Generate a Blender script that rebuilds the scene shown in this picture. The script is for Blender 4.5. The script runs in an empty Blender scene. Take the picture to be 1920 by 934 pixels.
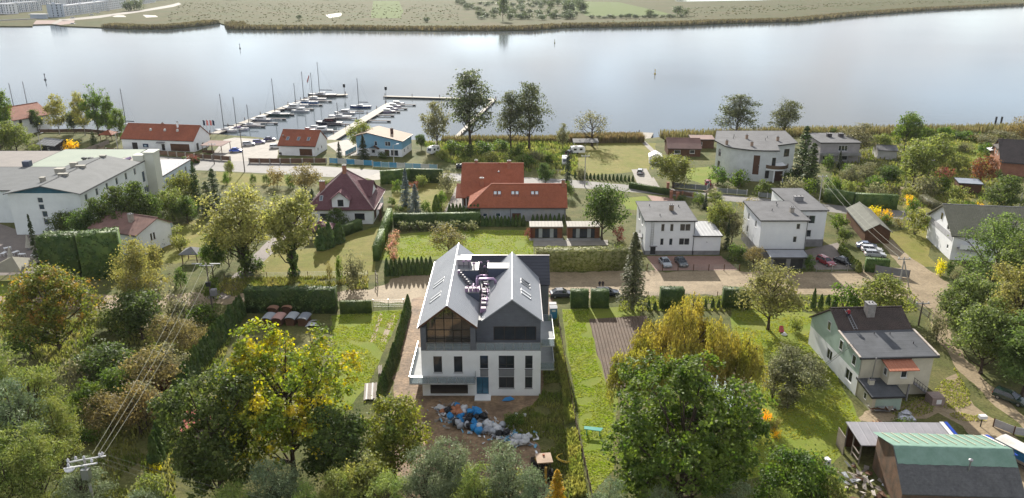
import bpy, math, random
import numpy as np
from mathutils import Vector, Matrix
R = math.radians
random.seed(7)
rng = np.random.default_rng(7)
SC = bpy.context.scene
COL = SC.collection
# ------------------------------------------------------------------ camera
LENS_PX, CX, CY, PITCH, CAM_H = 1457.0, 960.0, 467.0, R(19.9), 58.0
cam_data = bpy.data.cameras.new('camera')
cam_data.sensor_width = 36.0
cam_data.lens = LENS_PX / 1920 * 36.0
cam_data.clip_start, cam_data.clip_end = 0.5, 20000
cam = bpy.data.objects.new('camera', cam_data)
COL.objects.link(cam)
cam.location = (0, 0, CAM_H)
cam.rotation_euler = (R(90) - PITCH, 0, 0)
SC.camera = cam
# ------------------------------------------------------------------ light
SUN_EL, SUN_AZ = R(28), R(-7.5)          # azimuth from +Y, negative = left
HAZE = 0.00004
SKY_STRENGTH, SUN_STRENGTH, EXPOSURE = 0.15, 4.4, 1.1
w = bpy.data.worlds.new('World')
SC.world = w
w.use_nodes = True
nt = w.node_tree
for n in list(nt.nodes):
 nt.nodes.remove(n)
def N(nt, typ, **kw):
 n = nt.nodes.new(typ)
 for k, v in kw.items():
  if k == 'ins':
   for a, b in v.items():
    n.inputs[a].default_value = b
  else:
   setattr(n, k, v)
 return n
def LK(nt, a, b):
 nt.links.new(a, b)
def ramp(nt, stops):
 n = nt.nodes.new('ShaderNodeValToRGB')
 e = n.color_ramp.elements
 while len(e) < len(stops):
  e.new(0.5)
 for i, (p, c) in enumerate(stops):
  e[i].position = p
  e[i].color = c if len(c) == 4 else (*c, 1)
 return n
sky = N(nt, 'ShaderNodeTexSky', sky_type='NISHITA', sun_disc=False, sun_elevation=SUN_EL, sun_rotation=SUN_AZ,
  air_density=0.8, dust_density=0.1, ozone_density=1.2)
tc = N(nt, 'ShaderNodeTexCoord')
sep = N(nt, 'ShaderNodeSeparateXYZ'); LK(nt, tc.outputs['Generated'], sep.inputs[0])
zc = N(nt, 'ShaderNodeMath', operation='MAXIMUM', ins={1: 0.0}); LK(nt, sep.outputs['Z'], zc.inputs[0])
za = N(nt, 'ShaderNodeMath', operation='ADD', ins={1: 0.13}); LK(nt, zc.outputs[0], za.inputs[0])
dx = N(nt, 'ShaderNodeMath', operation='DIVIDE'); LK(nt, sep.outputs['X'], dx.inputs[0]); LK(nt, za.outputs[0], dx.inputs[1])
dy = N(nt, 'ShaderNodeMath', operation='DIVIDE'); LK(nt, sep.outputs['Y'], dy.inputs[0]); LK(nt, za.outputs[0], dy.inputs[1])
cmb = N(nt, 'ShaderNodeCombineXYZ'); LK(nt, dx.outputs[0], cmb.inputs[0]); LK(nt, dy.outputs[0], cmb.inputs[1])
cn = N(nt, 'ShaderNodeTexNoise', ins={'Scale': 1.15, 'Detail': 5.0, 'Roughness': 0.55, 'Distortion': 0.4}); LK(nt, cmb.outputs[0], cn.inputs['Vector'])
cr = ramp(nt, [(0.34, (0, 0, 0)), (0.56, (1, 1, 1))]); LK(nt, cn.outputs['Fac'], cr.inputs[0])
cn2 = N(nt, 'ShaderNodeTexNoise', ins={'Scale': 1.9, 'Detail': 4.0}); LK(nt, cmb.outputs[0], cn2.inputs['Vector'])
cc = ramp(nt, [(0.36, (2.1, 2.2, 2.45)), (0.64, (3.6, 3.58, 3.62))]); LK(nt, cn2.outputs['Fac'], cc.inputs[0])
mx = N(nt, 'ShaderNodeMixRGB'); LK(nt, cr.outputs[0], mx.inputs[0]); hsv = N(nt, 'ShaderNodeHueSaturation', ins={'Saturation': 0.62, 'Value': 0.6}); LK(nt, sky.outputs[0], hsv.inputs['Color']); LK(nt, hsv.outputs[0], mx.inputs[1]); LK(nt, cc.outputs[0], mx.inputs[2])
bg = N(nt, 'ShaderNodeBackground', ins={'Strength': SKY_STRENGTH}); LK(nt, mx.outputs[0], bg.inputs[0])
wo = N(nt, 'ShaderNodeOutputWorld'); LK(nt, bg.outputs[0], wo.inputs[0])
sd = bpy.data.lights.new('sun', 'SUN')
sd.energy, sd.angle, sd.color = SUN_STRENGTH, R(0.6), (1.0, 0.94, 0.84)
sun = bpy.data.objects.new('sun', sd)
COL.objects.link(sun)
_sv = Vector((math.sin(SUN_AZ) * math.cos(SUN_EL), math.cos(SUN_AZ) * math.cos(SUN_EL), math.sin(SUN_EL)))
sun.rotation_euler = _sv.to_track_quat('Z', 'Y').to_euler()
vs = SC.view_settings
vs.view_transform, vs.look, vs.exposure, vs.gamma, vs.use_curve_mapping = 'Standard', 'None', EXPOSURE, 1.0, False
SC.cycles.max_bounces, SC.cycles.diffuse_bounces, SC.cycles.glossy_bounces, SC.cycles.transmission_bounces = 6, 3, 3, 4
SC.cycles.volume_bounces = 0
SC.cycles.caustics_reflective = SC.cycles.caustics_refractive = False
# ------------------------------------------------------------------ survey: photo point -> place on the ground
cP, sP = math.cos(PITCH), math.sin(PITCH)
def G(px, py, h=0.0):
 u, v = (px - CX) / LENS_PX, (py - CY) / LENS_PX
 d = (u, cP - v * sP, -sP - v * cP)
 t = (h - CAM_H) / d[2]
 return Vector((t * d[0], t * d[1], h))
def HT(px, py, ty, h=0.0):
 """height above h of a point seen at row ty standing over ground point (px,py)"""
 g = G(px, py, h)
 v = (ty - CY) / LENS_PX
 return CAM_H + g.y * (-sP - v * cP) / (cP - v * sP) - h
def MPP(px, py, h=0.0):
 g = G(px, py, h)
 return (g.y * cP + (CAM_H - h) * sP) / LENS_PX
def PJ(x, y, z):
 yy, zz = y, z - CAM_H
 f = yy * cP - zz * sP
 up = yy * sP + zz * cP
 return (CX + LENS_PX * x / f, CY - LENS_PX * up / f)
# ------------------------------------------------------------------ materials
MATS = {}
def M(name, col, col2=None, rough=0.75, scale=2.0, bump=0.0, bscale=20.0, metal=0.0, spec=0.2, pat=None, pk=None, fine=0.12, space='Object', dirt=0.0):
 """procedural surface: two colours mixed by noise, fine grain, optional relief pattern (pat) in metres of UV"""
 if name in MATS:
  return MATS[name]
 m = bpy.data.materials.new(name)
 m.use_nodes = True
 t = m.node_tree
 b = t.nodes['Principled BSDF']
 b.inputs['Roughness'].default_value = rough
 b.inputs['Metallic'].default_value = metal
 b.inputs['Specular IOR Level'].default_value = spec
 c2 = col2 or tuple(min(1, c * 0.8) for c in col)
 tc = N(t, 'ShaderNodeTexCoord')
 if space == 'World':
  ge = N(t, 'ShaderNodeNewGeometry'); vec = ge.outputs['Position']
 else:
  vec = tc.outputs[space]
 n1 = N(t, 'ShaderNodeTexNoise', ins={'Scale': 1.0 / scale, 'Detail': 6.0, 'Roughness': 0.6}); LK(t, vec, n1.inputs['Vector'])
 r1 = ramp(t, [(0.35, (0, 0, 0)), (0.65, (1, 1, 1))]); LK(t, n1.outputs['Fac'], r1.inputs[0])
 m1 = N(t, 'ShaderNodeMixRGB', ins={1: (*col, 1), 2: (*c2, 1)}); LK(t, r1.outputs[0], m1.inputs[0])
 n2 = N(t, 'ShaderNodeTexNoise', ins={'Scale': bscale, 'Detail': 4.0, 'Roughness': 0.65}); LK(t, vec, n2.inputs['Vector'])
 r2 = ramp(t, [(0.3, (1 - fine * 2,) * 3), (0.7, (1 + fine,) * 3)]); LK(t, n2.outputs['Fac'], r2.inputs[0])
 m2 = N(t, 'ShaderNodeMixRGB', blend_type='MULTIPLY', ins={0: 1.0}); LK(t, m1.outputs[0], m2.inputs[1]); LK(t, r2.outputs[0], m2.inputs[2])
 out = m2.outputs[0]
 bumps = []
 if pat:
  uv = tc.outputs['UV']
  k = pk or {}
  if pat in ('brick', 'tiles', 'slabs'):
   bw, bh, mo = k.get('w', 0.25), k.get('h', 0.08), k.get('m', 0.008)
   br = N(t, 'ShaderNodeTexBrick', ins={'Scale': 1.0, 'Mortar Size': mo, 'Brick Width': bw, 'Row Height': bh, 'Mortar Smooth': 0.1, 'Bias': 0.0,
             'Color1': (*k.get('a', (0.92,) * 3), 1), 'Color2': (*k.get('b', (1.08,) * 3), 1), 'Mortar': (*k.get('j', (0.75,) * 3), 1)})
   br.offset = k.get('off', 0.5)
   LK(t, uv, br.inputs['Vector'])
   mm = N(t, 'ShaderNodeMixRGB', blend_type='MULTIPLY', ins={0: 1.0}); LK(t, out, mm.inputs[1]); LK(t, br.outputs['Color'], mm.inputs[2]); out = mm.outputs[0]
   iv = N(t, 'ShaderNodeMath', operation='SUBTRACT', ins={0: 1.0}); LK(t, br.outputs['Fac'], iv.inputs[1])
   bumps.append((iv.outputs[0], k.get('d', 0.02)))
  if pat in ('tiles', 'rows'):
   wv = N(t, 'ShaderNodeTexWave', wave_type='BANDS', bands_direction='Y', wave_profile='SAW', ins={'Scale': 1.0})
   wv.inputs['Scale'].default_value = math.pi / 10.0 / k.get('h', 0.3)
   LK(t, uv, wv.inputs['Vector']); bumps.append((wv.outputs['Fac'], k.get('d', 0.05)))
  if pat in ('tiles', 'corr', 'seams', 'planks'):
   wv = N(t, 'ShaderNodeTexWave', wave_type='BANDS', bands_direction=k.get('dir', 'X'), wave_profile='SIN')
   wv.inputs['Scale'].default_value = math.pi / 10.0 / k.get('w', 0.25)
   LK(t, uv, wv.inputs['Vector'])
   o = wv.outputs['Fac']
   if pat in ('seams', 'planks'):
    rr = ramp(t, [(0.0, (0, 0, 0)), (0.9, (0, 0, 0)), (0.99, (1, 1, 1))]) if pat == 'seams' else ramp(t, [(0.0, (0, 0, 0)), (0.1, (1, 1, 1))])
    LK(t, o, rr.inputs[0]); o = rr.outputs[0]
   bumps.append((o, k.get('d2', 0.04)))
 if dirt:
  n3 = N(t, 'ShaderNodeTexNoise', ins={'Scale': 0.7, 'Detail': 8.0, 'Roughness': 0.7}); LK(t, vec, n3.inputs['Vector'])
  r3 = ramp(t, [(0.45, (1, 1, 1)), (0.75, (1 - dirt, 1 - dirt, 1 - dirt * 1.1))]); LK(t, n3.outputs['Fac'], r3.inputs[0])
  mm = N(t, 'ShaderNodeMixRGB', blend_type='MULTIPLY', ins={0: 1.0}); LK(t, out, mm.inputs[1]); LK(t, r3.outputs[0], mm.inputs[2]); out = mm.outputs[0]
 LK(t, out, b.inputs['Base Color'])
 nrm = None
 if bump:
  bumps.append((n2.outputs['Fac'], bump))
 for o, d in bumps:
  bn = N(t, 'ShaderNodeBump', ins={'Strength': 1.0, 'Distance': d}); LK(t, o, bn.inputs['Height'])
  if nrm:
   LK(t, nrm, bn.inputs['Normal'])
  nrm = bn.outputs[0]
 if nrm:
  LK(t, nrm, b.inputs['Normal'])
 MATS[name] = m
 return m
def FOL(name, c1, c2, c3=None, scale=1.5, trans=0.46, rough=0.6):
 """foliage: clump-scale mix of two leaf colours, each leaf a little different, light passing through"""
 if name in MATS:
  return MATS[name]
 m = bpy.data.materials.new(name)
 m.use_nodes = True
 t = m.node_tree
 b = t.nodes['Principled BSDF']
 out = t.nodes['Material Output']
 b.inputs['Roughness'].default_value = rough
 b.inputs['Specular IOR Level'].default_value = 0.25
 tc = N(t, 'ShaderNodeTexCoord')
 ge = N(t, 'ShaderNodeNewGeometry')
 oi = N(t, 'ShaderNodeObjectInfo')
 n1 = N(t, 'ShaderNodeTexNoise', ins={'Scale': 1.0 / scale, 'Detail': 3.0}); LK(t, ge.outputs['Position'], n1.inputs['Vector'])
 stops = [(0.36, c1), (0.64, c2)] if c3 is None else [(0.34, c1), (0.52, c2), (0.64, c3)]
 r1 = ramp(t, stops); LK(t, n1.outputs['Fac'], r1.inputs[0])
 ra = N(t, 'ShaderNodeMapRange', ins={'From Min': 0, 'From Max': 1, 'To Min': 1.05, 'To Max': 2.3}); LK(t, ge.outputs['Random Per Island'], ra.inputs[0])
 hs = N(t, 'ShaderNodeHueSaturation'); LK(t, r1.outputs[0], hs.inputs['Color']); LK(t, ra.outputs[0], hs.inputs['Value'])
 rb = N(t, 'ShaderNodeMapRange', ins={'From Min': 0, 'From Max': 1, 'To Min': 0.485, 'To Max': 0.515}); LK(t, oi.outputs['Random'], rb.inputs[0]); LK(t, rb.outputs[0], hs.inputs['Hue'])
 LK(t, hs.outputs[0], b.inputs['Base Color'])
 tr = N(t, 'ShaderNodeBsdfTranslucent')
 br = N(t, 'ShaderNodeHueSaturation', ins={'Saturation': 1.1, 'Value': 1.7}); LK(t, hs.outputs[0], br.inputs['Color']); LK(t, br.outputs[0], tr.inputs[0])
 ms = N(t, 'ShaderNodeMixShader', ins={0: trans}); LK(t, b.outputs[0], ms.inputs[1]); LK(t, tr.outputs[0], ms.inputs[2])
 LK(t, ms.outputs[0], out.inputs[0])
 MATS[name] = m
 return m
def GLASS(name='window_glass', col=(0.02, 0.025, 0.03), rough=0.04, spec=0.8):
 return M(name, col, tuple(c * 1.6 for c in col), rough=rough, spec=spec, scale=1.2, fine=0.02)
# ------------------------------------------------------------------ mesh builder
class MB:
 def __init__(s):
  s.v, s.f, s.mi = [], [], []
 def face(s, pts, mi=0):
  i = len(s.v)
  s.v += [tuple(p) for p in pts]
  s.f.append(tuple(range(i, i + len(pts)))); s.mi.append(mi)
  return s
 def add(s, vs, fs, mi=0):
  i = len(s.v)
  s.v += [tuple(p) for p in vs]
  for f in fs:
   s.f.append(tuple(a + i for a in f)); s.mi.append(mi)
  return s
 def box(s, a, b, mi=0):
  (x0, y0, z0), (x1, y1, z1) = a, b
  x0, x1 = min(x0, x1), max(x0, x1); y0, y1 = min(y0, y1), max(y0, y1); z0, z1 = min(z0, z1), max(z0, z1)
  return s.add([(x0, y0, z0), (x1, y0, z0), (x1, y1, z0), (x0, y1, z0), (x0, y0, z1), (x1, y0, z1), (x1, y1, z1), (x0, y1, z1)],
      [(3, 2, 1, 0), (4, 5, 6, 7), (0, 1, 5, 4), (1, 2, 6, 5), (2, 3, 7, 6), (3, 0, 4, 7)], mi)
 def beam(s, p, q, w, h=None, mi=0):
  """rectangular bar from p to q"""
  p, q = Vector(p), Vector(q); h = h or w
  d = (q - p).normalized()
  up = Vector((0, 0, 1)) if abs(d.z) < 0.95 else Vector((0, 1, 0))
  a = d.cross(up).normalized() * (w / 2); c = a.cross(d).normalized() * (h / 2)
  vs = [e + i * a + j * c for e in (p, q) for i, j in ((-1, -1), (1, -1), (1, 1), (-1, 1))]
  return s.add(vs, [(0, 1, 2, 3), (7, 6, 5, 4), (0, 4, 5, 1), (1, 5, 6, 2), (2, 6, 7, 3), (3, 7, 4, 0)], mi)
 def tube(s, pts, rad, n=6, mi=0, cap=True):
  pts = [Vector(p) for p in pts]
  rads = rad if isinstance(rad, (list, tuple)) else [rad] * len(pts)
  vs, fs = [], []
  for i, p in enumerate(pts):
   d = (pts[min(i + 1, len(pts) - 1)] - pts[max(i - 1, 0)])
   d = d.normalized() if d.length > 1e-9 else Vector((0, 0, 1))
   up = Vector((0, 0, 1)) if abs(d.z) < 0.9 else Vector((1, 0, 0))
   a = d.cross(up).normalized(); c = a.cross(d).normalized()
   for k in range(n):
    th = math.tau * k / n
    vs.append(p + (a * math.cos(th) + c * math.sin(th)) * rads[i])
  for i in range(len(pts) - 1):
   for k in range(n):
    fs.append((i * n + k, (i + 1) * n + k, (i + 1) * n + (k + 1) % n, i * n + (k + 1) % n))
  if cap:
   fs.append(tuple(range(n))); fs.append(tuple(range(len(pts) * n - 1, (len(pts) - 1) * n - 1, -1)))
  return s.add(vs, fs, mi)
 def prism(s, poly, z0, z1, mi=0, top=True, bot=True):
  n = len(poly)
  ar = sum(poly[i][0] * poly[(i + 1) % n][1] - poly[(i + 1) % n][0] * poly[i][1] for i in range(n))
  if ar < 0:
   poly = poly[::-1]
  vs = [(p[0], p[1], z0) for p in poly] + [(p[0], p[1], z1) for p in poly]
  fs = [(i, (i + 1) % n, n + (i + 1) % n, n + i) for i in range(n)]
  if top: fs.append(tuple(range(n, 2 * n)))
  if bot: fs.append(tuple(range(n - 1, -1, -1)))
  return s.add(vs, fs, mi)
 def slab(s, pts, th, mi=0, vert=False):
  """a sheet with thickness th below the polygon pts (counter-clockwise seen from its outer side)"""
  P = [Vector(p) for p in pts]
  nrm = Vector((0, 0, 0))
  for i in range(len(P)):
   nrm += P[i].cross(P[(i + 1) % len(P)])
  nrm.normalize()
  off = Vector((0, 0, 1)) if vert else nrm
  Q = [p - off * th for p in P]
  n = len(P)
  fs = [tuple(range(n)), tuple(range(2 * n - 1, n - 1, -1))] + [(i, n + i, n + (i + 1) % n, (i + 1) % n) for i in range(n)]
  return s.add(P + Q, fs, mi)
 def lathe(s, prof, n=12, c=(0, 0, 0), mi=0):
  vs, fs = [], []
  for r, z in prof:
   for k in range(n):
    vs.append((c[0] + r * math.cos(math.tau * k / n), c[1] + r * math.sin(math.tau * k / n), c[2] + z))
  for i in range(len(prof) - 1):
   for k in range(n):
    fs.append((i * n + k, i * n + (k + 1) % n, (i + 1) * n + (k + 1) % n, (i + 1) * n + k))
  fs.append(tuple(range(n - 1, -1, -1))); fs.append(tuple(range((len(prof) - 1) * n, len(prof) * n)))
  return s.add(vs, fs, mi)
 def mesh(s, name, mats, smooth=False):
  me = bpy.data.meshes.new(name)
  me.from_pydata(s.v, [], s.f)
  for m in (mats if isinstance(mats, (list, tuple)) else [mats]):
   me.materials.append(m)
  if any(s.mi):
   me.polygons.foreach_set('material_index', s.mi)
  uvl = me.uv_layers.new(name='UVMap')
  co = [Vector(v) for v in s.v]
  for p in me.polygons:
   n = p.normal
   if abs(n.z) > 0.999:
    u, vv = Vector((1, 0, 0)), Vector((0, 1, 0))
   else:
    u = Vector((-n.y, n.x, 0)).normalized(); vv = n.cross(u)
   for li in p.loop_indices:
    q = co[me.loops[li].vertex_index]
    uvl.data[li].uv = (q.dot(u), q.dot(vv))
  if smooth:
   me.polygons.foreach_set('use_smooth', [True] * len(me.polygons))
  return me
 def build(s, name, mats, parent=None, loc=(0, 0, 0), rz=0.0, smooth=False):
  return put(s.mesh(name, mats, smooth), name, parent, loc, rz)
def put(me, name, parent=None, loc=(0, 0, 0), rz=0.0, rot=None, scale=None):
 o = bpy.data.objects.new(name, me)
 COL.objects.link(o)
 o.location = loc
 o.rotation_euler = rot if rot else (0, 0, rz)
 if scale: o.scale = scale
 if parent is not None:
  o.parent = parent
  KIDS.setdefault(parent.name, []).append(o)
 return o
KIDS = {}
def tag(o, label=None, cat=None, group=None, kind=None):
 if label: o['label'] = label
 if cat: o['category'] = cat
 if group: o['group'] = group
 if kind: o['kind'] = kind
 return o
def thing(name, label, cat, loc=(0, 0, 0), rz=0.0, group=None, scale=None):
 o = put(None, name, None, loc, rz, scale=scale)
 return tag(o, label, cat, group)
def dup(root, loc, rz=None, label=None, scale=None, swap=None):
 """copy a thing with copies of its parts and sub-parts (shared meshes); swap maps a material to another on the copy"""
 def cp(o, par):
  c = o.copy(); COL.objects.link(c)
  if par is not None:
   c.parent = par
   KIDS.setdefault(par.name, []).append(c)
  if swap and o.data is not None:
   for i, sl in enumerate(c.material_slots):
    if sl.material and sl.material.name in swap:
     nm = sl.material.name; sl.link = 'OBJECT'; sl.material = swap[nm]
  for ch in KIDS.get(o.name, []):
   cp(ch, c)
  return c
 r = cp(root, None)
 r.location = loc
 if rz is not None: r.rotation_euler = (0, 0, rz)
 if label: r['label'] = label
 if scale: r.scale = scale
 return r
ORD = ['first', 'second', 'third', 'fourth', 'fifth', 'sixth', 'seventh', 'eighth', 'ninth', 'tenth', 'eleventh', 'twelfth', 'thirteenth', 'fourteenth',
  'fifteenth', 'sixteenth', 'seventeenth', 'eighteenth', 'nineteenth', 'twentieth', 'twenty-first', 'twenty-second', 'twenty-third', 'twenty-fourth',
  'twenty-fifth', 'twenty-sixth', 'twenty-seventh', 'twenty-eighth', 'twenty-ninth', 'thirtieth', 'thirty-first', 'thirty-second', 'thirty-third', 'thirty-fourth']
# ================================================================== ground, water, far bank
from mathutils import noise as mnoise
from mathutils.geometry import tessellate_polygon
def rough_edge(pts, amp, step=1.5, freq=0.35):
 out = []
 n = len(pts)
 for i in range(n):
  a, b = Vector(pts[i]), Vector(pts[(i + 1) % n])
  d = b - a
  k = max(1, int(d.length / step))
  nr = Vector((-d.y, d.x, 0)).normalized() if d.length > 1e-6 else Vector((0, 0, 0))
  for j in range(k):
   p = a + d * (j / k)
   e = mnoise.noise(Vector((p.x * freq, p.y * freq, 3.7))) + 0.5 * mnoise.noise(Vector((p.x * freq * 3, p.y * freq * 3, 9.1)))
   out.append(p + nr * e * amp)
 return out
def patch(name, px, mat, z=0.0, amp=0.35, step=1.2, label=None, world=False, th=None):
 pts = [Vector((p[0], p[1], 0)) for p in px] if world else [G(*p) for p in px]
 if amp: pts = rough_edge(pts, amp, step)
 else: pts = [Vector((p.x, p.y, 0)) for p in pts]
 tris = tessellate_polygon([pts])
 mb = MB()
 vs = [(p.x, p.y, z) for p in pts]
 fs = []
 for t in tris:
  a, b, c = (pts[i] for i in t)
  fs.append(t if (b - a).cross(c - a).z > 0 else t[::-1])
 mb.add(vs, fs)
 if th:
  n = len(vs); ar = sum(pts[i].x * pts[(i + 1) % n].y - pts[(i + 1) % n].x * pts[i].y for i in range(n))
  for i in range(n):
   a, b = vs[i], vs[(i + 1) % n]
   q = [a, b, (b[0], b[1], b[2] - th), (a[0], a[1], a[2] - th)]
   mb.face(q[::-1] if ar > 0 else q)
 o = mb.build(name, mat)
 tag(o, label, None, None, 'structure')
 return o
grassC = dict(scale=6.0, bump=0.10, bscale=3.0, space='World', fine=0.22, spec=0.15, rough=0.9)
m_rough = M('rough_grass', (0.072, 0.092, 0.020), (0.150, 0.140, 0.050), dirt=.45, **grassC)
m_lawn = M('lawn_grass', (0.140, 0.192, 0.020), (0.190, 0.208, 0.036), dirt=.10, scale=4.0, bump=0.05, bscale=5, space='World', fine=0.14, spec=0.15, rough=0.9)
m_lawn2 = M('dry_lawn_grass', (0.15, 0.16, 0.024), (0.22, 0.19, 0.052), dirt=.3, scale=5, bump=0.05, bscale=5, space='World', fine=0.18, spec=0.15, rough=0.9)
m_meadow = M('meadow_grass', (0.20, 0.18, 0.075), (0.12, 0.14, 0.04), scale=8, bump=0.08, bscale=3, space='World', fine=0.2, spec=0.1, rough=0.9)
m_dirt = M('sandy_dirt', (0.32, 0.25, 0.16), (0.235, 0.18, 0.112), scale=5, bump=0.06, bscale=2.5, space='World', fine=0.14, dirt=0.3)
m_soil = M('site_soil', (0.32, 0.215, 0.13), (0.17, 0.115, 0.072), scale=3, bump=0.15, bscale=1.8, space='World', fine=0.22, dirt=0.3)
m_asph = M('old_asphalt', (0.17, 0.162, 0.153), (0.22, 0.208, 0.195), scale=6, bump=0.01, bscale=12, space='World', fine=0.10, dirt=0.15)
m_concrete = M('concrete', (0.29, 0.265, 0.23), (0.23, 0.21, 0.185), scale=4, bump=0.01, bscale=8, space='World', fine=0.08, dirt=0.2)
m_pave = M('paving', (0.23, 0.195, 0.17), (0.18, 0.155, 0.14), scale=4, space='World', fine=0.1, pat='brick', pk=dict(w=0.4, h=0.2, m=0.015, d=0.01))
m_redpave = M('red_paving', (0.32, 0.20, 0.16), (0.26, 0.16, 0.13), scale=4, space='World', fine=0.1, pat='brick', pk=dict(w=0.4, h=0.2, m=0.015, d=0.01))
m_plough = M('ploughed_soil', (0.15, 0.105, 0.075), (0.11, 0.078, 0.055), scale=2, bump=0.08, bscale=4, space='World', fine=0.25, pat='corr', pk=dict(w=.55, d2=.14))
# near ground, one sheet to far behind the camera and to the river bank
BANK = [(-3600, 250), (-900, 248), (0, 246), (120, 246), (230, 248), (405, 252), (470, 256), (525, 263), (622, 262), (665, 266), (779, 262), (800, 264), (850, 264), (1050, 263),
  (1205, 261), (1235, 257), (1330, 255), (1440, 250), (1560, 249), (1700, 247), (1800, 246), (1920, 243), (2900, 240), (5600, 238)]
bank = [G(*p) for p in BANK]
near = [(p.x, p.y) for p in bank][::-1] + [(-1100, 60), (-900, -400), (900, -400), (1100, 60)]
patch('ground', near, m_rough, 0.0, 0.6, 4.0, world=True, th=4.0)
# water
m_water = bpy.data.materials.new('river_water'); m_water.use_nodes = True
t = m_water.node_tree; b = t.nodes['Principled BSDF']
b.inputs['Base Color'].default_value = (0.055, 0.075, 0.085, 1); b.inputs['Roughness'].default_value = 0.10; b.inputs['IOR'].default_value = 1.33
ge = N(t, 'ShaderNodeNewGeometry')
mp = N(t, 'ShaderNodeMapping', ins={'Scale': (0.35, 1.0, 1.0), 'Rotation': (0, 0, R(-14))}); LK(t, ge.outputs['Position'], mp.inputs[0])
n1 = N(t, 'ShaderNodeTexNoise', ins={'Scale': 0.5, 'Detail': 5.0, 'Roughness': 0.55}); LK(t, mp.outputs[0], n1.inputs['Vector'])
n2 = N(t, 'ShaderNodeTexNoise', ins={'Scale': 0.012, 'Detail': 3.0}); LK(t, mp.outputs[0], n2.inputs['Vector'])
rr = ramp(t, [(0.42, (0.15,) * 3), (0.62, (1, 1, 1))]); LK(t, n2.outputs['Fac'], rr.inputs[0])
bm_ = N(t, 'ShaderNodeBump', ins={'Strength': 0.5, 'Distance': 0.05}); LK(t, n1.outputs['Fac'], bm_.inputs['Height'])
ml = N(t, 'ShaderNodeMath', operation='MULTIPLY', ins={1: 0.85}); LK(t, rr.outputs[0], ml.inputs[0]); LK(t, ml.outputs[0], bm_.inputs['Strength'])
LK(t, bm_.outputs[0], b.inputs['Normal'])
wmb = MB(); wmb.face([(-9000, 150, -0.9), (9000, 150, -0.9), (9000, 4000, -0.9), (-9000, 4000, -0.9)])
tag(wmb.build('river_water', m_water), kind='structure')
bed = MB(); bed.face([(-12000, -600, -4.2), (12000, -600, -4.2), (12000, 14000, -4.2), (-12000, 14000, -4.2)])
tag(bed.build('river_bed', m_soil), kind='structure')
# far bank
FAR = [(-2500, 54), (-700, 52), (0, 49), (60, 49), (62, 46), (105, 45), (112, 48), (190, 51), (250, 54), (310, 54), (345, 51), (385, 47), (412, 43), (421, 46), (426, 54), (500, 55), (640, 55),
  (700, 56), (800, 57), (900, 57), (1000, 56), (1060, 51), (1150, 50), (1280, 47), (1370, 43), (1500, 40), (1560, 34), (1620, 28), (1740, 19), (1920, 10), (2200, -6), (2600, -20)]
m_far = M('far_meadow_grass', (0.088, 0.076, 0.028), (0.062, 0.074, 0.020), scale=45, bump=0.3, bscale=0.12, space='World', fine=0.16, spec=0.1, rough=0.95)
m_field = M('far_green_field', (0.085, 0.125, 0.025), (0.10, 0.13, 0.032), scale=50, bscale=0.1, space='World', fine=0.08, spec=0.1, rough=0.95)
farp = [G(*p) for p in FAR]
patch('far_meadow', [(p.x, p.y) for p in farp] + [(9000, 3600), (9000, 9000), (-9000, 9000), (-9000, 900)], m_far, 0.0, 3.0, 15.0, world=True, th=2.0)
patch('green_field', [(700, 2), (748, 2), (756, 20), (752, 34), (695, 34)], m_field, 0.02, 2, 20)
patch('green_field', [(1050, 2), (1160, 4), (1262, 27), (1215, 30), (1100, 30)], m_field, 0.02, 2, 20)
m_sand = M('pale_sand', (0.5, 0.46, 0.4), (0.42, 0.38, 0.32), scale=20, space='World')
for pp in ([(208, 29), (232, 29), (236, 32), (214, 32)], [(268, 28), (292, 29), (296, 32), (274, 33)], [(610, 28), (640, 24), (640, 30), (618, 34)]):
 patch('sand_track', pp, m_sand, 0.03, 2, 6)
patch('far_road', [(110, 37), (180, 30), (265, 19), (320, 9), (335, 5), (340, 8), (325, 13), (268, 22), (185, 34), (112, 40)], m_concrete, 0.03, 0.5, 20)
patch('far_canal', [(1270, 3), (1420, 1), (1500, -3), (1490, -5), (1400, -1), (1265, 1)], m_water, 0.04, 2, 20)
m_ramp = M('brick_embankment', (0.22, 0.15, 0.13), (0.27, 0.19, 0.16), scale=8, space='World')
patch('far_embankment', [(62, 45.5), (68, 38), (140, 38.5), (138, 44), (112, 47), (100, 45)], m_ramp, 0.03, 0.5, 10)
patch('boat_ramp', [(96, 45), (112, 36), (120, 37), (104, 46)], m_concrete, 0.06, 0, 10)
# ---- yards, roads, lawns (each sheet 4 mm or more above the one below)
patch('asphalt_road', [(150, 292), (300, 293), (345, 296), (480, 303), (560, 309), (690, 318), (760, 322), (860, 326), (960, 331), (1070, 337), (1135, 343), (1250, 353), (1390, 368), (1560, 384), (1720, 398), (1960, 412),
  (1960, 428), (1720, 414), (1560, 398), (1390, 380), (1250, 366), (1135, 356), (1060, 351), (960, 345), (860, 340), (735, 336), (620, 332), (440, 322), (340, 318), (300, 312), (150, 306)], m_asph, 0.008, 0.25)
patch('dirt_road', [(-80, 556), (60, 557), (200, 553), (380, 550), (455, 549), (560, 546), (700, 541), (760, 517), (820, 512), (930, 510), (1040, 510), (1160, 507), (1215, 508), (1330, 507), (1400, 509), (1500, 510), (1600, 508), (1665, 505), (1690, 500), (1760, 514),
  (1790, 545), (1780, 572), (1745, 580), (1700, 570), (1640, 560), (1560, 553), (1450, 553), (1380, 551), (1290, 552), (1200, 556), (1120, 556), (1030, 556), (900, 560), (760, 568), (640, 566), (560, 566), (455, 566), (385, 574), (200, 580), (60, 584), (-80, 588)], m_dirt, 0.008, 1.3, .8)
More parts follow.
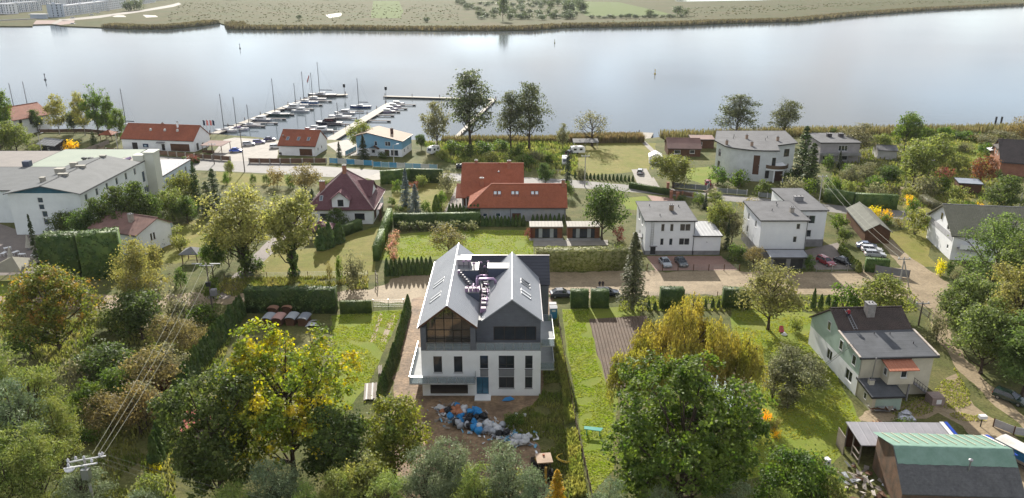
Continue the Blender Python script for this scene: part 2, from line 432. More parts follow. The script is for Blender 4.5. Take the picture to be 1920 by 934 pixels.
patch('driveway', [(1690, 502), (1668, 480), (1652, 450), (1676, 450), (1700, 478), (1750, 512), (1745, 520)], m_dirt, 0.014, 0.5)
patch('garden_path', [(1745, 575), (1785, 575), (1775, 600), (1780, 630), (1815, 680), (1870, 735), (1930, 790), (1930, 812), (1850, 745), (1795, 690), (1760, 640), (1745, 605)], m_dirt, 0.014, 0.6)
patch('farmyard', [(1790, 700), (1830, 760), (1880, 800), (1930, 840), (1930, 960), (1880, 900), (1800, 800), (1760, 775), (1690, 792), (1600, 790), (1620, 770), (1740, 745)], m_dirt, 0.008, 0.8)
patch('driveway', [(150, 292), (168, 278), (196, 270), (196, 276), (186, 292)], m_dirt, 0.012, 0.3)
patch('marina_yard', [(405, 303), (398, 290), (420, 262), (440, 258), (525, 264), (520, 296), (500, 306), (470, 302)], m_concrete, 0.012, 0.2)
patch('marina_yard', [(612, 270), (650, 262), (690, 270), (690, 292), (640, 292)], m_concrete, 0.012, 0.2)
patch('verge_lawn', [(405, 322), (480, 327), (570, 333), (560, 348), (430, 348), (405, 345)], m_lawn2, 0.006, 0.6)
patch('driveway', [(684, 333), (728, 318), (752, 322), (748, 332), (700, 338)], m_concrete, 0.012, 0.2)
patch('lawn', [(720, 452), (742, 440), (850, 430), (1000, 432), (1000, 475), (1000, 484), (700, 488), (715, 470)], m_lawn, 0.006, 0.25)
patch('lawn', [(455, 525), (505, 478), (600, 462), (650, 440), (715, 424), (712, 470), (700, 515), (640, 522)], m_lawn2, 0.006, 0.6)
patch('lawn', [(395, 555), (455, 545), (690, 535), (690, 520), (455, 527), (400, 530)], m_rough, 0.005, 0.6)
patch('gravel_drive', [(385, 560), (425, 528), (500, 455), (570, 400), (600, 395), (600, 408), (530, 455), (455, 530), (430, 560)], m_pave, 0.010, 0.3)
patch('lawn', [(315, 430), (385, 405), (385, 480), (330, 495), (300, 490)], m_lawn2, 0.006, 0.5)
patch('lawn', [(620, 592), (700, 584), (755, 580), (735, 625), (705, 690), (690, 722), (655, 765), (610, 770), (620, 700), (630, 650)], m_lawn, 0.006, 0.3)
for a, bb in (([(712, 588), (718, 588), (704, 640), (692, 642)]), 0), (([(736, 588), (743, 588), (722, 642), (712, 640)]), 0):
 patch('wheel_track', a, m_dirt, 0.010, 0.3, 0.6)
patch('construction_site', [(775, 558), (830, 556), (1040, 556), (1040, 600), (1050, 700), (1060, 790), (1080, 900), (1070, 960), (740, 960), (735, 850), (738, 740), (750, 660), (765, 600)], m_soil, 0.010, 0.8)
patch('weedy_ground', [(1012, 600), (1046, 580), (1062, 700), (1076, 800), (1096, 940), (1040, 940), (1010, 830), (940, 800), (950, 780), (1000, 760), (1020, 730)], m_rough, 0.016, 0.8)
patch('lawn', [(1054, 580), (1200, 574), (1200, 600), (1160, 720), (1150, 880), (1108, 930), (1092, 830), (1075, 720), (1060, 640)], m_lawn, 0.012, 0.3)
patch('ploughed_bed', [(1104, 598), (1212, 592), (1222, 660), (1215, 720), (1140, 730), (1122, 670)], m_plough, 0.018, 0.2)
patch('lawn', [(1370, 582), (1470, 578), (1560, 596), (1545, 660), (1600, 760), (1620, 800), (1560, 870), (1400, 900), (1380, 700)], m_lawn, 0.010, 0.4)
patch('allotment_bed', [(1310, 660), (1390, 650), (1420, 740), (1435, 800), (1380, 830), (1330, 780)], m_plough, 0.018, 0.3)
patch('lawn', [(1648, 440), (1720, 425), (1750, 440), (1740, 480), (1760, 500), (1700, 500), (1672, 470)], m_lawn2, 0.012, 0.4)
patch('lawn', [(1080, 268), (1230, 268), (1228, 290), (1215, 320), (1100, 330), (1080, 300)], m_lawn2, 0.006, 0.6)
patch('driveway', [(1184, 318), (1212, 316), (1232, 352), (1198, 352)], m_concrete, 0.012, 0.1)
patch('driveway', [(1212, 345), (1225, 332), (1238, 352)], m_concrete, 0.013, 0.1)
patch('garden_path', [(1206, 262), (1222, 276), (1240, 296), (1234, 300), (1216, 280), (1200, 264)], m_concrete, 0.012, 0.1)
patch('lawn', [(1163, 372), (1210, 368), (1224, 384), (1215, 396), (1175, 392)], m_lawn, 0.008, 0.2)
patch('forecourt', [(1214, 366), (1262, 372), (1270, 384), (1228, 384)], m_redpave, 0.012, 0.1)
patch('lawn', [(1278, 318), (1330, 312), (1350, 340), (1320, 346), (1290, 336)], m_lawn, 0.006, 0.5)
patch('driveway', [(1310, 350), (1340, 345), (1352, 362), (1330, 368)], m_dirt, 0.012, 0.2)
patch('car_park', [(1212, 480), (1352, 480), (1384, 506), (1230, 508)], m_redpave, 0.012, 0.1)
patch('car_park', [(1505, 470), (1570, 455), (1620, 505), (1530, 506)], m_pave, 0.012, 0.2)
patch('meadow_clearing', [(1740, 268), (1840, 262), (1880, 300), (1860, 322), (1790, 315)], m_lawn, 0.006, 1.0)
patch('meadow_clearing', [(1760, 300), (1840, 318), (1850, 340), (1800, 400), (1700, 398), (1690, 360)], m_lawn2, 0.006, 1.0)
patch('garden_path', [(1682, 350), (1700, 352), (1730, 392), (1712, 392), (1690, 370)], m_dirt, 0.012, 0.2)
patch('terrace', [(-60, 400), (60, 440), (160, 440), (120, 510), (-60, 520)], m_pave, 0.008, 0.2)
patch('lawn', [(-40, 530), (60, 522), (70, 552), (-40, 556)], m_lawn, 0.010, 0.4)
patch('lawn', [(735, 340), (860, 345), (850, 395), (735, 395)], m_lawn2, 0.006, 0.4)
patch('driveway', [(832, 400), (858, 345), (885, 345), (880, 400)], m_pave, 0.010, 0.2)
patch('terrace', [(1000, 462), (1140, 460), (1140, 450), (1000, 450)], m_concrete, 0.012, 0.0)
patch('dry_clearing', [(150, 800), (260, 760), (330, 800), (310, 934), (200, 990), (120, 990)], m_meadow, 0.006, 1.0)
patch('sandy_patch', [(-40, 590), (90, 590), (80, 650), (-40, 640)], m_meadow, 0.006, 1.0)
# ================================================================== vegetation builders
def unit(a):
 return a / np.maximum(np.linalg.norm(a, axis=-1, keepdims=True), 1e-9)
def rsphere(n):
 return unit(rng.normal(size=(n, 3)))
def np_mesh(name, V, Fq, mat, core=None):
 """mesh from quads (n,4); core = (verts, faces) list appended (closed inner body so that nothing shows through)"""
 me = bpy.data.meshes.new(name)
 nv, nf = len(V), len(Fq)
 cv, cf = core if core else ([], [])
 allv = np.concatenate([V, np.array(cv, dtype=float).reshape(-1, 3)]) if len(cv) else V
 me.vertices.add(len(allv)); me.vertices.foreach_set('co', allv.astype(np.float32).ravel())
 loops = np.concatenate([Fq.ravel()] + [np.array(f) + nv for f in cf]) if len(cf) else Fq.ravel()
 tot = np.concatenate([np.full(nf, 4), np.array([len(f) for f in cf], dtype=int)]) if len(cf) else np.full(nf, 4)
 me.loops.add(len(loops)); me.loops.foreach_set('vertex_index', loops.astype(np.int32))
 me.polygons.add(len(tot)); st = np.concatenate([[0], np.cumsum(tot)[:-1]])
 me.polygons.foreach_set('loop_start', st.astype(np.int32)); me.polygons.foreach_set('loop_total', tot.astype(np.int32))
 me.materials.append(mat)
 me.update(calc_edges=True); me.validate()
 return me
def leaf_cards(P, Nn, size, aspect=0.7, along=None):
 """diamond leaves at P facing Nn; along = direction of the long axis"""
 n = len(P)
 a = rsphere(n) if along is None else along
 t = unit(np.cross(Nn, a)); bb = np.cross(t, Nn)
 s = (size * rng.uniform(0.65, 1.35, n))[:, None] if np.isscalar(size) else size[:, None]
 lo = bb * s * 0.5; wi = t * s * 0.5 * aspect
 V = np.stack([P - lo, P + wi + lo * 0.1, P + lo, P - wi + lo * 0.1], 1).reshape(-1, 3)
 return V, np.arange(4 * n).reshape(n, 4)
def lobes_for(h, r, cb, nl, shape, flat=1.0):
 zc, vr = (1 + cb) / 2 * h, (1 - cb) / 2 * h
 k = np.arange(nl) + 0.5
 ph = np.arccos(1 - 1.75 * k / nl) if shape != 'full' else np.arccos(1 - 2 * k / nl)
 th = math.pi * (1 + 5 ** 0.5) * k + rng.uniform(0, 6)
 d = np.stack([np.cos(th) * np.sin(ph), np.sin(th) * np.sin(ph), np.cos(ph)], 1)
 nl_ = nl
 f = rng.uniform(0.42, 0.92, nl)[:, None]
 c = d * f * np.array([r, r, vr]) + np.array([0, 0, zc])
 if shape == 'egg':
  wz = np.clip((c[:, 2] - cb * h) / (2 * vr), 0, 1)
  c[:, :2] *= (1.15 - 0.75 * wz)[:, None]
 lr = rng.uniform(0.20, 0.44, nl) * min(r, vr * 1.1)
 return c, lr
def crown_from_lobes(c, lr, leaves, ls, mat, h, r, per=26, aspect=0.75, flat=0.8, up=0.45, spread=1.5, outward=0.6, droop=None, thick=0.55):
 nsub = max(6, leaves // per)
 pick = rng.choice(len(c), nsub, p=lr ** 2 / (lr ** 2).sum())
 d = rsphere(nsub); d[:, 2] = np.where(rng.random(nsub) < 0.45, np.abs(d[:, 2]), d[:, 2])
 rad = lr[pick] * (thick + (1.05 - thick) * rng.random(nsub) ** 0.5)
 sub = c[pick] + d * rad[:, None] * np.array([1, 1, flat])
 q0 = rng.uniform(0, 50); keep = np.array([mnoise.noise(Vector((s_[0] * 2.2 / r + q0, s_[1] * 2.2 / r, s_[2] * 2.2 / r))) for s_ in sub]) > -0.13
 sub, pick = sub[keep], pick[keep]; nsub = len(sub)
 L = np.repeat(np.arange(nsub), per)
 sg = ls * spread * rng.uniform(0.6, 1.4, nsub)
 P = sub[L] + rng.normal(size=(len(L), 3)) * sg[L][:, None] * np.array([1, 1, 0.7])
 out = unit(P - c[pick][L])
 Nn = unit(out * outward + np.array([0, 0, up]) + rsphere(len(L)) * 0.75)
 al = None
 if droop is not None:
  al = unit(np.array([0, 0, -1.0]) * droop + rsphere(len(L)) * (1 - droop))
  Nn = unit(Nn - al * (Nn * al).sum(1)[:, None])
 # fit to nominal size
 P[:, 2] = np.minimum(P[:, 2], h * rng.uniform(0.97, 1.0, len(P)))
 rr = np.linalg.norm(P[:, :2], axis=1); q = np.percentile(rr, 95.5)
 P[:, :2] *= r / q
 V, Fq = leaf_cards(P, Nn, ls, aspect, al)
 return np_mesh('crown', V, Fq, mat)
def limbs(h, r, cb, c, lr, mat, tr=None, ivy=False, n=6):
 mb = MB()
 tr = tr or h * 0.018 + 0.05
 top = (cb + (1 - cb) * 0.55) * h
 bend = [rng.uniform(-1, 1) * 0.02 * h, rng.uniform(-1, 1) * 0.02 * h]
 def axis(z):
  return Vector((bend[0] * math.sin(z / h * 3), bend[1] * math.sin(z / h * 2.3), z))
 zs = [-0.3, 0.4, cb * h * 0.5 + 0.2, cb * h + 0.3, (cb * h + top) / 2 + 0.2, top + 0.2]
 mb.tube([axis(z) for z in zs], [tr * 1.5, tr * 1.1, tr * 0.95, tr * 0.8, tr * 0.5, tr * 0.18], n + 2)
 for i in range(len(c)):
  e = Vector(c[i]);
  z0 = max(cb * h * 0.75, min(top * 0.92, e.z - 0.55 * math.hypot(e.x, e.y) - 0.1 * h))
  s0 = axis(z0)
  mid = s0.lerp(e, 0.5) + Vector((0, 0, -0.04 * h + rng.uniform(-.02, .02) * h))
  b = tr * 0.42
  tip = e + (e - s0).normalized() * lr[i] * 0.5
  mb.tube([s0, mid, e, tip], [b, b * 0.65, b * 0.4, b * 0.12], 5, cap=False)
  for k in range(3):
   d = Vector(rsphere(1)[0]); d.z = abs(d.z) * 0.7
   p0 = mid.lerp(e, rng.uniform(0.1, 1.0))
   mb.tube([p0, p0 + d * lr[i] * 0.5 + Vector((0, 0, .1)), p0 + d * lr[i] * 0.95], [b * 0.35, b * 0.22, b * 0.06], 4, cap=False)
 return mb.mesh('trunk', mat, True)
BARK = M('bark', (0.10, 0.075, 0.055), (0.06, 0.045, 0.035), scale=0.5, bump=0.03, bscale=8, spec=0.1, rough=0.95)
BARKW = M('birch_bark', (0.5, 0.47, 0.42), (0.2, 0.17, 0.15), scale=0.4, bump=0.01, bscale=8, spec=0.1, rough=0.9)
def broadleaf(h=12, r=5, cb=0.22, nl=15, leaves=9000, ls=0.42, mat=None, shape='round', bark=None, tr=None, **kw):
 c, lr = lobes_for(h, r, cb, nl, shape)
 return limbs(h, r, cb, c, lr, bark or BARK, tr), crown_from_lobes(c, lr, leaves, ls, mat, h, r, **kw), h, r
def bush(h=3, r=2, nl=9, leaves=1800, ls=0.32, mat=None, **kw):
 c, lr = lobes_for(h, r, -0.1, nl, 'round')
 c[:, 2] = np.maximum(c[:, 2], lr * 0.5)
 mb = MB()
 for i in range(5):
  a = rng.uniform(0, 6.3); mb.tube([(0, 0, -0.2), (math.cos(a) * r * .25, math.sin(a) * r * .25, h * .35), (math.cos(a) * r * .5, math.sin(a) * r * .5, h * .75)], [0.06, 0.04, 0.015], 4, cap=False)
 return mb.mesh('stem', BARK), crown_from_lobes(c, lr, leaves, ls, mat, h, r, per=20, **kw), h, r
def conifer(h=12, r=2.6, cb=0.04, leaves=8000, ls=0.4, mat=None, droop=0.25, pw=0.85, gap=0.0, per=30):
 nb = leaves // per
 t = np.sort(rng.random(nb)) ** 1.15
 z = cb * h + (1 - cb) * h * t * 0.985
 az = np.arange(nb) * 2.39996 + rng.normal(0, 0.3, nb)
 L = r * (1 - t) ** pw * rng.uniform(0.7, 1.08, nb) + 0.12
 lay = 0.5 + 0.5 * np.sin(t * h / (0.07 * h) * math.pi)
 L *= 1 - gap * lay
 ii = np.repeat(np.arange(nb), per)
 s = rng.random(len(ii)) ** 0.65
 side = rng.normal(0, 0.16, len(ii)) * L[ii] * (1.15 - s)
 ca, sa = np.cos(az[ii]), np.sin(az[ii])
 rad = L[ii] * s
 P = np.stack([ca * rad - sa * side, sa * rad + ca * side, z[ii] - droop * rad + 0.12 * droop * rad * rad / max(r, .1) + rng.normal(0, 0.05 * ls + 0.04, len(ii))], 1)
 al = unit(np.stack([ca * 0.8 - sa * np.sign(side) * 0.5, sa * 0.8 + ca * np.sign(side) * 0.5, np.full(len(ii), -droop * 0.6)], 1) + rsphere(len(ii)) * 0.3)
 Nn = unit(np.array([0, 0, 1.0]) + rsphere(len(ii)) * 0.6 + np.stack([ca, sa, 0 * ca], 1) * 0.4)
 V, Fq = leaf_cards(P, Nn, ls, 0.42, al)
 mb = MB(); tr = 0.012 * h + 0.04
 mb.tube([(0, 0, -0.3), (0, 0, h * 0.4), (0.02, 0, h * 0.97)], [tr * 1.3, tr * 0.8, 0.02], 7)
 for k in range(0, nb, max(1, nb // 60)):
  a, l, zz = az[k], L[k], z[k]
  mb.tube([(0, 0, zz), (math.cos(a) * l * .8, math.sin(a) * l * .8, zz - droop * l * .8)], [0.03 + 0.012 * l, 0.01], 4, cap=False)
 return mb.mesh('trunk', BARK, True), np_mesh('crown', V, Fq, mat), h, r
def pine(h=14, r=4, cb=0.3, nl=22, leaves=12000, ls=0.4, mat=None):
 c, lr = lobes_for(h, r, cb, nl, 'egg')
 lr *= 0.85
 return limbs(h, r, cb, c, lr, BARK), crown_from_lobes(c, lr, leaves, ls, mat, h, r, per=34, aspect=0.26, flat=0.55, up=0.5, spread=1.05, outward=0.3, thick=0.35), h, r
def willow(h=11, r=7, leaves=26000, ls=0.5, mat=None):
 c, lr = lobes_for(h, r, 0.42, 16, 'round')
 ns = leaves // 26
 pick = rng.choice(len(c), ns, p=lr ** 2 / (lr ** 2).sum())
 d = rsphere(ns); d[:, 2] = np.abs(d[:, 2]) * 1.0 - 0.1
 root = c[pick] + unit(d) * (lr[pick] * rng.uniform(0.6, 1.05, ns))[:, None]
 rr = np.linalg.norm(root[:, :2], axis=1)
 ln = rng.uniform(0.25, 0.6, ns) * root[:, 2] * (0.45 + 0.65 * rr / r)
 s = rng.random((ns, 26)) ** 0.9
 outd = unit(np.concatenate([root[:, :2], np.zeros((ns, 1))], 1))
 P = root[:, None, :] + outd[:, None, :] * (np.sqrt(s) * 0.6)[..., None] - np.array([0, 0, 1.0]) * (s * ln[:, None])[..., None] + rng.normal(0, 0.10, (ns, 26, 3))
 P = P.reshape(-1, 3); P[:, 2] = np.maximum(P[:, 2], 0.3)
 sc_ = r / np.percentile(np.linalg.norm(P[:, :2], axis=1), 98); P[:, :2] *= sc_
 P[:, 2] *= h / np.percentile(P[:, 2], 99.8)
 al = unit(np.array([0, 0, -1.0]) + rng.normal(0, 0.25, P.shape)); Nn = unit(np.cross(al, rsphere(len(P))) + np.repeat(outd, 26, 0) * 0.8 + np.array([0, 0, .35]))
 V, Fq = leaf_cards(P, Nn, ls, 0.3, al)
 return limbs(h, r, 0.2, c, lr, BARK, 0.42), np_mesh('crown', V, Fq, mat), h, r
def thuja(h=3, r=0.6, leaves=420, ls=0.22, mat=None, blunt=0.6):
 t = 1 - (1 - rng.random(leaves)) ** 0.5 if blunt < .5 else rng.random(leaves)
 def prof(t): return r * np.minimum(1, (1.02 - t) ** blunt * 1.15) * (0.82 + 0.18 * np.minimum(1, t * 8))
 a = rng.uniform(0, math.tau, leaves)
 rad = prof(t) * rng.uniform(0.86, 1.1, leaves)
 P = np.stack([np.cos(a) * rad, np.sin(a) * rad, t * h], 1)
 out = np.stack([np.cos(a), np.sin(a), 0.25 + 0 * a], 1)
 Nn = unit(out + rsphere(leaves) * 0.55)
 al = unit(np.array([0, 0, 1.0]) + rsphere(leaves) * 0.45)
 V, Fq = leaf_cards(P, Nn, ls * 1.5, 0.5, al)
 cv, cf = [], []
 ts = [0, .1, .35, .6, .8, .92, 1.0]
 for tt in ts:
  for k in range(8):
   q = math.tau * k / 8; cv.append((math.cos(q) * prof(np.array(tt)) * .86, math.sin(q) * prof(np.array(tt)) * .86, tt * h * .97))
 for i in range(len(ts) - 1):
  for k in range(8): cf.append((i * 8 + k, i * 8 + (k + 1) % 8, (i + 1) * 8 + (k + 1) % 8, (i + 1) * 8 + k))
 cf.append(tuple(range(48, 56)))
 mb = MB(); mb.tube([(0, 0, -0.2), (0, 0, h * .3)], [0.07, 0.05], 5)
 return mb.mesh('trunk', BARK), np_mesh('crown', V, Fq, mat, (cv, cf)), h, r
def hedge_mesh(path, wd, h, mat, ls=0.2, dens=26, tops=None, z0=0.0, lumpy=0.12):
 """clipped or shaggy hedge along a path of (x,y) points: closed inner body + leaves on every side"""
 Vs, Fs, cv, cf = [], [], [], []
 n0 = 0
 for i in range(len(path) - 1):
  a, b = Vector((*path[i], 0)), Vector((*path[i + 1], 0))
  d = b - a; Ln = d.length; d.normalize(); nr = Vector((-d.y, d.x, 0))
  n = int(dens * Ln * (2 * h + wd) )
  s = rng.random(n) * Ln
  u = rng.random(n) * (2 * h + wd)
  off = np.where(u < h, -wd / 2, np.where(u < h + wd, u - h - wd / 2, wd / 2))
  z = np.where(u < h, u, np.where(u < h + wd, h, u - h - wd))
  nn = np.where((u < h)[:, None], -np.array(nr), np.where((u < h + wd)[:, None], np.array([0, 0, 1.0]), np.array(nr)))
  P = np.array(a) + np.outer(s, np.array(d)) + np.outer(off, np.array(nr)); P[:, 2] = z + z0
  lump = np.array([mnoise.noise(Vector((p[0] * .9, p[1] * .9, p[2] * .9))) for p in P])
  P += nn * (lump * lumpy + rng.normal(0, 0.04, n))[:, None]
  Nn = unit(nn + rsphere(n) * 0.7)
  V, Fq = leaf_cards(P, Nn, ls, 0.75)
  Vs.append(V); Fs.append(Fq + n0); n0 += len(V)
  k = len(cv); w2 = wd / 2 - 0.06
  for q, e in ((a, 0.05), (b, -0.05)):
   for sg, zz in ((-1, 0), (1, 0), (1, h - .06), (-1, h - .06)):
    p = q + nr * sg * w2 + d * e; cv.append((p.x, p.y, zz + z0))
  cf += [tuple(k + j for j in f) for f in ((0, 1, 2, 3), (7, 6, 5, 4), (0, 4, 5, 1), (1, 5, 6, 2), (2, 6, 7, 3), (3, 7, 4, 0))]
 return np_mesh('hedge', np.concatenate(Vs), np.concatenate(Fs), mat, (cv, cf))
def hedge(px, wd, hpx_or_h, label, mat, group=None, ls=0.2, dens=24, lumpy=0.12, name='hedge'):
 pts = [G(*p) for p in px]
 o0 = pts[0]
 me = hedge_mesh([(p.x - o0.x, p.y - o0.y) for p in pts], wd, hpx_or_h, mat, ls, dens, lumpy=lumpy)
 o = put(me, name, None, (o0.x, o0.y, 0))
 return tag(o, label, 'hedge', group)
LIB = {}
def plant(kind, bx, by, ty, wpx, label, cat='tree', name=None, group=None, v=None, asp=None):
 """kind from the library, standing at photo ground point (bx,by), reaching row ty, wpx photo pixels wide"""
 vs_ = LIB[kind]
 tm, cm, h0, r0 = vs_[(v if v is not None else int(rng.integers(len(vs_)))) % len(vs_)]
 h = HT(bx, by, ty); r = wpx * MPP(bx, by, h * 0.5) / 2
 g = G(bx, by)
 T = thing(name or KNAME.get(kind, kind), label, cat, g, rng.uniform(0, 6.28), group, (r / r0, r / r0, h / h0))
 st = 'stem' if tm.name.startswith('stem') else 'trunk'
 put(tm, st, T); put(cm, 'foliage' if st == 'stem' else 'crown', T)
 return T
KNAME = {}
f_green = FOL('leaf_green', (0.034, 0.064, 0.011), (0.082, 0.115, 0.020))
f_dark = FOL('leaf_dark', (0.032, 0.053, 0.014), (0.064, 0.086, 0.020))
f_light = FOL('leaf_light', (0.085, 0.105, 0.026), (0.135, 0.140, 0.038))
f_walnut = FOL('leaf_pale', (0.130, 0.135, 0.038), (0.195, 0.180, 0.062), scale=2)
f_grey = FOL('leaf_grey', (0.075, 0.080, 0.038), (0.120, 0.115, 0.060))
f_willow = FOL('leaf_willow', (0.122, 0.120, 0.022), (0.185, 0.156, 0.034), scale=2.5)
f_maple = FOL('leaf_maple', (0.075, 0.105, 0.018), (0.14, 0.155, 0.020), (0.28, 0.215, 0.02), scale=2.2)
f_chest = FOL('leaf_chestnut', (0.048, 0.070, 0.014), (0.10, 0.108, 0.020), (0.19, 0.115, 0.028), scale=2.0)
f_brown = FOL('leaf_brown', (0.095, 0.082, 0.03), (0.14, 0.115, 0.045))
f_russet = FOL('leaf_russet', (0.13, 0.055, 0.022), (0.09, 0.055, 0.022))
f_red = FOL('leaf_red', (0.12, 0.03, 0.03), (0.09, 0.05, 0.03))
f_shore = FOL('leaf_shore', (.040, .050, .022), (.075, .082, .038), scale=3)
f_yellow = FOL('leaf_yellow', (0.42, 0.33, 0.02), (0.30, 0.30, 0.03))
f_orange = FOL('leaf_orange', (0.55, 0.30, 0.02), (0.35, 0.28, 0.03))
f_birch = FOL('leaf_birch', (0.10, 0.11, 0.032), (0.165, 0.155, 0.046), scale=1.2)
f_spruce = FOL('needle_dark', (0.022, 0.036, 0.014), (0.044, 0.056, 0.022), trans=0.18)
f_blue = FOL('needle_blue', (0.060, 0.088, 0.085), (0.100, 0.125, 0.115), trans=0.12)
f_pine = FOL('needle_pine', (0.082, 0.118, 0.024), (0.160, 0.178, 0.046), scale=1.2, trans=0.25)
f_thuja = FOL('scale_leaf', (0.030, 0.055, 0.014), (0.058, 0.084, 0.020), trans=0.2)
f_thujay = FOL('scale_leaf_light', (0.06, 0.085, 0.014), (0.10, 0.115, 0.02), trans=0.25)
f_pink = FOL('hydrangea_bloom', (0.34, 0.17, 0.14), (0.14, 0.13, 0.05), scale=0.6)
f_hydr = FOL('hydrangea_leaf', (0.08, 0.095, 0.03), (0.17, 0.17, 0.09), scale=0.6)
f_reed = FOL('reed', (0.145, 0.115, 0.055), (0.10, 0.092, 0.038), scale=3, trans=0.25)
LIB['round'] = [broadleaf(11, 4.6, 0.08, 20, 7500, 0.42, f_green) for _ in range(4)]
LIB['dark'] = [broadleaf(11, 4.6, 0.06, 20, 7500, 0.42, f_dark) for _ in range(2)]
LIB['light'] = [broadleaf(9, 4.2, 0.06, 18, 6500, 0.40, f_light) for _ in range(3)]
LIB['grey'] = [broadleaf(9, 4.2, 0.06, 18, 6000, 0.36, f_grey) for _ in range(2)]
LIB['brown'] = [broadleaf(9, 4.2, 0.08, 18, 5000, 0.36, f_brown, spread=2.0) for _ in range(2)]
LIB['shore'] = [broadleaf(22, 6.5, 0.16, 24, 8000, 0.55, f_shore, shape='egg', spread=1.5, tr=0.42),
    broadleaf(22, 6.5, 0.18, 24, 7500, 0.55, f_shore, shape='egg', spread=1.5, tr=0.4)]
LIB['tall'] = [broadleaf(16, 4.2, 0.12, 18, 6000, 0.45, f_green, shape='full', tr=0.3), broadleaf(16, 4.2, 0.12, 18, 6000, 0.45, f_birch, shape='full', droop=0.6, bark=BARKW, tr=0.2)]
LIB['sparse'] = [broadleaf(12, 5.5, 0.2, 15, 2200, 0.40, f_grey, spread=2.2, per=14, tr=0.35)]
LIB['bush'] = [bush(3, 2.2, 9, 1700, 0.30, f_green) for _ in range(2)]
LIB['darkbush'] = [bush(3, 2.2, 9, 1700, 0.30, f_dark) for _ in range(2)]
LIB['greybush'] = [bush(3, 2.4, 9, 1500, 0.28, f_grey, spread=1.8) for _ in range(2)]
LIB['brownbush'] = [bush(3, 2.4, 9, 1300, 0.28, f_brown, spread=1.9) for _ in range(2)]
LIB['lightbush'] = [bush(3, 2.2, 9, 1500, 0.28, f_light) for _ in range(2)]
LIB['yellowbush'] = [bush(3, 2.2, 9, 1300, 0.28, f_yellow)]
LIB['orangebush'] = [bush(2.5, 2.0, 8, 1100, 0.26, f_orange)]
LIB['redbush'] = [bush(3, 2.2, 9, 1300, 0.28, f_red)]
LIB['russet'] = [broadleaf(7, 4.0, 0.2, 14, 5000, 0.36, f_russet)]
LIB['pinkbush'] = [bush(1.3, 1.0, 6, 420, 0.24, f_pink)]
LIB['hydrbush'] = [bush(1.5, 1.1, 6, 420, 0.24, f_hydr)]
LIB['spruce'] = [conifer(12, 2.8, 0.04, 5000, 0.5, f_spruce)]
LIB['blue'] = [conifer(10, 3.0, 0.02, 6000, 0.42, f_blue, droop=0.15)]
LIB['thuja'] = [thuja(3, 0.62, 380, 0.24, f_thuja) for _ in range(3)]
LIB['thujatall'] = [conifer(10, 1.9, 0.0, 5000, 0.42, f_thuja, droop=-0.35, pw=0.55)]
LIB['thujay'] = [thuja(3, 0.62, 380, 0.24, f_thujay) for _ in range(2)]
LIB['seedling'] = [thuja(1.6, 0.32, 120, 0.2, f_thuja)]
KNAME.update(round='broadleaf_tree', dark='broadleaf_tree', light='broadleaf_tree', grey='broadleaf_tree', brown='broadleaf_tree', shore='shore_tree', tall='tall_tree', sparse='broadleaf_tree',
    bush='garden_bush', darkbush='garden_bush', greybush='garden_bush', brownbush='garden_bush', lightbush='garden_bush', yellowbush='flowering_bush', orangebush='flowering_bush', redbush='garden_bush',
    russet='round_tree', pinkbush='hydrangea_bush', hydrbush='hydrangea_bush', spruce='spruce_tree', blue='blue_spruce', thuja='thuja_shrub', thujatall='conifer_tree', thujay='thuja_shrub', seedling='conifer_seedling')
# ================================================================== building kit
WHITE = M('white_render', (0.80, 0.81, 0.82), (0.74, 0.75, 0.76), scale=3, rough=0.85, fine=0.04, dirt=0.08, spec=0.2)
WHITE_B = M('white_planks', (0.80, 0.81, 0.82), (0.74, 0.75, 0.77), scale=2, rough=0.7, fine=0.04, pat='planks', pk=dict(dir='Y', w=0.18, d2=0.01), spec=0.2)
GREYW = M('grey_render', (0.50, 0.49, 0.49), (0.42, 0.41, 0.41), scale=2.5, rough=0.85, fine=0.06, dirt=0.15, spec=0.2)
CREAM = M('cream_render', (0.62, 0.58, 0.46), (0.54, 0.50, 0.39), scale=3, rough=0.85, fine=0.05, dirt=0.15, spec=0.2)
MINT = M('mint_render', (0.62, 0.67, 0.60), (0.55, 0.60, 0.54), scale=3, rough=0.85, fine=0.04, dirt=0.12, spec=0.2)
BLUEW = M('blue_render', (0.22, 0.42, 0.56), (0.18, 0.36, 0.50), scale=3, rough=0.8, fine=0.04, dirt=0.1, spec=0.2)
PVC = M('white_pvc', (0.75, 0.75, 0.74), rough=0.4, fine=0.02)
DARKF = M('dark_frame', (0.045, 0.042, 0.04), rough=0.4, fine=0.04)
BROWNF = M('brown_frame', (0.10, 0.05, 0.03), rough=0.5, fine=0.05)
GL = GLASS()
GLB = GLASS('blue_glass', (0.03, 0.05, 0.075))
METAL = M('galvanised_steel', (0.45, 0.46, 0.47), (0.36, 0.37, 0.38), rough=0.35, metal=0.7, fine=0.05)
DMETAL = M('dark_metal', (0.06, 0.062, 0.066), rough=0.45, metal=0.4, fine=0.05)
BRICK = M('red_brick', (0.34, 0.16, 0.10), (0.26, 0.12, 0.08), scale=1.5, pat='brick', pk=dict(w=0.25, h=0.075, m=0.01, d=0.01, j=(1.3, 1.3, 1.3)), spec=0.2)
CHIM = M('chimney_render', (0.42, 0.38, 0.33), (0.33, 0.29, 0.25), scale=0.8, dirt=0.3)
WOODB = M('brown_boards', (0.13, 0.065, 0.035), (0.09, 0.045, 0.025), scale=1, pat='planks', pk=dict(w=0.15, d2=0.015), fine=0.15)
WOODP = M('weathered_boards', (0.30, 0.26, 0.22), (0.22, 0.19, 0.16), scale=1, pat='planks', pk=dict(w=0.15, d2=0.015), fine=0.15)
PLINTH = M('grey_plinth', (0.27, 0.265, 0.27), (0.22, 0.215, 0.22), scale=1.5, fine=0.08, dirt=0.2)
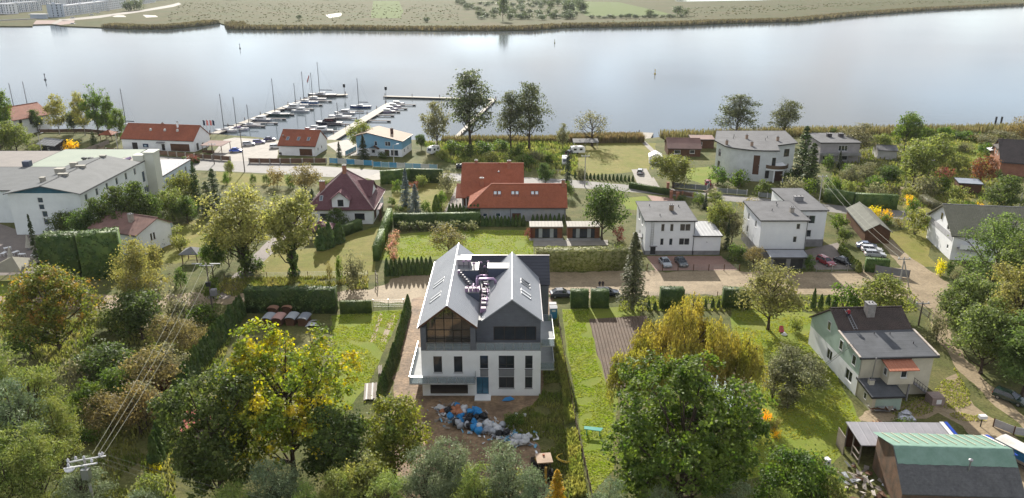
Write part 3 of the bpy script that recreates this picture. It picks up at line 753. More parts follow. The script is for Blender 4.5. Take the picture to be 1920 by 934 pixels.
FELT = M('roof_felt', (0.155, 0.155, 0.16), (0.125, 0.125, 0.13), spec=.1, scale=3, fine=0.07, dirt=0.22, pat='seams', pk=dict(w=1.0, d2=0.01))
FELTD = M('dark_roof_felt', (0.10, 0.105, 0.115), (0.075, 0.08, 0.088), scale=3, fine=0.1, dirt=0.2, pat='seams', pk=dict(dir='Y', w=1.0, d2=0.01))
TILER = M('red_roof_tile', (0.36, 0.115, 0.062), (0.29, 0.095, 0.055), scale=4, rough=0.7, fine=0.08, dirt=0.2, pat='tiles', pk=dict(w=0.30, h=0.36, m=0.012, d=0.05, d2=0.05, j=(0.72,) * 3))
TILEO = M('orange_roof_tile', (0.40, 0.125, 0.065), (0.33, 0.105, 0.055), scale=4, rough=0.7, fine=0.08, dirt=0.15, pat='tiles', pk=dict(w=0.30, h=0.36, m=0.012, d=0.05, d2=0.05, j=(0.72,) * 3))
TILEM = M('burgundy_roof_tile', (0.17, 0.075, 0.085), (0.13, 0.055, 0.065), scale=4, rough=0.45, fine=0.08, pat='tiles', pk=dict(w=0.35, h=0.40, m=0.014, d=0.06, d2=0.06, j=(0.65,) * 3))
TILEB = M('brown_roof_sheet', (0.24, 0.145, 0.125), (0.19, 0.115, 0.10), scale=4, fine=0.08, dirt=0.2, pat='corr', pk=dict(w=0.2, d2=0.04))
def wallrun(mb, p0, p1, z0, z1, rects=(), rev=0.16, mi=0):
 """one wall face with real openings and their reveals; outside is to the right of p0->p1"""
 p0, p1 = Vector((p0[0], p0[1], 0)), Vector((p1[0], p1[1], 0))
 d = p1 - p0; Ln = d.length; d.normalize(); inn = Vector((-d.y, d.x, 0)) * rev
 def P(x, z, k=0): q = p0 + d * x + (inn if k else Vector((0, 0, 0))); return (q.x, q.y, z)
 xs = sorted({0, Ln} | {min(max(a, 0), Ln) for r in rects for a in (r[0], r[0] + r[2])})
 zs = sorted({z0, z1} | {min(max(a, z0), z1) for r in rects for a in (r[1], r[1] + r[3])})
 for i in range(len(xs) - 1):
  for j in range(len(zs) - 1):
   cx, cz = (xs[i] + xs[i + 1]) / 2, (zs[j] + zs[j + 1]) / 2
   if any(r[0] < cx < r[0] + r[2] and r[1] < cz < r[1] + r[3] for r in rects): continue
   mb.face([P(xs[i], zs[j]), P(xs[i + 1], zs[j]), P(xs[i + 1], zs[j + 1]), P(xs[i], zs[j + 1])], mi)
 for x, z, ww, h in [r[:4] for r in rects]:
  a, b = x, x + ww
  for q in ([P(a, z), P(b, z), P(b, z, 1), P(a, z, 1)], [P(b, z + h), P(a, z + h), P(a, z + h, 1), P(b, z + h, 1)],
     [P(a, z + h), P(a, z), P(a, z, 1), P(a, z + h, 1)], [P(b, z), P(b, z + h), P(b, z + h, 1), P(b, z, 1)]):
   mb.face(q, mi)
WCACHE = {}
def window(T, p0, p1, x, z, w_, h, fr=None, gl=None, cols=1, rows=1, rev=0.16, name='window', sill=None, panes=False, fw=0.10, rowz=None):
 """window part (frame) with a pane (or each pane) as sub-part, set back in its opening"""
 fr, gl = fr or PVC, gl or GL
 d = Vector((p1[0] - p0[0], p1[1] - p0[1], 0)).normalized()
 key = (round(w_, 2), round(h, 2), fr.name, gl.name, cols, rows, fw, panes, round(rev, 2), str(rowz), bool(sill))
 if key not in WCACHE:
  mb = MB(); y0, y1 = rev - 0.09, rev - 0.01
  xs = [i * w_ / cols for i in range(cols + 1)]; zs = rowz or [j * h / rows for j in range(rows + 1)]
  for i, xx in enumerate(xs):
   a = max(0, xx - fw / 2) if 0 < i < cols else (0 if i == 0 else w_ - fw)
   mb.box((a, y0, 0), (a + fw, y1, h))
  for j, zz in enumerate(zs):
   a = max(0, zz - fw / 2) if 0 < j < len(zs) - 1 else (0 if j == 0 else h - fw)
   for i in range(cols):
    mb.box((xs[i] + fw * (1 if i == 0 else .5), y0 + .003, a), (xs[i + 1] - fw * (1 if i == cols - 1 else .5), y1 - .003, a + fw))
  if sill:
   mb.box((-0.08, -0.06, -0.06), (w_ + 0.08, rev, -0.003))
  ps = []
  if panes:
   for i in range(cols):
    for j in range(len(zs) - 1):
     g = MB().box((0, y0 + .035, 0), (xs[i + 1] - xs[i] - 0.01, y0 + .05, zs[j + 1] - zs[j] - 0.01)).mesh('pane', gl); ps.append((g, xs[i] + .005, zs[j] + .005))
  else:
   ps.append((MB().box((0.01, y0 + .035, .01), (w_ - .01, y0 + .05, h - .01)).mesh('pane', gl), 0, 0))
  WCACHE[key] = (mb.mesh('window', fr), ps)
 fm, ps = WCACHE[key]
 o = put(fm, name, T, (p0[0] + d.x * x, p0[1] + d.y * x, z), math.atan2(d.y, d.x))
 for g, px_, pz_ in ps:
  put(g, 'pane', o, (px_, 0, pz_))
 return o
def door(T, p0, p1, x, z, w_, h, mat, rev=0.16, name='door', handle=True):
 d = Vector((p1[0] - p0[0], p1[1] - p0[1], 0)).normalized()
 mb = MB().box((0, rev - .08, 0), (w_, rev - .02, h))
 for k in range(3):
  mb.box((w_ * .12, rev - .095, h * (.08 + .31 * k)), (w_ * .88, rev - .08, h * (.32 + .31 * k)))
 o = mb.build(name, mat, T, (p0[0] + d.x * x, p0[1] + d.y * x, z), math.atan2(d.y, d.x))
 if handle:
  MB().box((w_ * .88, rev - .15, h * .46), (w_ * .94, rev - .08, h * .52)).build('handle', METAL, o)
 return o
def edge_fix(p):
 return p
class House:
 """a building thing standing at front-left base corner; local x along the front, y away from the camera"""
 def __init__(s, name, label, cat, fl, L, D, rz=0.0, fr=None, group=None):
  g = G(*fl) if len(fl) == 2 else Vector(fl)
  if fr is not None:
   q = G(*fr) - g
   rz = math.atan2(q.y, q.x); L = L or q.length
  s.L, s.D, s.rz = L, D, rz
  s.T = thing(name, label, cat, (g.x, g.y, 0), rz, group)
  s.F = [(0, 0), (L, 0), (L, D), (0, D)]
 def loc(s, px, py, h):
  """local coordinates of a photo point at height h"""
  q = Matrix.Rotation(-s.rz, 3, 'Z') @ (G(px, py, h) - Vector((s.T.location.x, s.T.location.y, 0)))
  return q
 def walls(s, h, mat, wins={}, F=None, z0=0.0, fr=None, gl=None, plinth=0.0, pmat=None, rev=0.16, name='wall', sill=True, inner=None):
  """wins: {wall index: [(x, z, w, h, kind?, cols?, rows?)]}; one wall part per face"""
  F = F or s.F
  n = len(F)
  for i in range(n):
   a, b = F[i], F[(i + 1) % n]
   ws = wins.get(i, [])
   mb = MB(); wallrun(mb, a, b, z0, h, ws, rev)
   # a plain dark inner skin closes the room behind the openings
   wp = mb.build(name, mat, s.T)
   for ww in ws:
    k = ww[4] if len(ww) > 4 else 'w'
    c = ww[5] if len(ww) > 5 else 1; r = ww[6] if len(ww) > 6 else 1
    if k == 'w': window(s.T, a, b, *ww[:4], fr, gl, c, r, rev, sill=sill)
    elif k == 'W': window(s.T, a, b, *ww[:4], fr, gl, c, r, rev, panes=True)
    elif k == 'd': door(s.T, a, b, *ww[:4], c if c != 1 else BROWNF, rev)
    elif k == 'g': door(s.T, a, b, *ww[:4], c if c != 1 else BROWNF, rev, 'garage_door', False)
   if plinth:
    mb = MB(); wd = Vector((b[0] - a[0], b[1] - a[1], 0)); Ln = wd.length; wd.normalize()
    xs = [0, Ln]
    for ww in ws:
     if ww[1] < plinth: xs += [ww[0], ww[0] + ww[2]]
    xs.sort()
    ang = math.atan2(wd.y, wd.x)
    for j in range(0, len(xs), 2):
     if xs[j + 1] - xs[j] > .05: mb.box((xs[j] - (0.03 if j == 0 else 0), -0.03, z0 - .2), (xs[j + 1] + (0.03 if j == len(xs) - 2 else 0), 0.05, z0 + plinth))
    if mb.v: mb.build('plinth', pmat or PLINTH, s.T, (a[0], a[1], 0), ang)
  return s
 def gable_walls(s, h, rise, mat, axis='x', F=None, off=0.0, both=True):
  x0, x1 = s.F[0][0], s.F[1][0]; y0, y1 = s.F[0][1], s.F[2][1]
  if axis == 'x':
   ym = (y0 + y1) / 2 + off
   MB().face([(x0, y1, h), (x0, y0, h), (x0, ym, h + rise)]).build('gable', mat, s.T)
   MB().face([(x1, y0, h), (x1, y1, h), (x1, ym, h + rise)]).build('gable', mat, s.T)
  else:
   xm = (x0 + x1) / 2 + off
   MB().face([(x0, y0, h), (x1, y0, h), (xm, y0, h + rise)]).build('gable', mat, s.T)
   MB().face([(x1, y1, h), (x0, y1, h), (xm, y1, h + rise)]).build('gable', mat, s.T)
  return s
 def gable_roof(s, h, rise, mat, axis='x', oh=0.4, og=0.3, th=0.2, off=0.0, trim=None, F=None):
  x0, x1 = s.F[0][0], s.F[1][0]; y0, y1 = s.F[0][1], s.F[2][1]
  trim = trim or mat
  if axis == 'x':
   ym = (y0 + y1) / 2 + off
   k0, k1 = rise / (ym - y0), rise / (y1 - ym)
   a, b = x0 - og, x1 + og
   e0, e1 = (y0 - oh, h - oh * k0 + th), (y1 + oh, h - oh * k1 + th)
   r = (ym, h + rise + th)
   s.roofp = [MB().slab([(a, e0[0], e0[1]), (b, e0[0], e0[1]), (b, r[0], r[1]), (a, r[0], r[1])], th, vert=True).build('roof', mat, s.T),
      MB().slab([(b, e1[0], e1[1]), (a, e1[0], e1[1]), (a, r[0], r[1] ), (b, r[0], r[1])], th, vert=True).build('roof', mat, s.T)]
   MB().tube([(a - .02, r[0], r[1] + .02), (b + .02, r[0], r[1] + .02)], 0.11, 6).build('ridge', trim, s.roofp[0])
   MB().tube([(a, e0[0] - .06, e0[1] - th), (b, e0[0] - .06, e0[1] - th)], 0.07, 6).build('gutter', DMETAL, s.T)
  else:
   xm = (x0 + x1) / 2 + off
   k0, k1 = rise / (xm - x0), rise / (x1 - xm)
   a, b = y0 - og, y1 + og
   e0, e1 = (x0 - oh, h - oh * k0 + th), (x1 + oh, h - oh * k1 + th)
   r = (xm, h + rise + th)
   s.roofp = [MB().slab([(e0[0], b, e0[1]), (e0[0], a, e0[1]), (r[0], a, r[1]), (r[0], b, r[1])], th, vert=True).build('roof', mat, s.T),
      MB().slab([(e1[0], a, e1[1]), (e1[0], b, e1[1]), (r[0], b, r[1]), (r[0], a, r[1])], th, vert=True).build('roof', mat, s.T)]
   MB().tube([(r[0], a - .02, r[1] + .02), (r[0], b + .02, r[1] + .02)], 0.11, 6).build('ridge', trim, s.roofp[0])
   for e, sg in ((e0, -1), (e1, 1)):
    MB().tube([(e[0] + sg * .06, a, e[1] - th), (e[0] + sg * .06, b, e[1] - th)], 0.07, 6).build('gutter', DMETAL, s.T)
  s.pl = (axis, h, rise, th, off)
  return s
 def roof_z(s, x, y):
  axis, h, rise, th, off = s.pl
  x0, x1 = s.F[0][0], s.F[1][0]; y0, y1 = s.F[0][1], s.F[2][1]
  if axis == 'x':
   ym = (y0 + y1) / 2 + off
   return h + th + rise * ((y - y0) / (ym - y0) if y < ym else (y1 - y) / (y1 - ym))
  xm = (x0 + x1) / 2 + off
  return h + th + rise * ((x - x0) / (xm - x0) if x < xm else (x1 - x) / (x1 - xm))
 def chimney(s, x, y, z0, z1, a=0.6, b=0.6, mat=None, cap=None):
  mb = MB().box((x - a / 2, y - b / 2, z0), (x + a / 2, y + b / 2, z1))
  o = mb.build('chimney', mat or CHIM, s.T)
  MB().box((x - a / 2 - .06, y - b / 2 - .06, z1 + .002), (x + a / 2 + .06, y + b / 2 + .06, z1 + .1)).build('chimney_cap', cap or PLINTH, o)
  m2 = MB()
  for k in (-1, 1):
   m2.tube([(x + k * a * .22, y, z1 + .1), (x + k * a * .22, y, z1 + .3)], 0.09, 8)
  m2.build('flue', DMETAL, o)
  return o
 def skylight(s, x, y, w_, l, fr=None, gl=None):
  """roof window lying on the roof at local (x,y); l measured along the slope"""
  axis, h, rise, th, off = s.pl
  e = 0.05
  if axis == 'x':
   sl = (s.roof_z(x, y + e) - s.roof_z(x, y - e)) / (2 * e); rot = (math.atan(sl), 0, 0)
  else:
   sl = (s.roof_z(x + e, y) - s.roof_z(x - e, y)) / (2 * e); rot = (0, -math.atan(sl), 0)
  mb = MB(); f = .1; a, b = (w_ / 2, l / 2) if axis == 'x' else (l / 2, w_ / 2)
  mb.box((-a, -b, 0), (a, -b + f, .1)).box((-a, b - f, 0), (a, b, .1)).box((-a, -b + f, 0), (-a + f, b - f, .1)).box((a - f, -b + f, 0), (a, b - f, .1))
  o = put(mb.mesh('skylight', fr or DMETAL), 'skylight', s.T, (x, y, s.roof_z(x, y)), rot=rot)
  MB().box((-a + f, -b + f, .02), (a - f, b - f, .06)).build('pane', gl or GLB, o)
  return o
 def flat_roof(s, z, mat, oh=0.25, th=0.25, F=None, trim=None, slope=0.0, name='roof'):
  F = F or s.F
  cx, cy = sum(p[0] for p in F) / len(F), sum(p[1] for p in F) / len(F)
  ymin, ymax = min(p[1] for p in F), max(p[1] for p in F); xmin, xmax = min(p[0] for p in F), max(p[0] for p in F)
  P = []
  for p in F:
   P.append((p[0] + (oh if p[0] > cx else -oh), p[1] + (oh if p[1] > cy else -oh), z + th + slope * (p[1] - ymin)))
  o = MB().slab(P, th, vert=True).build(name, mat, s.T)
  mb = MB(); n = len(P)
  for i in range(n):
   a, b = Vector(P[i]), Vector(P[(i + 1) % n])
   mb.beam(a + Vector((0, 0, -.09)), b + Vector((0, 0, -.09)), 0.08, 0.26)
  mb.build('fascia', trim or DMETAL, o)
  return o
 def part(s, mb, name, mat, parent=None):
  return mb.build(name, mat, parent or s.T)
def pipe(T, x, y, z0, z1, mat=None, r=0.06):
 return MB().tube([(x, y, z0), (x, y, z1)], r, 6).build('downpipe', mat or DMETAL, T)
def vents(T, pts, r=0.09, h=0.5):
 for x, y, z in pts:
  MB().tube([(x, y, z - .1), (x, y, z + h), (x, y, z + h + .05)], [r, r, r * 1.8], 8).build('vent_pipe', DMETAL, T)
# ================================================================== the new grey and white apartment house (middle)
SEAM = M('standing_seam_zinc', (0.27, 0.285, 0.31), (0.23, 0.245, 0.27), scale=4, rough=0.38, spec=0.5, fine=0.03, pat='seams', pk=dict(w=0.52, d2=0.05))
CLAD = M('charcoal_cladding', (0.155, 0.165, 0.188), (0.13, 0.138, 0.158), scale=2, rough=0.7, fine=0.06, pat='brick', pk=dict(w=0.6, h=0.14, m=0.012, d=0.015, j=(0.7,) * 3))
DTILE = M('flat_slate_tile', (0.060, 0.064, 0.080), (0.048, 0.051, 0.065), scale=3, rough=0.45, fine=0.06)
TRIM = M('pale_ridge_trim', (0.40, 0.37, 0.39), (0.34, 0.315, 0.335), scale=1, rough=0.35, fine=0.03)
PANEL = M('grey_spandrel', (0.20, 0.205, 0.215), (0.17, 0.175, 0.185), scale=1, rough=0.6, fine=0.04)
DECK = M('deck_slab', (0.40, 0.41, 0.41), (0.34, 0.35, 0.35), scale=2, fine=0.06, dirt=0.15)
FRB = M('bronze_frame', (0.055, 0.038, 0.026), rough=0.4, fine=0.04)
RAILG = bpy.data.materials.new('railing_glass'); RAILG.use_nodes = True
_t = RAILG.node_tree; _b = _t.nodes['Principled BSDF']
_b.inputs['Base Color'].default_value = (0.30, 0.34, 0.36, 1); _b.inputs['Roughness'].default_value = 0.08
_tr = N(_t, 'ShaderNodeBsdfTransparent', ins={0: (0.80, 0.86, 0.88, 1)}); _ms = N(_t, 'ShaderNodeMixShader', ins={0: 0.42})
LK(_t, _tr.outputs[0], _ms.inputs[1]); LK(_t, _b.outputs[0], _ms.inputs[2]); LK(_t, _ms.outputs[0], _t.nodes['Material Output'].inputs[0])
ROOMG = bpy.data.materials.new('loggia_glass'); ROOMG.use_nodes = True
_t = ROOMG.node_tree; _b = _t.nodes['Principled BSDF']
_b.inputs['Base Color'].default_value = (0.42, 0.40, 0.36, 1); _b.inputs['Roughness'].default_value = 0.03; _b.inputs['Metallic'].default_value = 0.8
_tr = N(_t, 'ShaderNodeBsdfTransparent', ins={0: (0.62, 0.60, 0.55, 1)}); _ms = N(_t, 'ShaderNodeMixShader', ins={0: 0.5})
LK(_t, _tr.outputs[0], _ms.inputs[1]); LK(_t, _b.outputs[0], _ms.inputs[2]); LK(_t, _ms.outputs[0], _t.nodes['Material Output'].inputs[0])
H = House('apartment_house', 'new white and charcoal house with two steep gables and ducts between them', 'house', (793, 742), 16.92, 25.4)
T = H.T
ZF = 7.3
# white lower storeys
F0 = [(0, 0), (16.92, 0), (16.92, 17.2), (0, 25.4)]
front = [(1.7, 3.75, 1.2, 2.6), (4.6, 3.75, 1.2, 2.6), (8.3, 4.35, 1.15, 2.1), (10.95, 4.35, 2.2, 2.1), (14.7, 4.35, 1.05, 2.1), (10.95, 1.2, 2.2, 1.85), (14.7, 1.2, 1.05, 1.85), (7.75, 0.2, 1.75, 2.85), (1.1, 0.25, 5.4, 2.35)]
mb = MB(); wallrun(mb, (0, 0), (16.92, 0), -0.3, ZF, front, 0.22); mb.build('wall', WHITE, T)
for k, fw in enumerate(front[:7]):
 window(T, (0, 0), (16.92, 0), *fw, fr=DARKF, cols=(2 if fw[2] > 2 else 1), rows=1, rev=0.22, panes=True, sill=True, rowz=([0, 0.62, 2.1] if 2 <= k <= 4 else None))
for x, w_ in ((8.3, 1.15), (10.95, 2.2), (14.7, 1.05)):
 MB().box((x, -0.012, 3.10), (x + w_, 0.0, 4.26)).build('spandrel', PANEL, T)
dr = MB(); dr.box((0, 0.12, 0), (0.09, 0.2, 2.85)).box((1.66, 0.12, 0), (1.75, 0.2, 2.85)).box((0.09, 0.12, 2.76), (1.66, 0.2, 2.85)).box((0.85, 0.12, 0), (0.93, 0.2, 2.76))
d_ = dr.build('door', M('blue_door_frame', (0.03, 0.10, 0.17), rough=0.4), T, (7.75, 0, 0.2))
for a in (0.09, 0.93):
 MB().box((a, 0.15, 0.02), (a + 0.74, 0.17, 2.75)).build('pane', GLASS('blue_film', (0.02, 0.085, 0.14)), d_)
MB().box((7.5, -1.5, -0.1), (9.8, -0.01, 0.16)).build('step', WHITE, T)
# garage void: floor, walls, back
gm = MB(); gm.box((1.12, 7.0, .2), (6.48, 7.1, 2.7)); gm.box((1.0, .23, .2), (1.1, 7.0, 2.7)); gm.box((6.5, .23, .2), (6.6, 7.0, 2.7)); gm.box((1.1, .02, .1), (6.5, 7.0, .24)); gm.box((1.1, .23, 2.61), (6.5, 7.0, 2.8))
gm.build('garage_recess', M('bare_block', (0.2, 0.16, 0.13), rough=0.9), T)
for a, b in (((16.92, 0), (16.92, 17.2)), ((16.92, 25.4), (0, 25.4)), ((0, 25.4), (0, 0))):
 mb = MB(); wallrun(mb, a, b, -0.3, ZF, [(4, 3.4, 1.4, 2.3), (10, 3.4, 1.4, 2.3)] if a[0] == b[0] else [], 0.2); mb.build('wall', WHITE, T)
 if a[0] == b[0]:
  for x in (4, 10): window(T, a, b, x, 3.4, 1.4, 2.3, fr=DARKF, rev=0.2)
MB().box((7.75, 0.01, ZF - .02), (16.91, 2.2, ZF + .04)).build('terrace_floor', DECK, T)
MB().box((0.02, 0.02, ZF - .03), (7.7, 25.3, ZF + .03)).build('floor_slab', DECK, T)
# upper storeys, charcoal
ZE, ZR, XR = 10.95, 14.05, 3.85
wl = MB()
wl.box((0, 0, ZF), (0.75, 1.2, ZE - .1)).box((7.0, 0, ZF), (7.75, 1.2, ZE - .1))
wl.face([(0, 25.4, ZF), (0, 0, ZF), (0, 0, ZE), (0, 25.4, ZE)])
wl.face([(7.75, 0, ZF), (7.75, 17, ZF), (7.75, 17, ZE), (7.75, 0, ZE)])
wl.face([(7.75, 25.4, ZF), (0, 25.4, ZF), (0, 25.4, ZE), (XR, 25.4, ZR), (7.75, 25.4, ZE)])
wl.build('upper_wall', CLAD, T)
MB().box((0.0, -.02, ZF - .06), (16.92, -.001, ZF + .02)).build('flashing', PANEL, T)
# loggia glazing under the left gable
lg = MB(); yg = 1.15
def zt(x): return ZE - 0.1 + (ZR - ZE) * (x / XR if x < XR else (7.75 - x) / (7.75 - XR)) - 0.05
xs = [0.75, 2.0, 3.25, 4.5, 5.75, 7.0]
for x in xs: lg.box((x - .05, yg - .06, ZF + .04), (x + .05, yg + .06, zt(x)))
for z in (8.55, 9.95, 11.75):
 a, b = 0.75, 7.0
 while zt(a) < z: a += .05
 while zt(b) < z: b -= .05
 lg.box((a, yg - .055, z - .05), (b, yg + .055, z + .05))
lg.beam((0.7, yg, zt(.7)), (XR, yg, zt(XR)), .1, .12); lg.beam((XR, yg, zt(XR)), (7.05, yg, zt(7.05)), .1, .12)
lgo = lg.build('loggia_frame', DARKF, T)
for i in range(5):
 a, b = xs[i] + .05, xs[i + 1] - .05
 for z0, z1 in ((ZF + .04, 8.5), (8.6, 9.9), (10.0, 11.7), (11.8, 99)):
  P = []
  pts = [a] + ([XR] if a < XR < b else []) + [b]
  tops = [(x, min(z1, zt(x) - .03)) for x in pts]
  if max(t[1] for t in tops) <= z0 + .05: continue
  poly = [(a, yg, z0), (b, yg, z0)] + [(x, yg, max(z, z0 + .01)) for x, z in tops[::-1]]
  MB().slab(poly, 0.02).build('pane', ROOMG, lgo)
bd = MB(); bd.box((4.55, yg - .075, ZF + .06), (4.63, yg + .05, 9.9)).box((5.62, yg - .075, ZF + .06), (5.70, yg + .05, 9.9)).box((4.63, yg - .075, 9.82), (5.62, yg + .05, 9.9)); bd.build('balcony_door', FRB, T)
rm = MB(); rm.slab([(0.3, 8.0, ZF + .05), (7.4, 8.0, ZF + .05), (7.4, 8.0, 10.9), (XR, 8.0, 13.6), (0.3, 8.0, 10.9)], .1); rm.build('room_wall', M('room_plaster', (0.42, 0.38, 0.30), (0.3, 0.27, 0.2), scale=1.5), T)
# roofs
def roof2(name, x0, xr, x1, zl, zr_, zr2, y0, y1, mat, oh=0.25, th=0.22):
 k0, k1 = (zr_ - zl) / (xr - x0), (zr_ - zr2) / (x1 - xr)
 a = MB().slab([(x0 - oh, y1, zl - oh * k0 + th), (x0 - oh, y0, zl - oh * k0 + th), (xr, y0, zr_ + th), (xr, y1, zr_ + th)], th, vert=True).build(name, mat, T)
 b = MB().slab([(x1 + oh, y0, zr2 - oh * k1 + th), (x1 + oh, y1, zr2 - oh * k1 + th), (xr, y1, zr_ + th), (xr, y0, zr_ + th)], th, vert=True).build(name, mat, T)
 MB().beam((xr, y0 - .02, zr_ + th + .03), (xr, y1 + .02, zr_ + th + .03), .15, .06).build('ridge_cap', TRIM, a)
 return a, b
ra, rb = roof2('roof', 0, XR, 7.75, ZE, ZR, ZE, -0.3, 25.7, SEAM)
for s_, (xa, za) in ((ra, (-0.25, ZE - .2 + .22)), (rb, (8.0, ZE - .2 + .22))):
 MB().beam((xa, -.34, za - .08), (XR, -.34, ZR + .12), .06, .26).build('verge', BROWNF if True else TRIM, s_)
MB().beam((-.33, -.3, ZE - .1), (-.33, 25.7, ZE - .1), .1, .12).build('gutter', TRIM, T)
XG, YG = 12.84, 2.2
rc, rd = roof2('roof', 8.77, XG, 16.92, ZE, ZR, ZE, YG - .3, 21.2, SEAM)
MB().beam((17.22, YG - .3, ZE - .1), (17.22, 17.3, ZE - .1), .1, .12).build('gutter', TRIM, T)
mb = MB(); fw = [(10.2 - 8.0, 7.75, 6.1, 2.2)]
wallrun(mb, (8.0, YG), (16.92, YG), ZF, ZE, fw, 0.2)
mb.face([(8.77, YG, ZE), (16.92, YG, ZE), (XG, YG, ZR)]); mb.face([(16.92, YG, ZF), (16.92, 17.2, ZF), (16.92, 17.2, ZE), (16.92, YG, ZE)])
mb.face([(7.75, YG, ZF), (8.0, YG, ZF), (8.0, YG, 10.75), (7.75, YG, 10.75)])
mb.build('upper_wall', CLAD, T)
window(T, (8.0, YG), (16.92, YG), *fw[0], fr=FRB, cols=4, rev=0.2, panes=True)
# valley floor between the gables, cross ridge with dark tile courses, rear wing
MB().face([(7.75, 2.2, 10.78), (8.77, 2.2, 10.78), (8.77, 18.5, 10.95), (7.75, 18.5, 10.95)]).build('valley_gutter', PANEL, T)
YR, ZC = 21.2, 13.55
cr_ = MB(); ncr = 9
for k in range(ncr):
 y0, y1 = 17.3 + (YR - 17.3) * k / ncr, 17.3 + (YR - 17.3) * (k + 1) / ncr + 0.04
 z0, z1 = 9.95 + (ZC - 9.95) * k / ncr, 9.95 + (ZC - 9.95) * (k + 1) / ncr
 cr_.slab([(4.0, y0, z0 + .12), (18.95, y0, z0 + .12), (18.95, y1, z1 + .07), (4.0, y1, z1 + .07)], .06, vert=True)
co = cr_.build('tile_course', DTILE, T); co['kind'] = 'stuff'
MB().slab([(18.95, 25.4, 9.95), (4, 25.4, 9.95), (4, YR, ZC), (18.95, YR, ZC)], .2, vert=True).build('roof', DTILE, T)
MB().beam((3.6, YR, ZC + .16), (19.0, YR, ZC + .16), .24, .12).build('ridge_cap', TRIM, co)
rw = MB(); rw.face([(16.92, 17.2, 0), (18.75, 17.2, 0), (18.75, 17.2, 9.95), (16.92, 17.2, 9.95)]); rw.face([(18.75, 17.2, 0), (18.75, 25.4, 0), (18.75, 25.4, 9.95), (18.75, YR, ZC), (18.75, 17.2, 9.95)]); rw.face([(18.75, 25.4, 0), (7.75, 25.4, 0), (7.75, 25.4, 9.95), (18.75, 25.4, 9.95)])
rw.build('rear_wing_wall', CLAD, T)
# dormer boxes on the inner slopes
ND = M('navy_dormer_sheet', (0.085, 0.10, 0.14), (0.07, 0.085, 0.12), scale=2, rough=0.5, fine=0.05)
for (x0, x1, y0, y1, zb, z1) in ((4.05, 7.6, 14.2, 17.6, 10.9, 13.75), (5.7, 7.95, 8.3, 9.8, 10.9, 12.5), (9.1, 12.5, 15.0, 17.4, 10.9, 13.75)):
 do = MB().box((x0, y0, zb), (x1, y1, z1)).build('dormer', ND, T)
 MB().box((x0 - .06, y0 - .08, z1 + .003), (x1 + .06, y1 + .06, z1 + .12)).build('dormer_roof', PANEL, do)
 for xa in (x0, x1): MB().box((xa - .10, y0 - .08, z1 + .12), (xa + .04, y1 + .06, z1 + .2)).build('dormer_edge', TRIM, do)
MB().box((4.2, 16.2, 13.9), (6.3, 17.6, 14.8)).box((4.12, 16.1, 14.8), (6.4, 17.7, 14.9)).build('air_unit', M('pale_unit', (0.45, 0.41, 0.43), rough=0.5), T)
VB = M('glint_tinted_vent_box', (.33, .22, .33), (.27, .18, .27), rough=.5); DUCT = M('glint_tinted_duct', (0.42, 0.30, 0.45), (0.36, 0.27, 0.39), rough=0.45, metal=0.6, scale=0.5, fine=0.02)  # purple glints off the shiny steel are painted into both base colours
RMET = M('dull_steel', (.17, .165, .185), (.13, .125, .14), rough=.6, metal=.2)
def vent(x, y, z, h, r=.13):
 v = MB().tube([(x, y, z), (x, y, z + h)], r * .7, 8).build('vent_pipe', RMET, T)
 MB().lathe([(r * 1.7, 0), (r * 2.0, .06), (r * 1.2, .2), (.02, .26)], 10, (x, y, z + h)).build('vent_cap', VB, v)
for a in ((5.3, 15.2, 13.85, 1.0), (6.1, 15.0, 13.85, 1.2, .17), (6.9, 14.9, 13.85, .8), (7.9, 18.0, 11.0, 2.6), (8.5, 17.2, 11.0, 2.2), (9.0, 18.2, 11, 2.7), (6.2, 9.1, 12.6, .5), (6.8, 9.2, 12.6, .45), (7.5, 9.0, 12.6, .55)): vent(*a)
for i, x in enumerate((5.85, 6.45, 7.0, 7.55)):
 MB().box((x, 8.4, 12.62), (x + .42, 9.0, 13.25)).build('vent_box', VB, T)
for i in range(9):
 f = i / 8; MB().box((4.5 + 2.4 * f, 12.9 - 2.6 * f, ZE + (ZR - ZE) * (7.75 - 4.5 - 2.4 * f) / 3.9 + .2), (4.85 + 2.4 * f, 13.3 - 2.6 * f, ZE + (ZR - ZE) * (7.75 - 4.5 - 2.4 * f) / 3.9 + .75)).build('roof_pipe_box', RMET if i else VB, T)
def duct(pts, r=.17, m=None): MB().tube(pts, r, 9).build('duct', m or DUCT, T, smooth=True)
duct([(7.5, 12.5, 11.0), (7.5, 12.5, 12.7), (7.8, 12.5, 13.05), (10.0, 12.5, 13.1), (10.3, 12.5, 12.8), (10.3, 12.5, 11.8)], .2)
duct([(7.4, 12.0, 11), (7.4, 12.0, 12.9), (7.4, 13.4, 13.1), (8.2, 14.4, 12.9)], .16)
duct([(7.0, 11.6, 11.3), (7.0, 11.6, 12.6), (7.0, 10.2, 12.6)], .15); duct([(7.9, 11.5, 11), (7.9, 11.5, 12.3), (7.9, 9.9, 12.3)], .15)
duct([(8.5, 15.5, 11.2), (8.5, 15.5, 12.4), (9.3, 16.2, 12.9), (9.3, 17, 13.3)], .2, RMET); duct([(7.8, 15.3, 12.4), (9.2, 15.3, 12.4)], .24)
for k in range(5):
 duct([(8.6 + .22 * (k % 3), 13.2 - k * 1.5, 11.0), (8.6 + .22 * (k % 3), 13.2 - k * 1.5, 12.0), (9.3, 12.8 - k * 1.5, 12.0)], .11, RMET if k % 2 else DUCT)
for k, y in enumerate((4.5, 6.0, 7.2, 10.4, 11.2, 13.9)):
 MB().box((8.35, y, 11.0), (9.05, y + .6, 11.75 + .12 * (k % 3))).build('air_unit', RMET if k % 2 else VB, T)
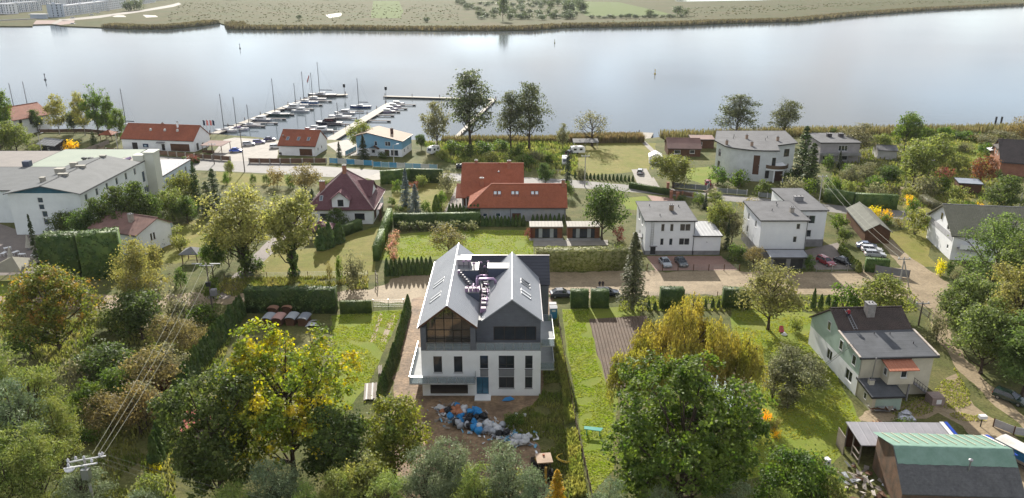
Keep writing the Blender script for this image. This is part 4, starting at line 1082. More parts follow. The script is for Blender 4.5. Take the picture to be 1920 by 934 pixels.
duct([(8.3, 14.0, 11.35), (8.3, 4.2, 11.2)], .10, VB); duct([(8.75, 14.5, 11.5), (8.75, 5.2, 11.4)], .12, RMET); duct([(9.1, 12.5, 11.6), (9.1, 6.2, 11.5)], .10)
# roof windows in pairs, one with its blind down
H.F = [(0, 0), (7.75, 0), (7.75, 25.4), (0, 25.4)]; H.pl = ('y', ZE, ZR - ZE, .22, 0)
BL = M('white_blind', (0.72, 0.74, 0.76), rough=0.35)
for y in (6.3, 7.5, 11.9, 13.1): H.skylight(1.6, y, .85, 2.0, METAL, BL)
H.F = [(8.77, 0), (16.92, 0), (16.92, 25.4), (8.77, 25.4)]
for y, g_ in ((6.9, BL), (8.1, BL), (10.9, GL), (12.1, GL)): H.skylight(14.9, y, .85, 1.8, METAL, g_)
H.F = F0
# balconies and glass railings
def railing(pts, z, h=1.1, step=1.35):
 fr = MB(); pan = []
 for i in range(len(pts) - 1):
  a, b = Vector((*pts[i], 0)), Vector((*pts[i + 1], 0)); d = b - a; n = max(1, round(d.length / step))
  fr.beam(a + Vector((0, 0, z + h)), b + Vector((0, 0, z + h)), .06, .05)
  for k in range(n + 1):
   p = a + d * k / n
   if k < n or i == len(pts) - 2: fr.box((p.x - .025, p.y - .025, z - .15), (p.x + .025, p.y + .025, z + h - .025))
   if k < n: pan.append((a + d * (k / n) + d.normalized() * .04, a + d * ((k + 1) / n) - d.normalized() * .04))
 o = fr.build('railing', METAL, T)
 for p, q in pan:
  MB().beam(p + Vector((0, 0, z + h / 2 - .06)), q + Vector((0, 0, z + h / 2 - .06)), .015, h - .1).build('glass_panel', RAILG, o)
railing([(0.78, 0.06), (6.98, 0.06)], ZF + .05)
railing([(7.8, 0.06), (16.88, 0.06)], ZF + .05)
railing([(16.95, 0.06), (17.0, 2.4)], ZF + .05)
for z, y0, y1 in ((6.55, 2.9, 11.3), (3.0, 2.4, 10.6)):
 MB().box((16.93, y0, z - .2), (19.0, y1, z)).build('balcony_slab', DECK, T)
 railing([(16.96, y0 + .05), (18.95, y0 + .05), (18.95, y1 - .05), (16.96, y1 - .05)], z)
MB().box((-1.65, -1.6, 2.72), (-.01, 9.5, 2.92)).box((0, -1.6, 2.72), (7.7, -.01, 2.92)).build('balcony_slab', DECK, T)
railing([(-1.6, 9.4), (-1.6, -1.55), (7.65, -1.55), (7.65, -.05)], 2.92)
# ================================================================== the other buildings
TW = thing
# ---- white two-storey house with a lower annex
H = House('white_house', 'boxy white two-storey house with low annex and ladder on its front wall', 'house', (1208, 478), 10.43, 12.6)
fw = [(3.2, 5.25, .8, 1.75), (5.1, 5.25, .8, 1.75), (7.2, 5.35, 2.3, 1.65, 'w', 2), (3.2, 2.15, .8, 1.6), (5.1, 2.15, .8, 1.6), (7.2, 2.2, 2.3, 1.6, 'w', 2), (1.2, 0.02, 1.15, 1.95, 'd', DMETAL)]
H.walls(7.55, WHITE_B, {0: fw, 3: [(3, 5.2, 1.4, 1.6), (7, 5.2, 1.4, 1.6), (5, 1.2, 1.1, 2.1, 'd'), (8.5, 2.2, 1.4, 1.5)]}, plinth=.95)
H.flat_roof(7.56, FELT, .35, .22, slope=.035)
H.chimney(6.5, 6.6, 7.8, 9.2, .9, .7, M('brown_chimney', (.30, .22, .15), (.2, .15, .1)))
vents(H.T, [(2.2, 9.5, 8.1), (8.6, 9, 8.1), (3.4, 3.0, 7.9)], .08, .4)
MB().box((-1.6, 3.6, 2.6), (-.01, 6.6, 2.75)).build('canopy', PLINTH, H.T); MB().tube([(-1.5, 3.7, 0), (-1.5, 3.7, 2.6)], .06).build('canopy_post', METAL, H.T)
MB().box((1.0, -.5, 2.02), (2.6, -.01, 2.1)).build('door_canopy', PLINTH, H.T)
lad = MB(); [lad.box((x - .03, -.18, 2.2), (x + .03, -.12, 7.75)) for x in (1.15, 1.65)]; [lad.box((1.18, -.17, 2.4 + .38 * i), (1.62, -.13, 2.44 + .38 * i)) for i in range(14)]
lad.build('wall_ladder', METAL, H.T)
pipe(H.T, 10.3, -.09, 0, 7.5)
AF = [(10.45, .02), (16.15, .02), (16.15, 9.0), (10.45, 9.0)]
H.walls(4.2, WHITE_B, {}, F=AF, plinth=.95, name='annex_wall')
H.flat_roof(4.21, M('bright_sheet_roof', (.33, .335, .345), (.28, .285, .295), rough=.5, metal=.1, pat='seams', pk=dict(w=.8, d2=.02)), .3, .18, F=AF, slope=.03, name='annex_roof')
MB().tube([(13.2, -.06, 2.9), (13.2, .02, 2.9)], .08, 8).build('wall_vent', DMETAL, H.T)
# ---- flat-roofed pair of white blocks
H = House('flat_roofed_house', 'stepped white house of two flat-roofed blocks joined at the corner', 'house', (1420, 485), 9.75, 12.5)
H.walls(8.35, WHITE_B, {0: [(7.4, 6.5, .85, 1.3), (7.0, 3.6, .85, 1.4)], 3: [(3.2, 5.9, 1.0, 1.5), (3.2, 3.0, 1.0, 1.5), (8.5, 5.9, 1.0, 1.5)]}, plinth=2.2)
H.flat_roof(8.36, FELT, .35, .22, slope=.03); H.chimney(7.9, 5.0, 8.5, 9.8, .8, .7); vents(H.T, [(4, 6, 8.8), (6, 9, 8.9)], .08, .4)
BF = [(9.77, 7.6), (16.6, 7.6), (16.6, 24), (9.77, 24)]
H.walls(8.2, WHITE_B, {0: [(1.6, 5.3, 2.9, 1.9, 'w', 2), (1.2, 2.2, 2.8, 1.7, 'w', 2)]}, F=BF, plinth=1.7)
H.flat_roof(8.22, FELT, .3, .22, F=BF, slope=.02); H.chimney(12.6, 14.5, 8.4, 9.5, 2.0, .9, PLINTH)
pipe(H.T, 9.6, -.1, 0, 8.3); vents(H.T, [(6.5, 11, 8.9)], .08, .4)
H = House('lean_to_garage', 'dark garage with pale sheet roof in front of the stepped flat-roofed house', 'garage', (1444, 504), 7.4, 3.2)
H.walls(2.45, PLINTH, {0: [(.5, .05, 2.6, 2.1, 'g', DMETAL), (4.0, .05, 2.6, 2.1, 'g', DMETAL)]})
H.flat_roof(2.46, M('pale_sheet', (.33, .34, .36), (.27, .28, .3), rough=.5, metal=.1, pat='corr', pk=dict(w=.25, d2=.03)), .3, .1, slope=.10)
# ---- curved villa
H = House('curved_villa', 'large pale villa with curved front wall, round balcony and grey flat roof', 'house', (1338, 338), 14, 20)
cv = [(3.8, 4.0), (4.8, 2.4), (6.4, 1.2), (8.4, .1), (10.4, -.9), (12.4, -1.4), (14.6, -1.5), (17.0, -1.5)]
CF = cv + [(18.3, 4.5), (25.2, 7.5), (26.5, 22), (6, 22), (2.5, 9.5)]
w_ = {4: [(.25, 2.0, 1.75, 5.6, 'd', BROWNF)], 6: [(1.2, 4.6, 1.1, 2.4)], 8: [(3.6, 5.6, 2.0, 2.2, 'w', 2)], 12: [(1.5, 5.6, 1.5, 2.0), (1.5, 1.8, 1.5, 2.2)], 11: []}
H.walls(9.0, M('pale_villa_render', (.60, .62, .62), (.52, .54, .54), scale=3, dirt=.12, fine=.05), w_, F=CF, fr=BROWNF)
P = [(x + (-.5 if x < 12 else .5), y + (-.5 if y < 9 else .5), 9.25 + .035 * y) for x, y in CF]
ro = MB().slab(P, .3, vert=True).build('roof', FELT, H.T)
fs = MB(); [fs.beam(Vector(P[i]) + Vector((0, 0, -.12)), Vector(P[(i + 1) % len(P)]) + Vector((0, 0, -.12)), .1, .34) for i in range(len(P))]; fs.build('fascia', DMETAL, ro)
for x, y in ((4.2, 5.0), (11, 3.2), (12, 12), (20.5, 9.5)): H.chimney(x, y, 9.3 + .03 * y, 10.5 + .03 * y, .7, .6, M('tan_chimney', (.36, .25, .18), (.28, .2, .15)))
vents(H.T, [(8, 12, 9.8), (9, 15, 9.9), (17, 10, 9.7), (18.5, 13, 9.8)], .07, .5)
rp = [(17.4 + 3.6 * math.cos(a), .2 + 3.3 * math.sin(a)) for a in [math.pi + math.pi * k / 12 for k in range(13)]]
MB().prism(rp + [(21.5, 5.8), (17.6, 4.0)], 3.5, 3.95).build('balcony_slab', WHITE, H.T)
pr = MB(); [pr.beam((*rp[i], 4.45), (*rp[i + 1], 4.45), .12, 1.0) for i in range(12)]; pr.build('balcony_parapet', M('balcony_timber', (.16, .11, .07), (.12, .08, .05), pat='planks', pk=dict(w=.15)), H.T)
for a in (3.5, 4.4, 5.3, 6.1): MB().tube([(17.4 + 3.3 * math.cos(a), .2 + 3.0 * math.sin(a), -.2), (17.4 + 3.3 * math.cos(a), .2 + 3.0 * math.sin(a), 3.5)], .22, 10).build('column', WHITE, H.T)
MB().box((17.2, -.9, 0), (19.6, .6, 3.2)).build('entrance_door', BROWNF, H.T); MB().box((14.2, -1.62, 1.0), (15.3, -1.505, 3.2)).build('side_window', DARKF, H.T)
# ---- grey house behind, with balcony
H = House('grey_house', 'grey box house with two dark chimneys behind the pointed conifers', 'house', (1535, 305), 12.3, 13.5)
H.walls(6.2, M('mauve_grey_render', (.40, .37, .37), (.33, .31, .31), scale=2, dirt=.2), {0: [(5.6, 3.7, 2.9, 1.8, 'w', 3), (1, .8, 2, 1.4), (7, .8, 2, 1.4)], 3: [(4, 3.6, 1.7, 1.5, 'w', 2), (9, 3.6, 1.7, 1.5, 'w', 2), (4, .9, 1.7, 1.4)]})
H.flat_roof(6.21, FELT, .35, .25, slope=.02)
MB().box((-.8, -2.2, 2.7), (12.0, -.01, 2.9)).box((-.8, -2.2, 2.9), (12, -2.08, 3.7)).box((-.8, -2.08, 2.9), (-.68, -.01, 3.7)).build('balcony', PLINTH, H.T)
for x in (-.6, 4, 8, 11.8): MB().box((x - .12, -2.15, 0), (x + .12, -1.9, 2.7)).build('balcony_post', PLINTH, H.T)
for x in (5.4, 9.2): H.chimney(x, 8.0, 6.5, 7.7, 1.4, 1.2, M('dark_chimney', (.07, .065, .07)))
# ---- long house with orange tiles
H = House('orange_tiled_house', 'long house under orange-red tiles with three pairs of roof windows', 'house', (880, 415), 23.4, 9.4)
BEI = M('patchy_wall', (.42, .38, .33), (.34, .38, .42), scale=7, dirt=.25, fine=.06)
H.walls(3.75, BEI, {0: [(3.3, 1.15, 1.1, .9), (6.4, 1.15, 1.2, .95), (10.4, .1, 2.1, 1.95, 'd', WOODB)], 3: [(5, .2, 1.6, 2.2, 'd')]}, gl=GLB)
a, b, r0, r1, zr, e = -.35, 23.8, 5.3, 23.8, 8.1, 3.6
s1 = MB().slab([(a, -.45, e), (b, -.45, e), (r1, 4.7, zr), (r0, 4.7, zr)], .2, vert=True).build('roof', TILEO, H.T)
MB().slab([(a, 9.9, e), (a, -.45, e), (r0, 4.7, zr)], .2, vert=True).build('roof', TILEO, H.T)
MB().slab([(b, 9.9, e), (a, 9.9, e), (r0, 4.7, zr), (r1, 4.7, zr)], .2, vert=True).build('roof', TILEO, H.T)
MB().face([(23.4, 0, 3.75), (23.4, 9.4, 3.75), (23.4, 4.7, 7.9)]).build('gable', BEI, H.T)
RC = M('ridge_tile', (.52, .22, .15), (.45, .18, .12))
MB().tube([(r0, 4.7, zr + .06), (r1, 4.7, zr + .06)], .14).build('ridge', RC, s1); MB().tube([(a, -.45, e + .05), (r0, 4.7, zr + .06)], .13).build('hip', RC, s1)
MB().tube([(a, -.5, e - .22), (b, -.5, e - .22)], .08).build('gutter', DMETAL, H.T)
H.pl = ('x', 3.4, 4.7, .2, 0); H.F = [(0, 0), (23.4, 0), (23.4, 9.4), (0, 9.4)]
for x in (6.3, 10.6, 15.4):
 for k in (0, 1): H.skylight(x + 1.0 * k, 2.6, .85, 1.5, DMETAL, BL)
H.chimney(22.9, 4.4, 7.2, 9.2, .8, .7, BRICK)
pipe(H.T, 10.0, -.12, 0, 3.5, BROWNF); pipe(H.T, 23.2, -.12, 0, 3.5, DMETAL)
# its rear range, taller
RF = [(-2.5, 12), (13.2, 12), (13.2, 31), (-2.5, 31)]
H.walls(3.4, BEI, {0: [(.4, .3, 1.2, 2.2, 'd'), ], 3: [(5, 1, 1.5, 1.3), (10, 1, 1.5, 1.3)]}, F=RF)
s2 = MB().slab([(-2.9, 11.4, 3.1), (13.5, 11.4, 3.1), (13.5, 21.5, 9.2), (-2.9, 21.5, 9.2)], .2, vert=True).build('roof', TILEO, H.T)
MB().slab([(13.5, 31.6, 3.1), (-2.9, 31.6, 3.1), (-2.9, 21.5, 9.2), (13.5, 21.5, 9.2)], .2, vert=True).build('roof', TILEO, H.T)
for x in (-2.5, 13.2): MB().face([(x, 12, 3.4), (x, 31, 3.4), (x, 21.5, 8.9)]).build('gable', BEI, H.T)
MB().tube([(-2.9, 21.5, 9.26), (13.5, 21.5, 9.26)], .14).build('ridge', RC, s2)
MB().slab([(-4.0, 10.5, 2.9), (-1.2, 10.5, 2.9), (-1.2, 16, 5.2), (-4.0, 16, 5.2)], .18, vert=True).build('porch_roof', TILEO, H.T)
for x in (-3.9, -1.4): MB().box((x, 10.6, 0), (x + .15, 10.8, 2.8)).build('porch_post', WHITE, H.T)
H.chimney(.9, 21.5, 8.6, 10.0, .8, .6, BRICK); H.chimney(9.6, 20.2, 8.0, 10.2, .9, .8, BRICK); H.chimney(2.6, 14.6, 4.8, 7.0, 1.0, .9, BRICK)
MB().lathe([(.25, 0), (.3, .25), (.1, .4)], 10, (6.9, 18.5, 7.5)).build('roof_vent', METAL, H.T)
# ---- burgundy hipped house
H = House('burgundy_roofed_house', 'white house under a steep burgundy tiled hipped roof with front dormer', 'house', (578, 420), 15.6, 16.4)
H.walls(3.9, WHITE, {0: [(11.3, 1.0, 2.4, 1.65), (3, 1.0, 2, 1.6)], 1: [(2.2, .2, 3.2, 2.8, 'd', WOODB), (8, 1, 1.8, 1.5)]}, fr=BROWNF)
e0, o, zc = 3.75, .55, 11.2
ax, ay0, ay1, L_, D_ = 7.9, 8.0, 9.2, 15.6, 16.4
c_ = [(-o, -o, e0), (L_ + o, -o, e0), (L_ + o, D_ + o, e0), (-o, D_ + o, e0)]
A0, A1 = (ax, ay0, zc), (ax, ay1, zc)
pr_ = []
for q in ([c_[0], c_[1], A0], [c_[1], c_[2], A1, A0], [c_[2], c_[3], A1], [c_[3], c_[0], A0, A1]): pr_.append(MB().slab(q, .22, vert=True).build('roof', TILEM, H.T))
HC = M('pale_hip_tile', (.36, .27, .26), (.30, .22, .21))
for p, q in ((c_[0], A0), (c_[1], A0), (c_[2], A1), (c_[3], A1), (A0, A1)): MB().tube([(p[0], p[1], p[2] + .05), (q[0], q[1], q[2] + .05)], .14).build('hip', HC, pr_[0])
for p, q in ((c_[0], c_[1]), (c_[1], c_[2]), (c_[3], c_[0])): MB().beam((p[0], p[1], p[2] - .15), (q[0], q[1], q[2] - .15), .14, .2).build('gutter', BROWNF, H.T)
# front dormer flush with the wall
dx0, dx1 = 6.1, 10.1; dm = (dx0 + dx1) / 2
db = MB(); wallrun(db, (dx0, -.02), (dx1, -.02), 3.6, 6.4, [(1.35, 4.35, 1.4, 1.7)]); db.face([(dx0, -.02, 6.4), (dx1, -.02, 6.4), (dm, -.02, 7.9)]); db.face([(dx1, -.02, 3.6), (dx1, 3, 3.6), (dx1, 3, 6.4), (dx1, -.02, 6.4)]); db.face([(dx0, 3, 3.6), (dx0, -.02, 3.6), (dx0, -.02, 6.4), (dx0, 3, 6.4)])
db.build('dormer', WHITE, H.T); window(H.T, (dx0, -.02), (dx1, -.02), 1.35, 4.35, 1.4, 1.7, BROWNF)
for sg, xe in ((1, dx0 - .5), (-1, dx1 + .5)):
 q = [(xe, -.6, 6.1), (dm, -.6, 8.15), (dm, 5.2, 8.15), (xe, 3.4, 6.1)]
 MB().slab(q if sg < 0 else q[::-1], .2, vert=True).build('dormer_roof', TILEM, H.T)
# right cross gable
gx = 12.6
MB().slab([(9.2, 4.4, 5.6), (14.9, 4.4, 5.6), (14.9, 8.6, 8.6), (9.2, 8.6, 8.6)], .2, vert=True).build('cross_roof', TILEM, H.T)
MB().slab([(14.9, 12.8, 5.6), (9.2, 12.8, 5.6), (9.2, 8.6, 8.6), (14.9, 8.6, 8.6)], .2, vert=True).build('cross_roof', TILEM, H.T)
MB().slab([(14.5, 4.8, 3.9), (14.5, 12.4, 3.9), (14.5, 12.4, 5.6), (14.5, 8.6, 8.4), (14.5, 4.8, 5.6)], .2).build('cross_gable', WHITE, H.T)
MB().slab([(14.5, 4.9, 3.0), (14.5, 4.9, 5.7), (9, 4.9, 5.7), (9, 4.9, 3.0)][::-1], .1).build('cross_wall', WHITE, H.T)
H.chimney(3.0, 4.6, 6, 9.4, 1.2, .9, BRICK); H.chimney(8.0, 7.6, 10, 12.6, .9, .8, BRICK); H.chimney(7.2, 13.0, 7.5, 9.5, .8, .7, BRICK)
H.F = [(0, 0), (15.6, 0), (15.6, 16), (0, 16)]; H.pl = ('x', 3.9, 7.4, .2, 0); H.skylight(3.2, 1.9, .8, 1.5, METAL, GLB)
for y in (2.2, 3.4, 4.6): MB().box((16.8, y, 0), (17.0, y + .2, 2.9)).build('terrace_post', WOODB, H.T)
MB().box((15.7, 2.0, 2.9), (17.1, 7.5, 3.05)).build('terrace_roof', TILEM, H.T)
# ---- blue house by the marina
H = House('blue_house', 'sky-blue house with white ground floor and sandy gabled roof by the marina', 'house', (670, 291), 15.4, 10.6, R(-10))
H.walls(2.5, WHITE, {0: [(9.5, .1, 1.5, 2.1, 'd'), (11.5, .2, 2.6, 2.0, 'w', 2), (5, .9, 1.2, 1.2)], 1: [(2, 1, 1.1, 1.2), (6, 1, 1.1, 1.2)]}, name='lower_wall')
uw = MB(); wallrun(uw, (0, 0), (15.4, 0), 2.5, 5.2, [(6.1, 3.4, 1.0, 1.5), (9.7, 3.4, 1.9, 1.5)]); uw.face([(0, 0, 5.2), (15.4, 0, 5.2), (4.0, 0, 7.5), (0, 0, 6.4)])
uw.face([(15.4, 0, 2.5), (15.4, 10.6, 2.5), (15.4, 10.6, 5.2), (15.4, 0, 5.2)]); uw.face([(0, 10.6, 2.5), (0, 0, 2.5), (0, 0, 6.4), (0, 10.6, 6.4)]); uw.face([(15.4, 10.6, 2.5), (0, 10.6, 2.5), (0, 10.6, 6.4), (4, 10.6, 7.5), (15.4, 10.6, 5.2)])
uw.build('upper_wall', BLUEW, H.T)
window(H.T, (0, 0), (15.4, 0), 6.1, 3.4, 1.0, 1.5); window(H.T, (0, 0), (15.4, 0), 9.7, 3.4, 1.9, 1.5, cols=2)
SANDR = M('sandy_roof_sheet', (.33, .245, .175), (.28, .21, .155), spec=.2, scale=4, fine=.05, dirt=.15)
MB().slab([(4.0, -.5, 7.75), (15.9, -.5, 5.32), (15.9, 11.1, 5.32), (4.0, 11.1, 7.75)], .22, vert=True).build('roof', SANDR, H.T)
MB().slab([(-.5, -.5, 6.5), (4.0, -.5, 7.75), (4.0, 11.1, 7.75), (-.5, 11.1, 6.5)], .22, vert=True).build('roof', SANDR, H.T)
for p, q in (((4, -.55, 7.62), (15.9, -.55, 5.2)), ((-.5, -.55, 6.37), (4, -.55, 7.62)), ((15.95, -.5, 5.2), (15.95, 11.1, 5.2))): MB().beam(p, q, .12, .24).build('fascia', BROWNF, H.T)
H.chimney(10.4, 5.5, 6.2, 8.2, .8, .8, M('dark_brick', (.14, .08, .07), pat='brick', pk=dict(w=.25, h=.08)))
MB().slab([(4.6, -1.6, 2.6), (6.2, -1.6, 3.6), (6.2, -.02, 3.6), (4.6, -.02, 2.6)], .1, vert=True).slab([(6.2, -1.6, 3.6), (7.8, -1.6, 2.6), (7.8, -.02, 2.6), (6.2, -.02, 3.6)], .1, vert=True).build('porch_roof', BROWNF, H.T)
for x in (4.8, 7.5): MB().box((x, -1.5, 0), (x + .14, -1.36, 2.7)).build('porch_post', WHITE, H.T)
# ---- marina boathouse and garage with red roofs
H = House('boathouse', 'long white boathouse with red tiled roof and brown garage door by the marina', 'boathouse', (231, 280), None, 10.4, fr=(365, 285))
H.walls(3.85, WHITE, {0: [(3.6, .1, 2.0, 2.4, 'd', DARKF), (14.4, .1, 1.2, 2.2, 'd', DARKF), (17.6, .05, 6.9, 2.5, 'g', WOODB)], 1: [(1.6, .1, 1.4, 2.4, 'd', DARKF), (5, .8, 1.2, 1.2)]})
H.gable_walls(3.85, 3.9, WHITE).gable_roof(3.85, 3.9, TILER, oh=.35, og=.3)
MB().box((7.6, -.06, 1.0), (9.6, -.01, 2.2)).build('wall_sign', M('navy_sign', (.03, .05, .10)), H.T); MB().box((8.1, -.085, 1.25), (8.9, -.062, 1.75)).build('sign_emblem', M('pale_emblem', (.45, .6, .7)), H.T)
MB().slab([(13.0, -1.1, 2.75), (16.0, -1.1, 2.75), (16.0, -.02, 3.1), (13.0, -.02, 3.1)], .06, vert=True).build('awning', PLINTH, H.T)
for x in (9.4, 14.6, 19.2): MB().lathe([(.42, 0), (.42, .5), (.3, .75), (.04, .85)], 12, (x, 2.9, H.roof_z(x, 2.9) - .1)).build('roof_vent', M('pale_vent', (.6, .57, .53)), H.T)
H.chimney(12.6, 5.2, 7.2, 8.4, .6, .5, BRICK); H.chimney(18.6, 4.4, 7.0, 9.0, .5, .5, WHITE)
H = House('boat_garage', 'small white garage with red roof and three skylights beside marina car park', 'garage', (524, 291), None, 11.0, fr=(592, 293))
H.walls(3.4, WHITE, {0: [(7.0, .05, 4.3, 2.3, 'g', WOODB)], 1: [(2.2, 1.2, .9, 1.1), (5.5, 1.2, .9, 1.1)]})
H.gable_walls(3.4, 3.9, WHITE).gable_roof(3.4, 3.9, TILER, oh=.35, og=.3)
for x in (2.5, 6.2, 9.6): H.skylight(x, 2.2, 1.0, 1.6, METAL, GLB)
H.chimney(.8, 2.6, 4.8, 6.0, .4, .4, BRICK)
# ---- hotel complex on the left
H = House('hotel', 'sprawling white hotel with shallow grey roofs, blue gable and stair tower', 'hotel', (32, 440), 16.2, 29)
H.walls(9.9, M('hotel_render', (.74, .78, .77), (.68, .72, .715), scale=4, dirt=.08, fine=.03), {0: [(6.4, 7.6, 1.3, 1.3), (6.4, 6.0, 1.3, 1.3), (6.8, 4.2, 1.3, 1.5), (6.8, 2.3, 1.3, 1.5)],
  1: [(2.0 + 4.9 * i, 7.2, 1.2, 1.8) for i in range(6)] + [(2.0 + 4.9 * i, 3.6, 1.2, 1.8) for i in range(6)]}, gl=GLB)
H.gable_walls(9.9, 1.7, M('teal_boards', (.05, .16, .22), (.04, .12, .17), pat='planks', pk=dict(w=.2)), 'y')
H.gable_roof(9.9, 1.7, M('hotel_felt', (.135, .142, .144), (.16, .166, .168), spec=.1, scale=3, fine=.06, dirt=.12), 'y', oh=.6, og=.7, th=.2, trim=FELT)
HB = M('vent_block', (.42, .40, .34), (.33, .31, .27))
for x, y, a, b in ((8.1, 9, 2.2, .8), (8.1, 17, 2.2, .8), (8.1, 28, 1.4, .8), (5.2, 5.5, 1.0, .9), (4.6, 14, 2.0, 1.4), (4.8, 20, 1.6, 1.0)):
 MB().box((x - a / 2, y - b / 2, 11), (x + a / 2, y + b / 2, 12.1)).box((x - a / 2 - .1, y - b / 2 - .1, 12.1), (x + a / 2 + .1, y + b / 2 + .1, 12.25)).build('chimney', HB, H.T)
HW = MATS['hotel_render']
B2 = [(9.0, 29.05), (16.0, 29.05), (16.0, 37), (9.0, 37)]
H.walls(9.3, HW, {1: [(2, 4.0, 1.6, 3.0), (2, .8, 3.5, 2.0, 'w', 3)]}, F=B2, gl=GLB, name='rear_wall'); H.flat_roof(9.3, HB, .15, .2, F=B2, name='rear_roof')
MB().box((16.02, 33.5, 0), (18.6, 37.2, 11.4)).build('stair_tower', M('tower_render', (.62, .63, .55), (.55, .56, .49), scale=4, fine=.03), H.T); MB().box((15.8, 33.3, 11.4), (18.9, 37.5, 11.75)).build('tower_cap', MATS['tower_render'], H.T)
MB().box((13.2, 33.0, 9.4), (16.0, 36.0, 11.0)).build('tower_shed', MATS['tower_render'], H.T)
LW = [(4, 37.3), (18.4, 37.3), (18.4, 57), (4, 57)]
H.walls(4.1, M('pale_blue_render', (.55, .62, .70), (.50, .57, .65)), {1: [(1.8 + 4.4 * i, .6, 1.4, 2.5) for i in range(4)]}, F=LW, gl=GLB, name='wing_wall')
H.flat_roof(4.1, M('white_membrane', (.46, .45, .47), (.42, .41, .43), fine=.02), .2, .15, F=LW, name='wing_roof')
rl = MB(); rl.beam((18.2, 37.5, 5.2), (18.2, 56.8, 5.2), .05); [rl.box((18.17, 37.5 + 1.92 * i, 4.25), (18.23, 37.56 + 1.92 * i, 5.2)) for i in range(11)]; rl.build('roof_railing', METAL, H.T)
def roofblock(F, h, mat, wm=HW):
 H.walls(h, wm, {}, F=F, name='rear_wall'); return H.flat_roof(h, mat, .3, .25, F=F, slope=.02, name='rear_roof')
roofblock([(-14, 31), (8.9, 31), (8.9, 50), (-14, 50)], 8.2, M('mint_membrane', (.29, .33, .265), (.26, .30, .245), spec=.2, fine=.03, scale=5))
roofblock([(-40, 30), (-14.05, 30), (-14.05, 50), (-40, 50)], 7.7, M('beige_felt', (.25, .225, .205), (.215, .195, .18), spec=.2, fine=.05, scale=3, pat='seams', pk=dict(w=1.0)))
roofblock([(-40, 9), (-.05, 9), (-.05, 29.9), (-40, 29.9)], 7.9, MATS['hotel_felt'])
for x, y, z in ((-14.2, 31.5, 8.4), (-22, 28, 8.2)): MB().box((x - .9, y - .8, z), (x + .9, y + .8, z + 1.5)).build('roof_box', ND if x > -20 else HB, H.T)
for p in ([(3, 33, 9.2), (5, 31.5, 9.3), (8, 31.2, 9.3), (10.5, 32.5, 9.5), (12.5, 33.8, 10.2)],): MB().tube(p, .42, 10).build('duct', DUCT, H.T)
for x in (-.5, 1.2): MB().lathe([(.5, 0), (.5, 1.3), (.75, 1.35), (.75, 1.7), (.2, 1.8)], 10, (x, 34.5, 8.4)).build('fan_vent', DMETAL, H.T)
# ---- house with faded red sheet roof among the hedges
_q = G(262, 482); _fl = _q + Vector((-13.2 * math.cos(R(22)), 13.2 * math.sin(R(22)), 0))
H = House('faded_roof_house', 'small white house with faded red sheet roof behind the tall dark hedge', 'house', (_fl.x, _fl.y, 0), 13.2, 9.5, R(-22))
H.walls(4.9, WHITE, {1: [(3.6, 2.6, .5, 1.5), (4.4, 2.6, .5, 1.5)]}, fr=BROWNF); H.gable_walls(4.9, 2.0, WHITE, off=1.2)
H.gable_roof(4.9, 2.0, M('faded_red_sheet', (.25, .145, .12), (.20, .12, .105), scale=3, dirt=.25, pat='corr', pk=dict(w=.25, d2=.04)), oh=.4, og=.4, off=1.2)
H.chimney(8.4, 3.6, 5.6, 8.0, 1.0, .8, CHIM)
# ---- white gable house with olive roof on the right
H = House('olive_roofed_house', 'white plank gable house with olive-grey tiled roof behind the big acacia', 'house', (1780, 487), 15, 14.5, R(-9))
H.walls(5.6, WHITE_B, {3: [(3.2, 5.0 - 1.0, .01, .01), (11.8, 1.7, .9, .9)]}, name='wall')
H.gable_walls(5.6, 4.3, WHITE_B); H.gable_roof(5.6, 4.3, M('olive_roof_tile', (.23, .222, .165), (.195, .19, .14), scale=5, fine=.05, pat='tiles', pk=dict(w=.35, h=.4, m=.014, d=.05, d2=.04, j=(.7,) * 3)), oh=.5, og=.7, trim=PLINTH)
for y, z in ((8.6, 6.3), (4.2, 5.5)):
 window(H.T, (0, 14.5), (0, 0), 14.5 - y, z, 1.3, 1.7, PVC, rev=.02, sill=True)
MB().box((-.05, .5, 3.9), (-.004, 14.0, 5.2)).build('wall_band', M('grey_band', (.45, .45, .47)), H.T)
MB().box((1.0, -1.5, 2.7), (6, -.01, 2.9)).build('balcony', PLINTH, H.T); MB().box((1.0, -1.5, 2.9), (6, -1.4, 3.9)).build('balcony_parapet', WHITE, H.T)
# ---- mint and cream house on the right, roof under repair
H = House('mint_house', 'mint, white and cream house with dark felt roof being repaired by a roofer', 'house', (1603, 742), 10.6, 16.5, R(3))
prof = [(0, 6.25), (6.6, 6.9), (10.3, 8.9), (16.5, 4.8)]
def prz(y):
 for (a, za), (b, zb) in zip(prof, prof[1:]):
  if y <= b: return za + (zb - za) * (y - a) / (b - a)
MINTW = M('mint_wall', (.40, .50, .43), (.35, .45, .38), scale=3, dirt=.15, fine=.04)
lower = [(1.6, 1.0, 2.1, 1.7, 'w', 2), (8.2, 1.0, 1.8, 1.7, 'w', 2)]
wm = MB(); wallrun(wm, (0, 16.5), (0, 0), -.3, 3.3, [(16.5 - r[0] - r[2], r[1], r[2], r[3]) for r in lower]); wm.build('lower_wall', WHITE, H.T)
up = [(1.2, 4.0, 1.1, 1.6), (5.4, 4.3, 1.1, 1.6), (9.8, 5.4, 1.1, 1.5)]
for r in lower: window(H.T, (0, 16.5), (0, 0), 16.5 - r[0] - r[2], *r[1:4], cols=2)
mm = MB().slab([(0, 16.5, 3.3), (0, 0, 3.3), (0, 0, 6.2), (0, 6.6, 6.85), (0, 10.3, 8.85), (0, 16.5, 4.75)], .2).build('upper_wall', MINTW, H.T)
for r in up: window(H.T, (0, 16.5), (0, 0), 16.5 - r[0] - r[2], r[1], r[2], r[3], rev=.03, sill=True)
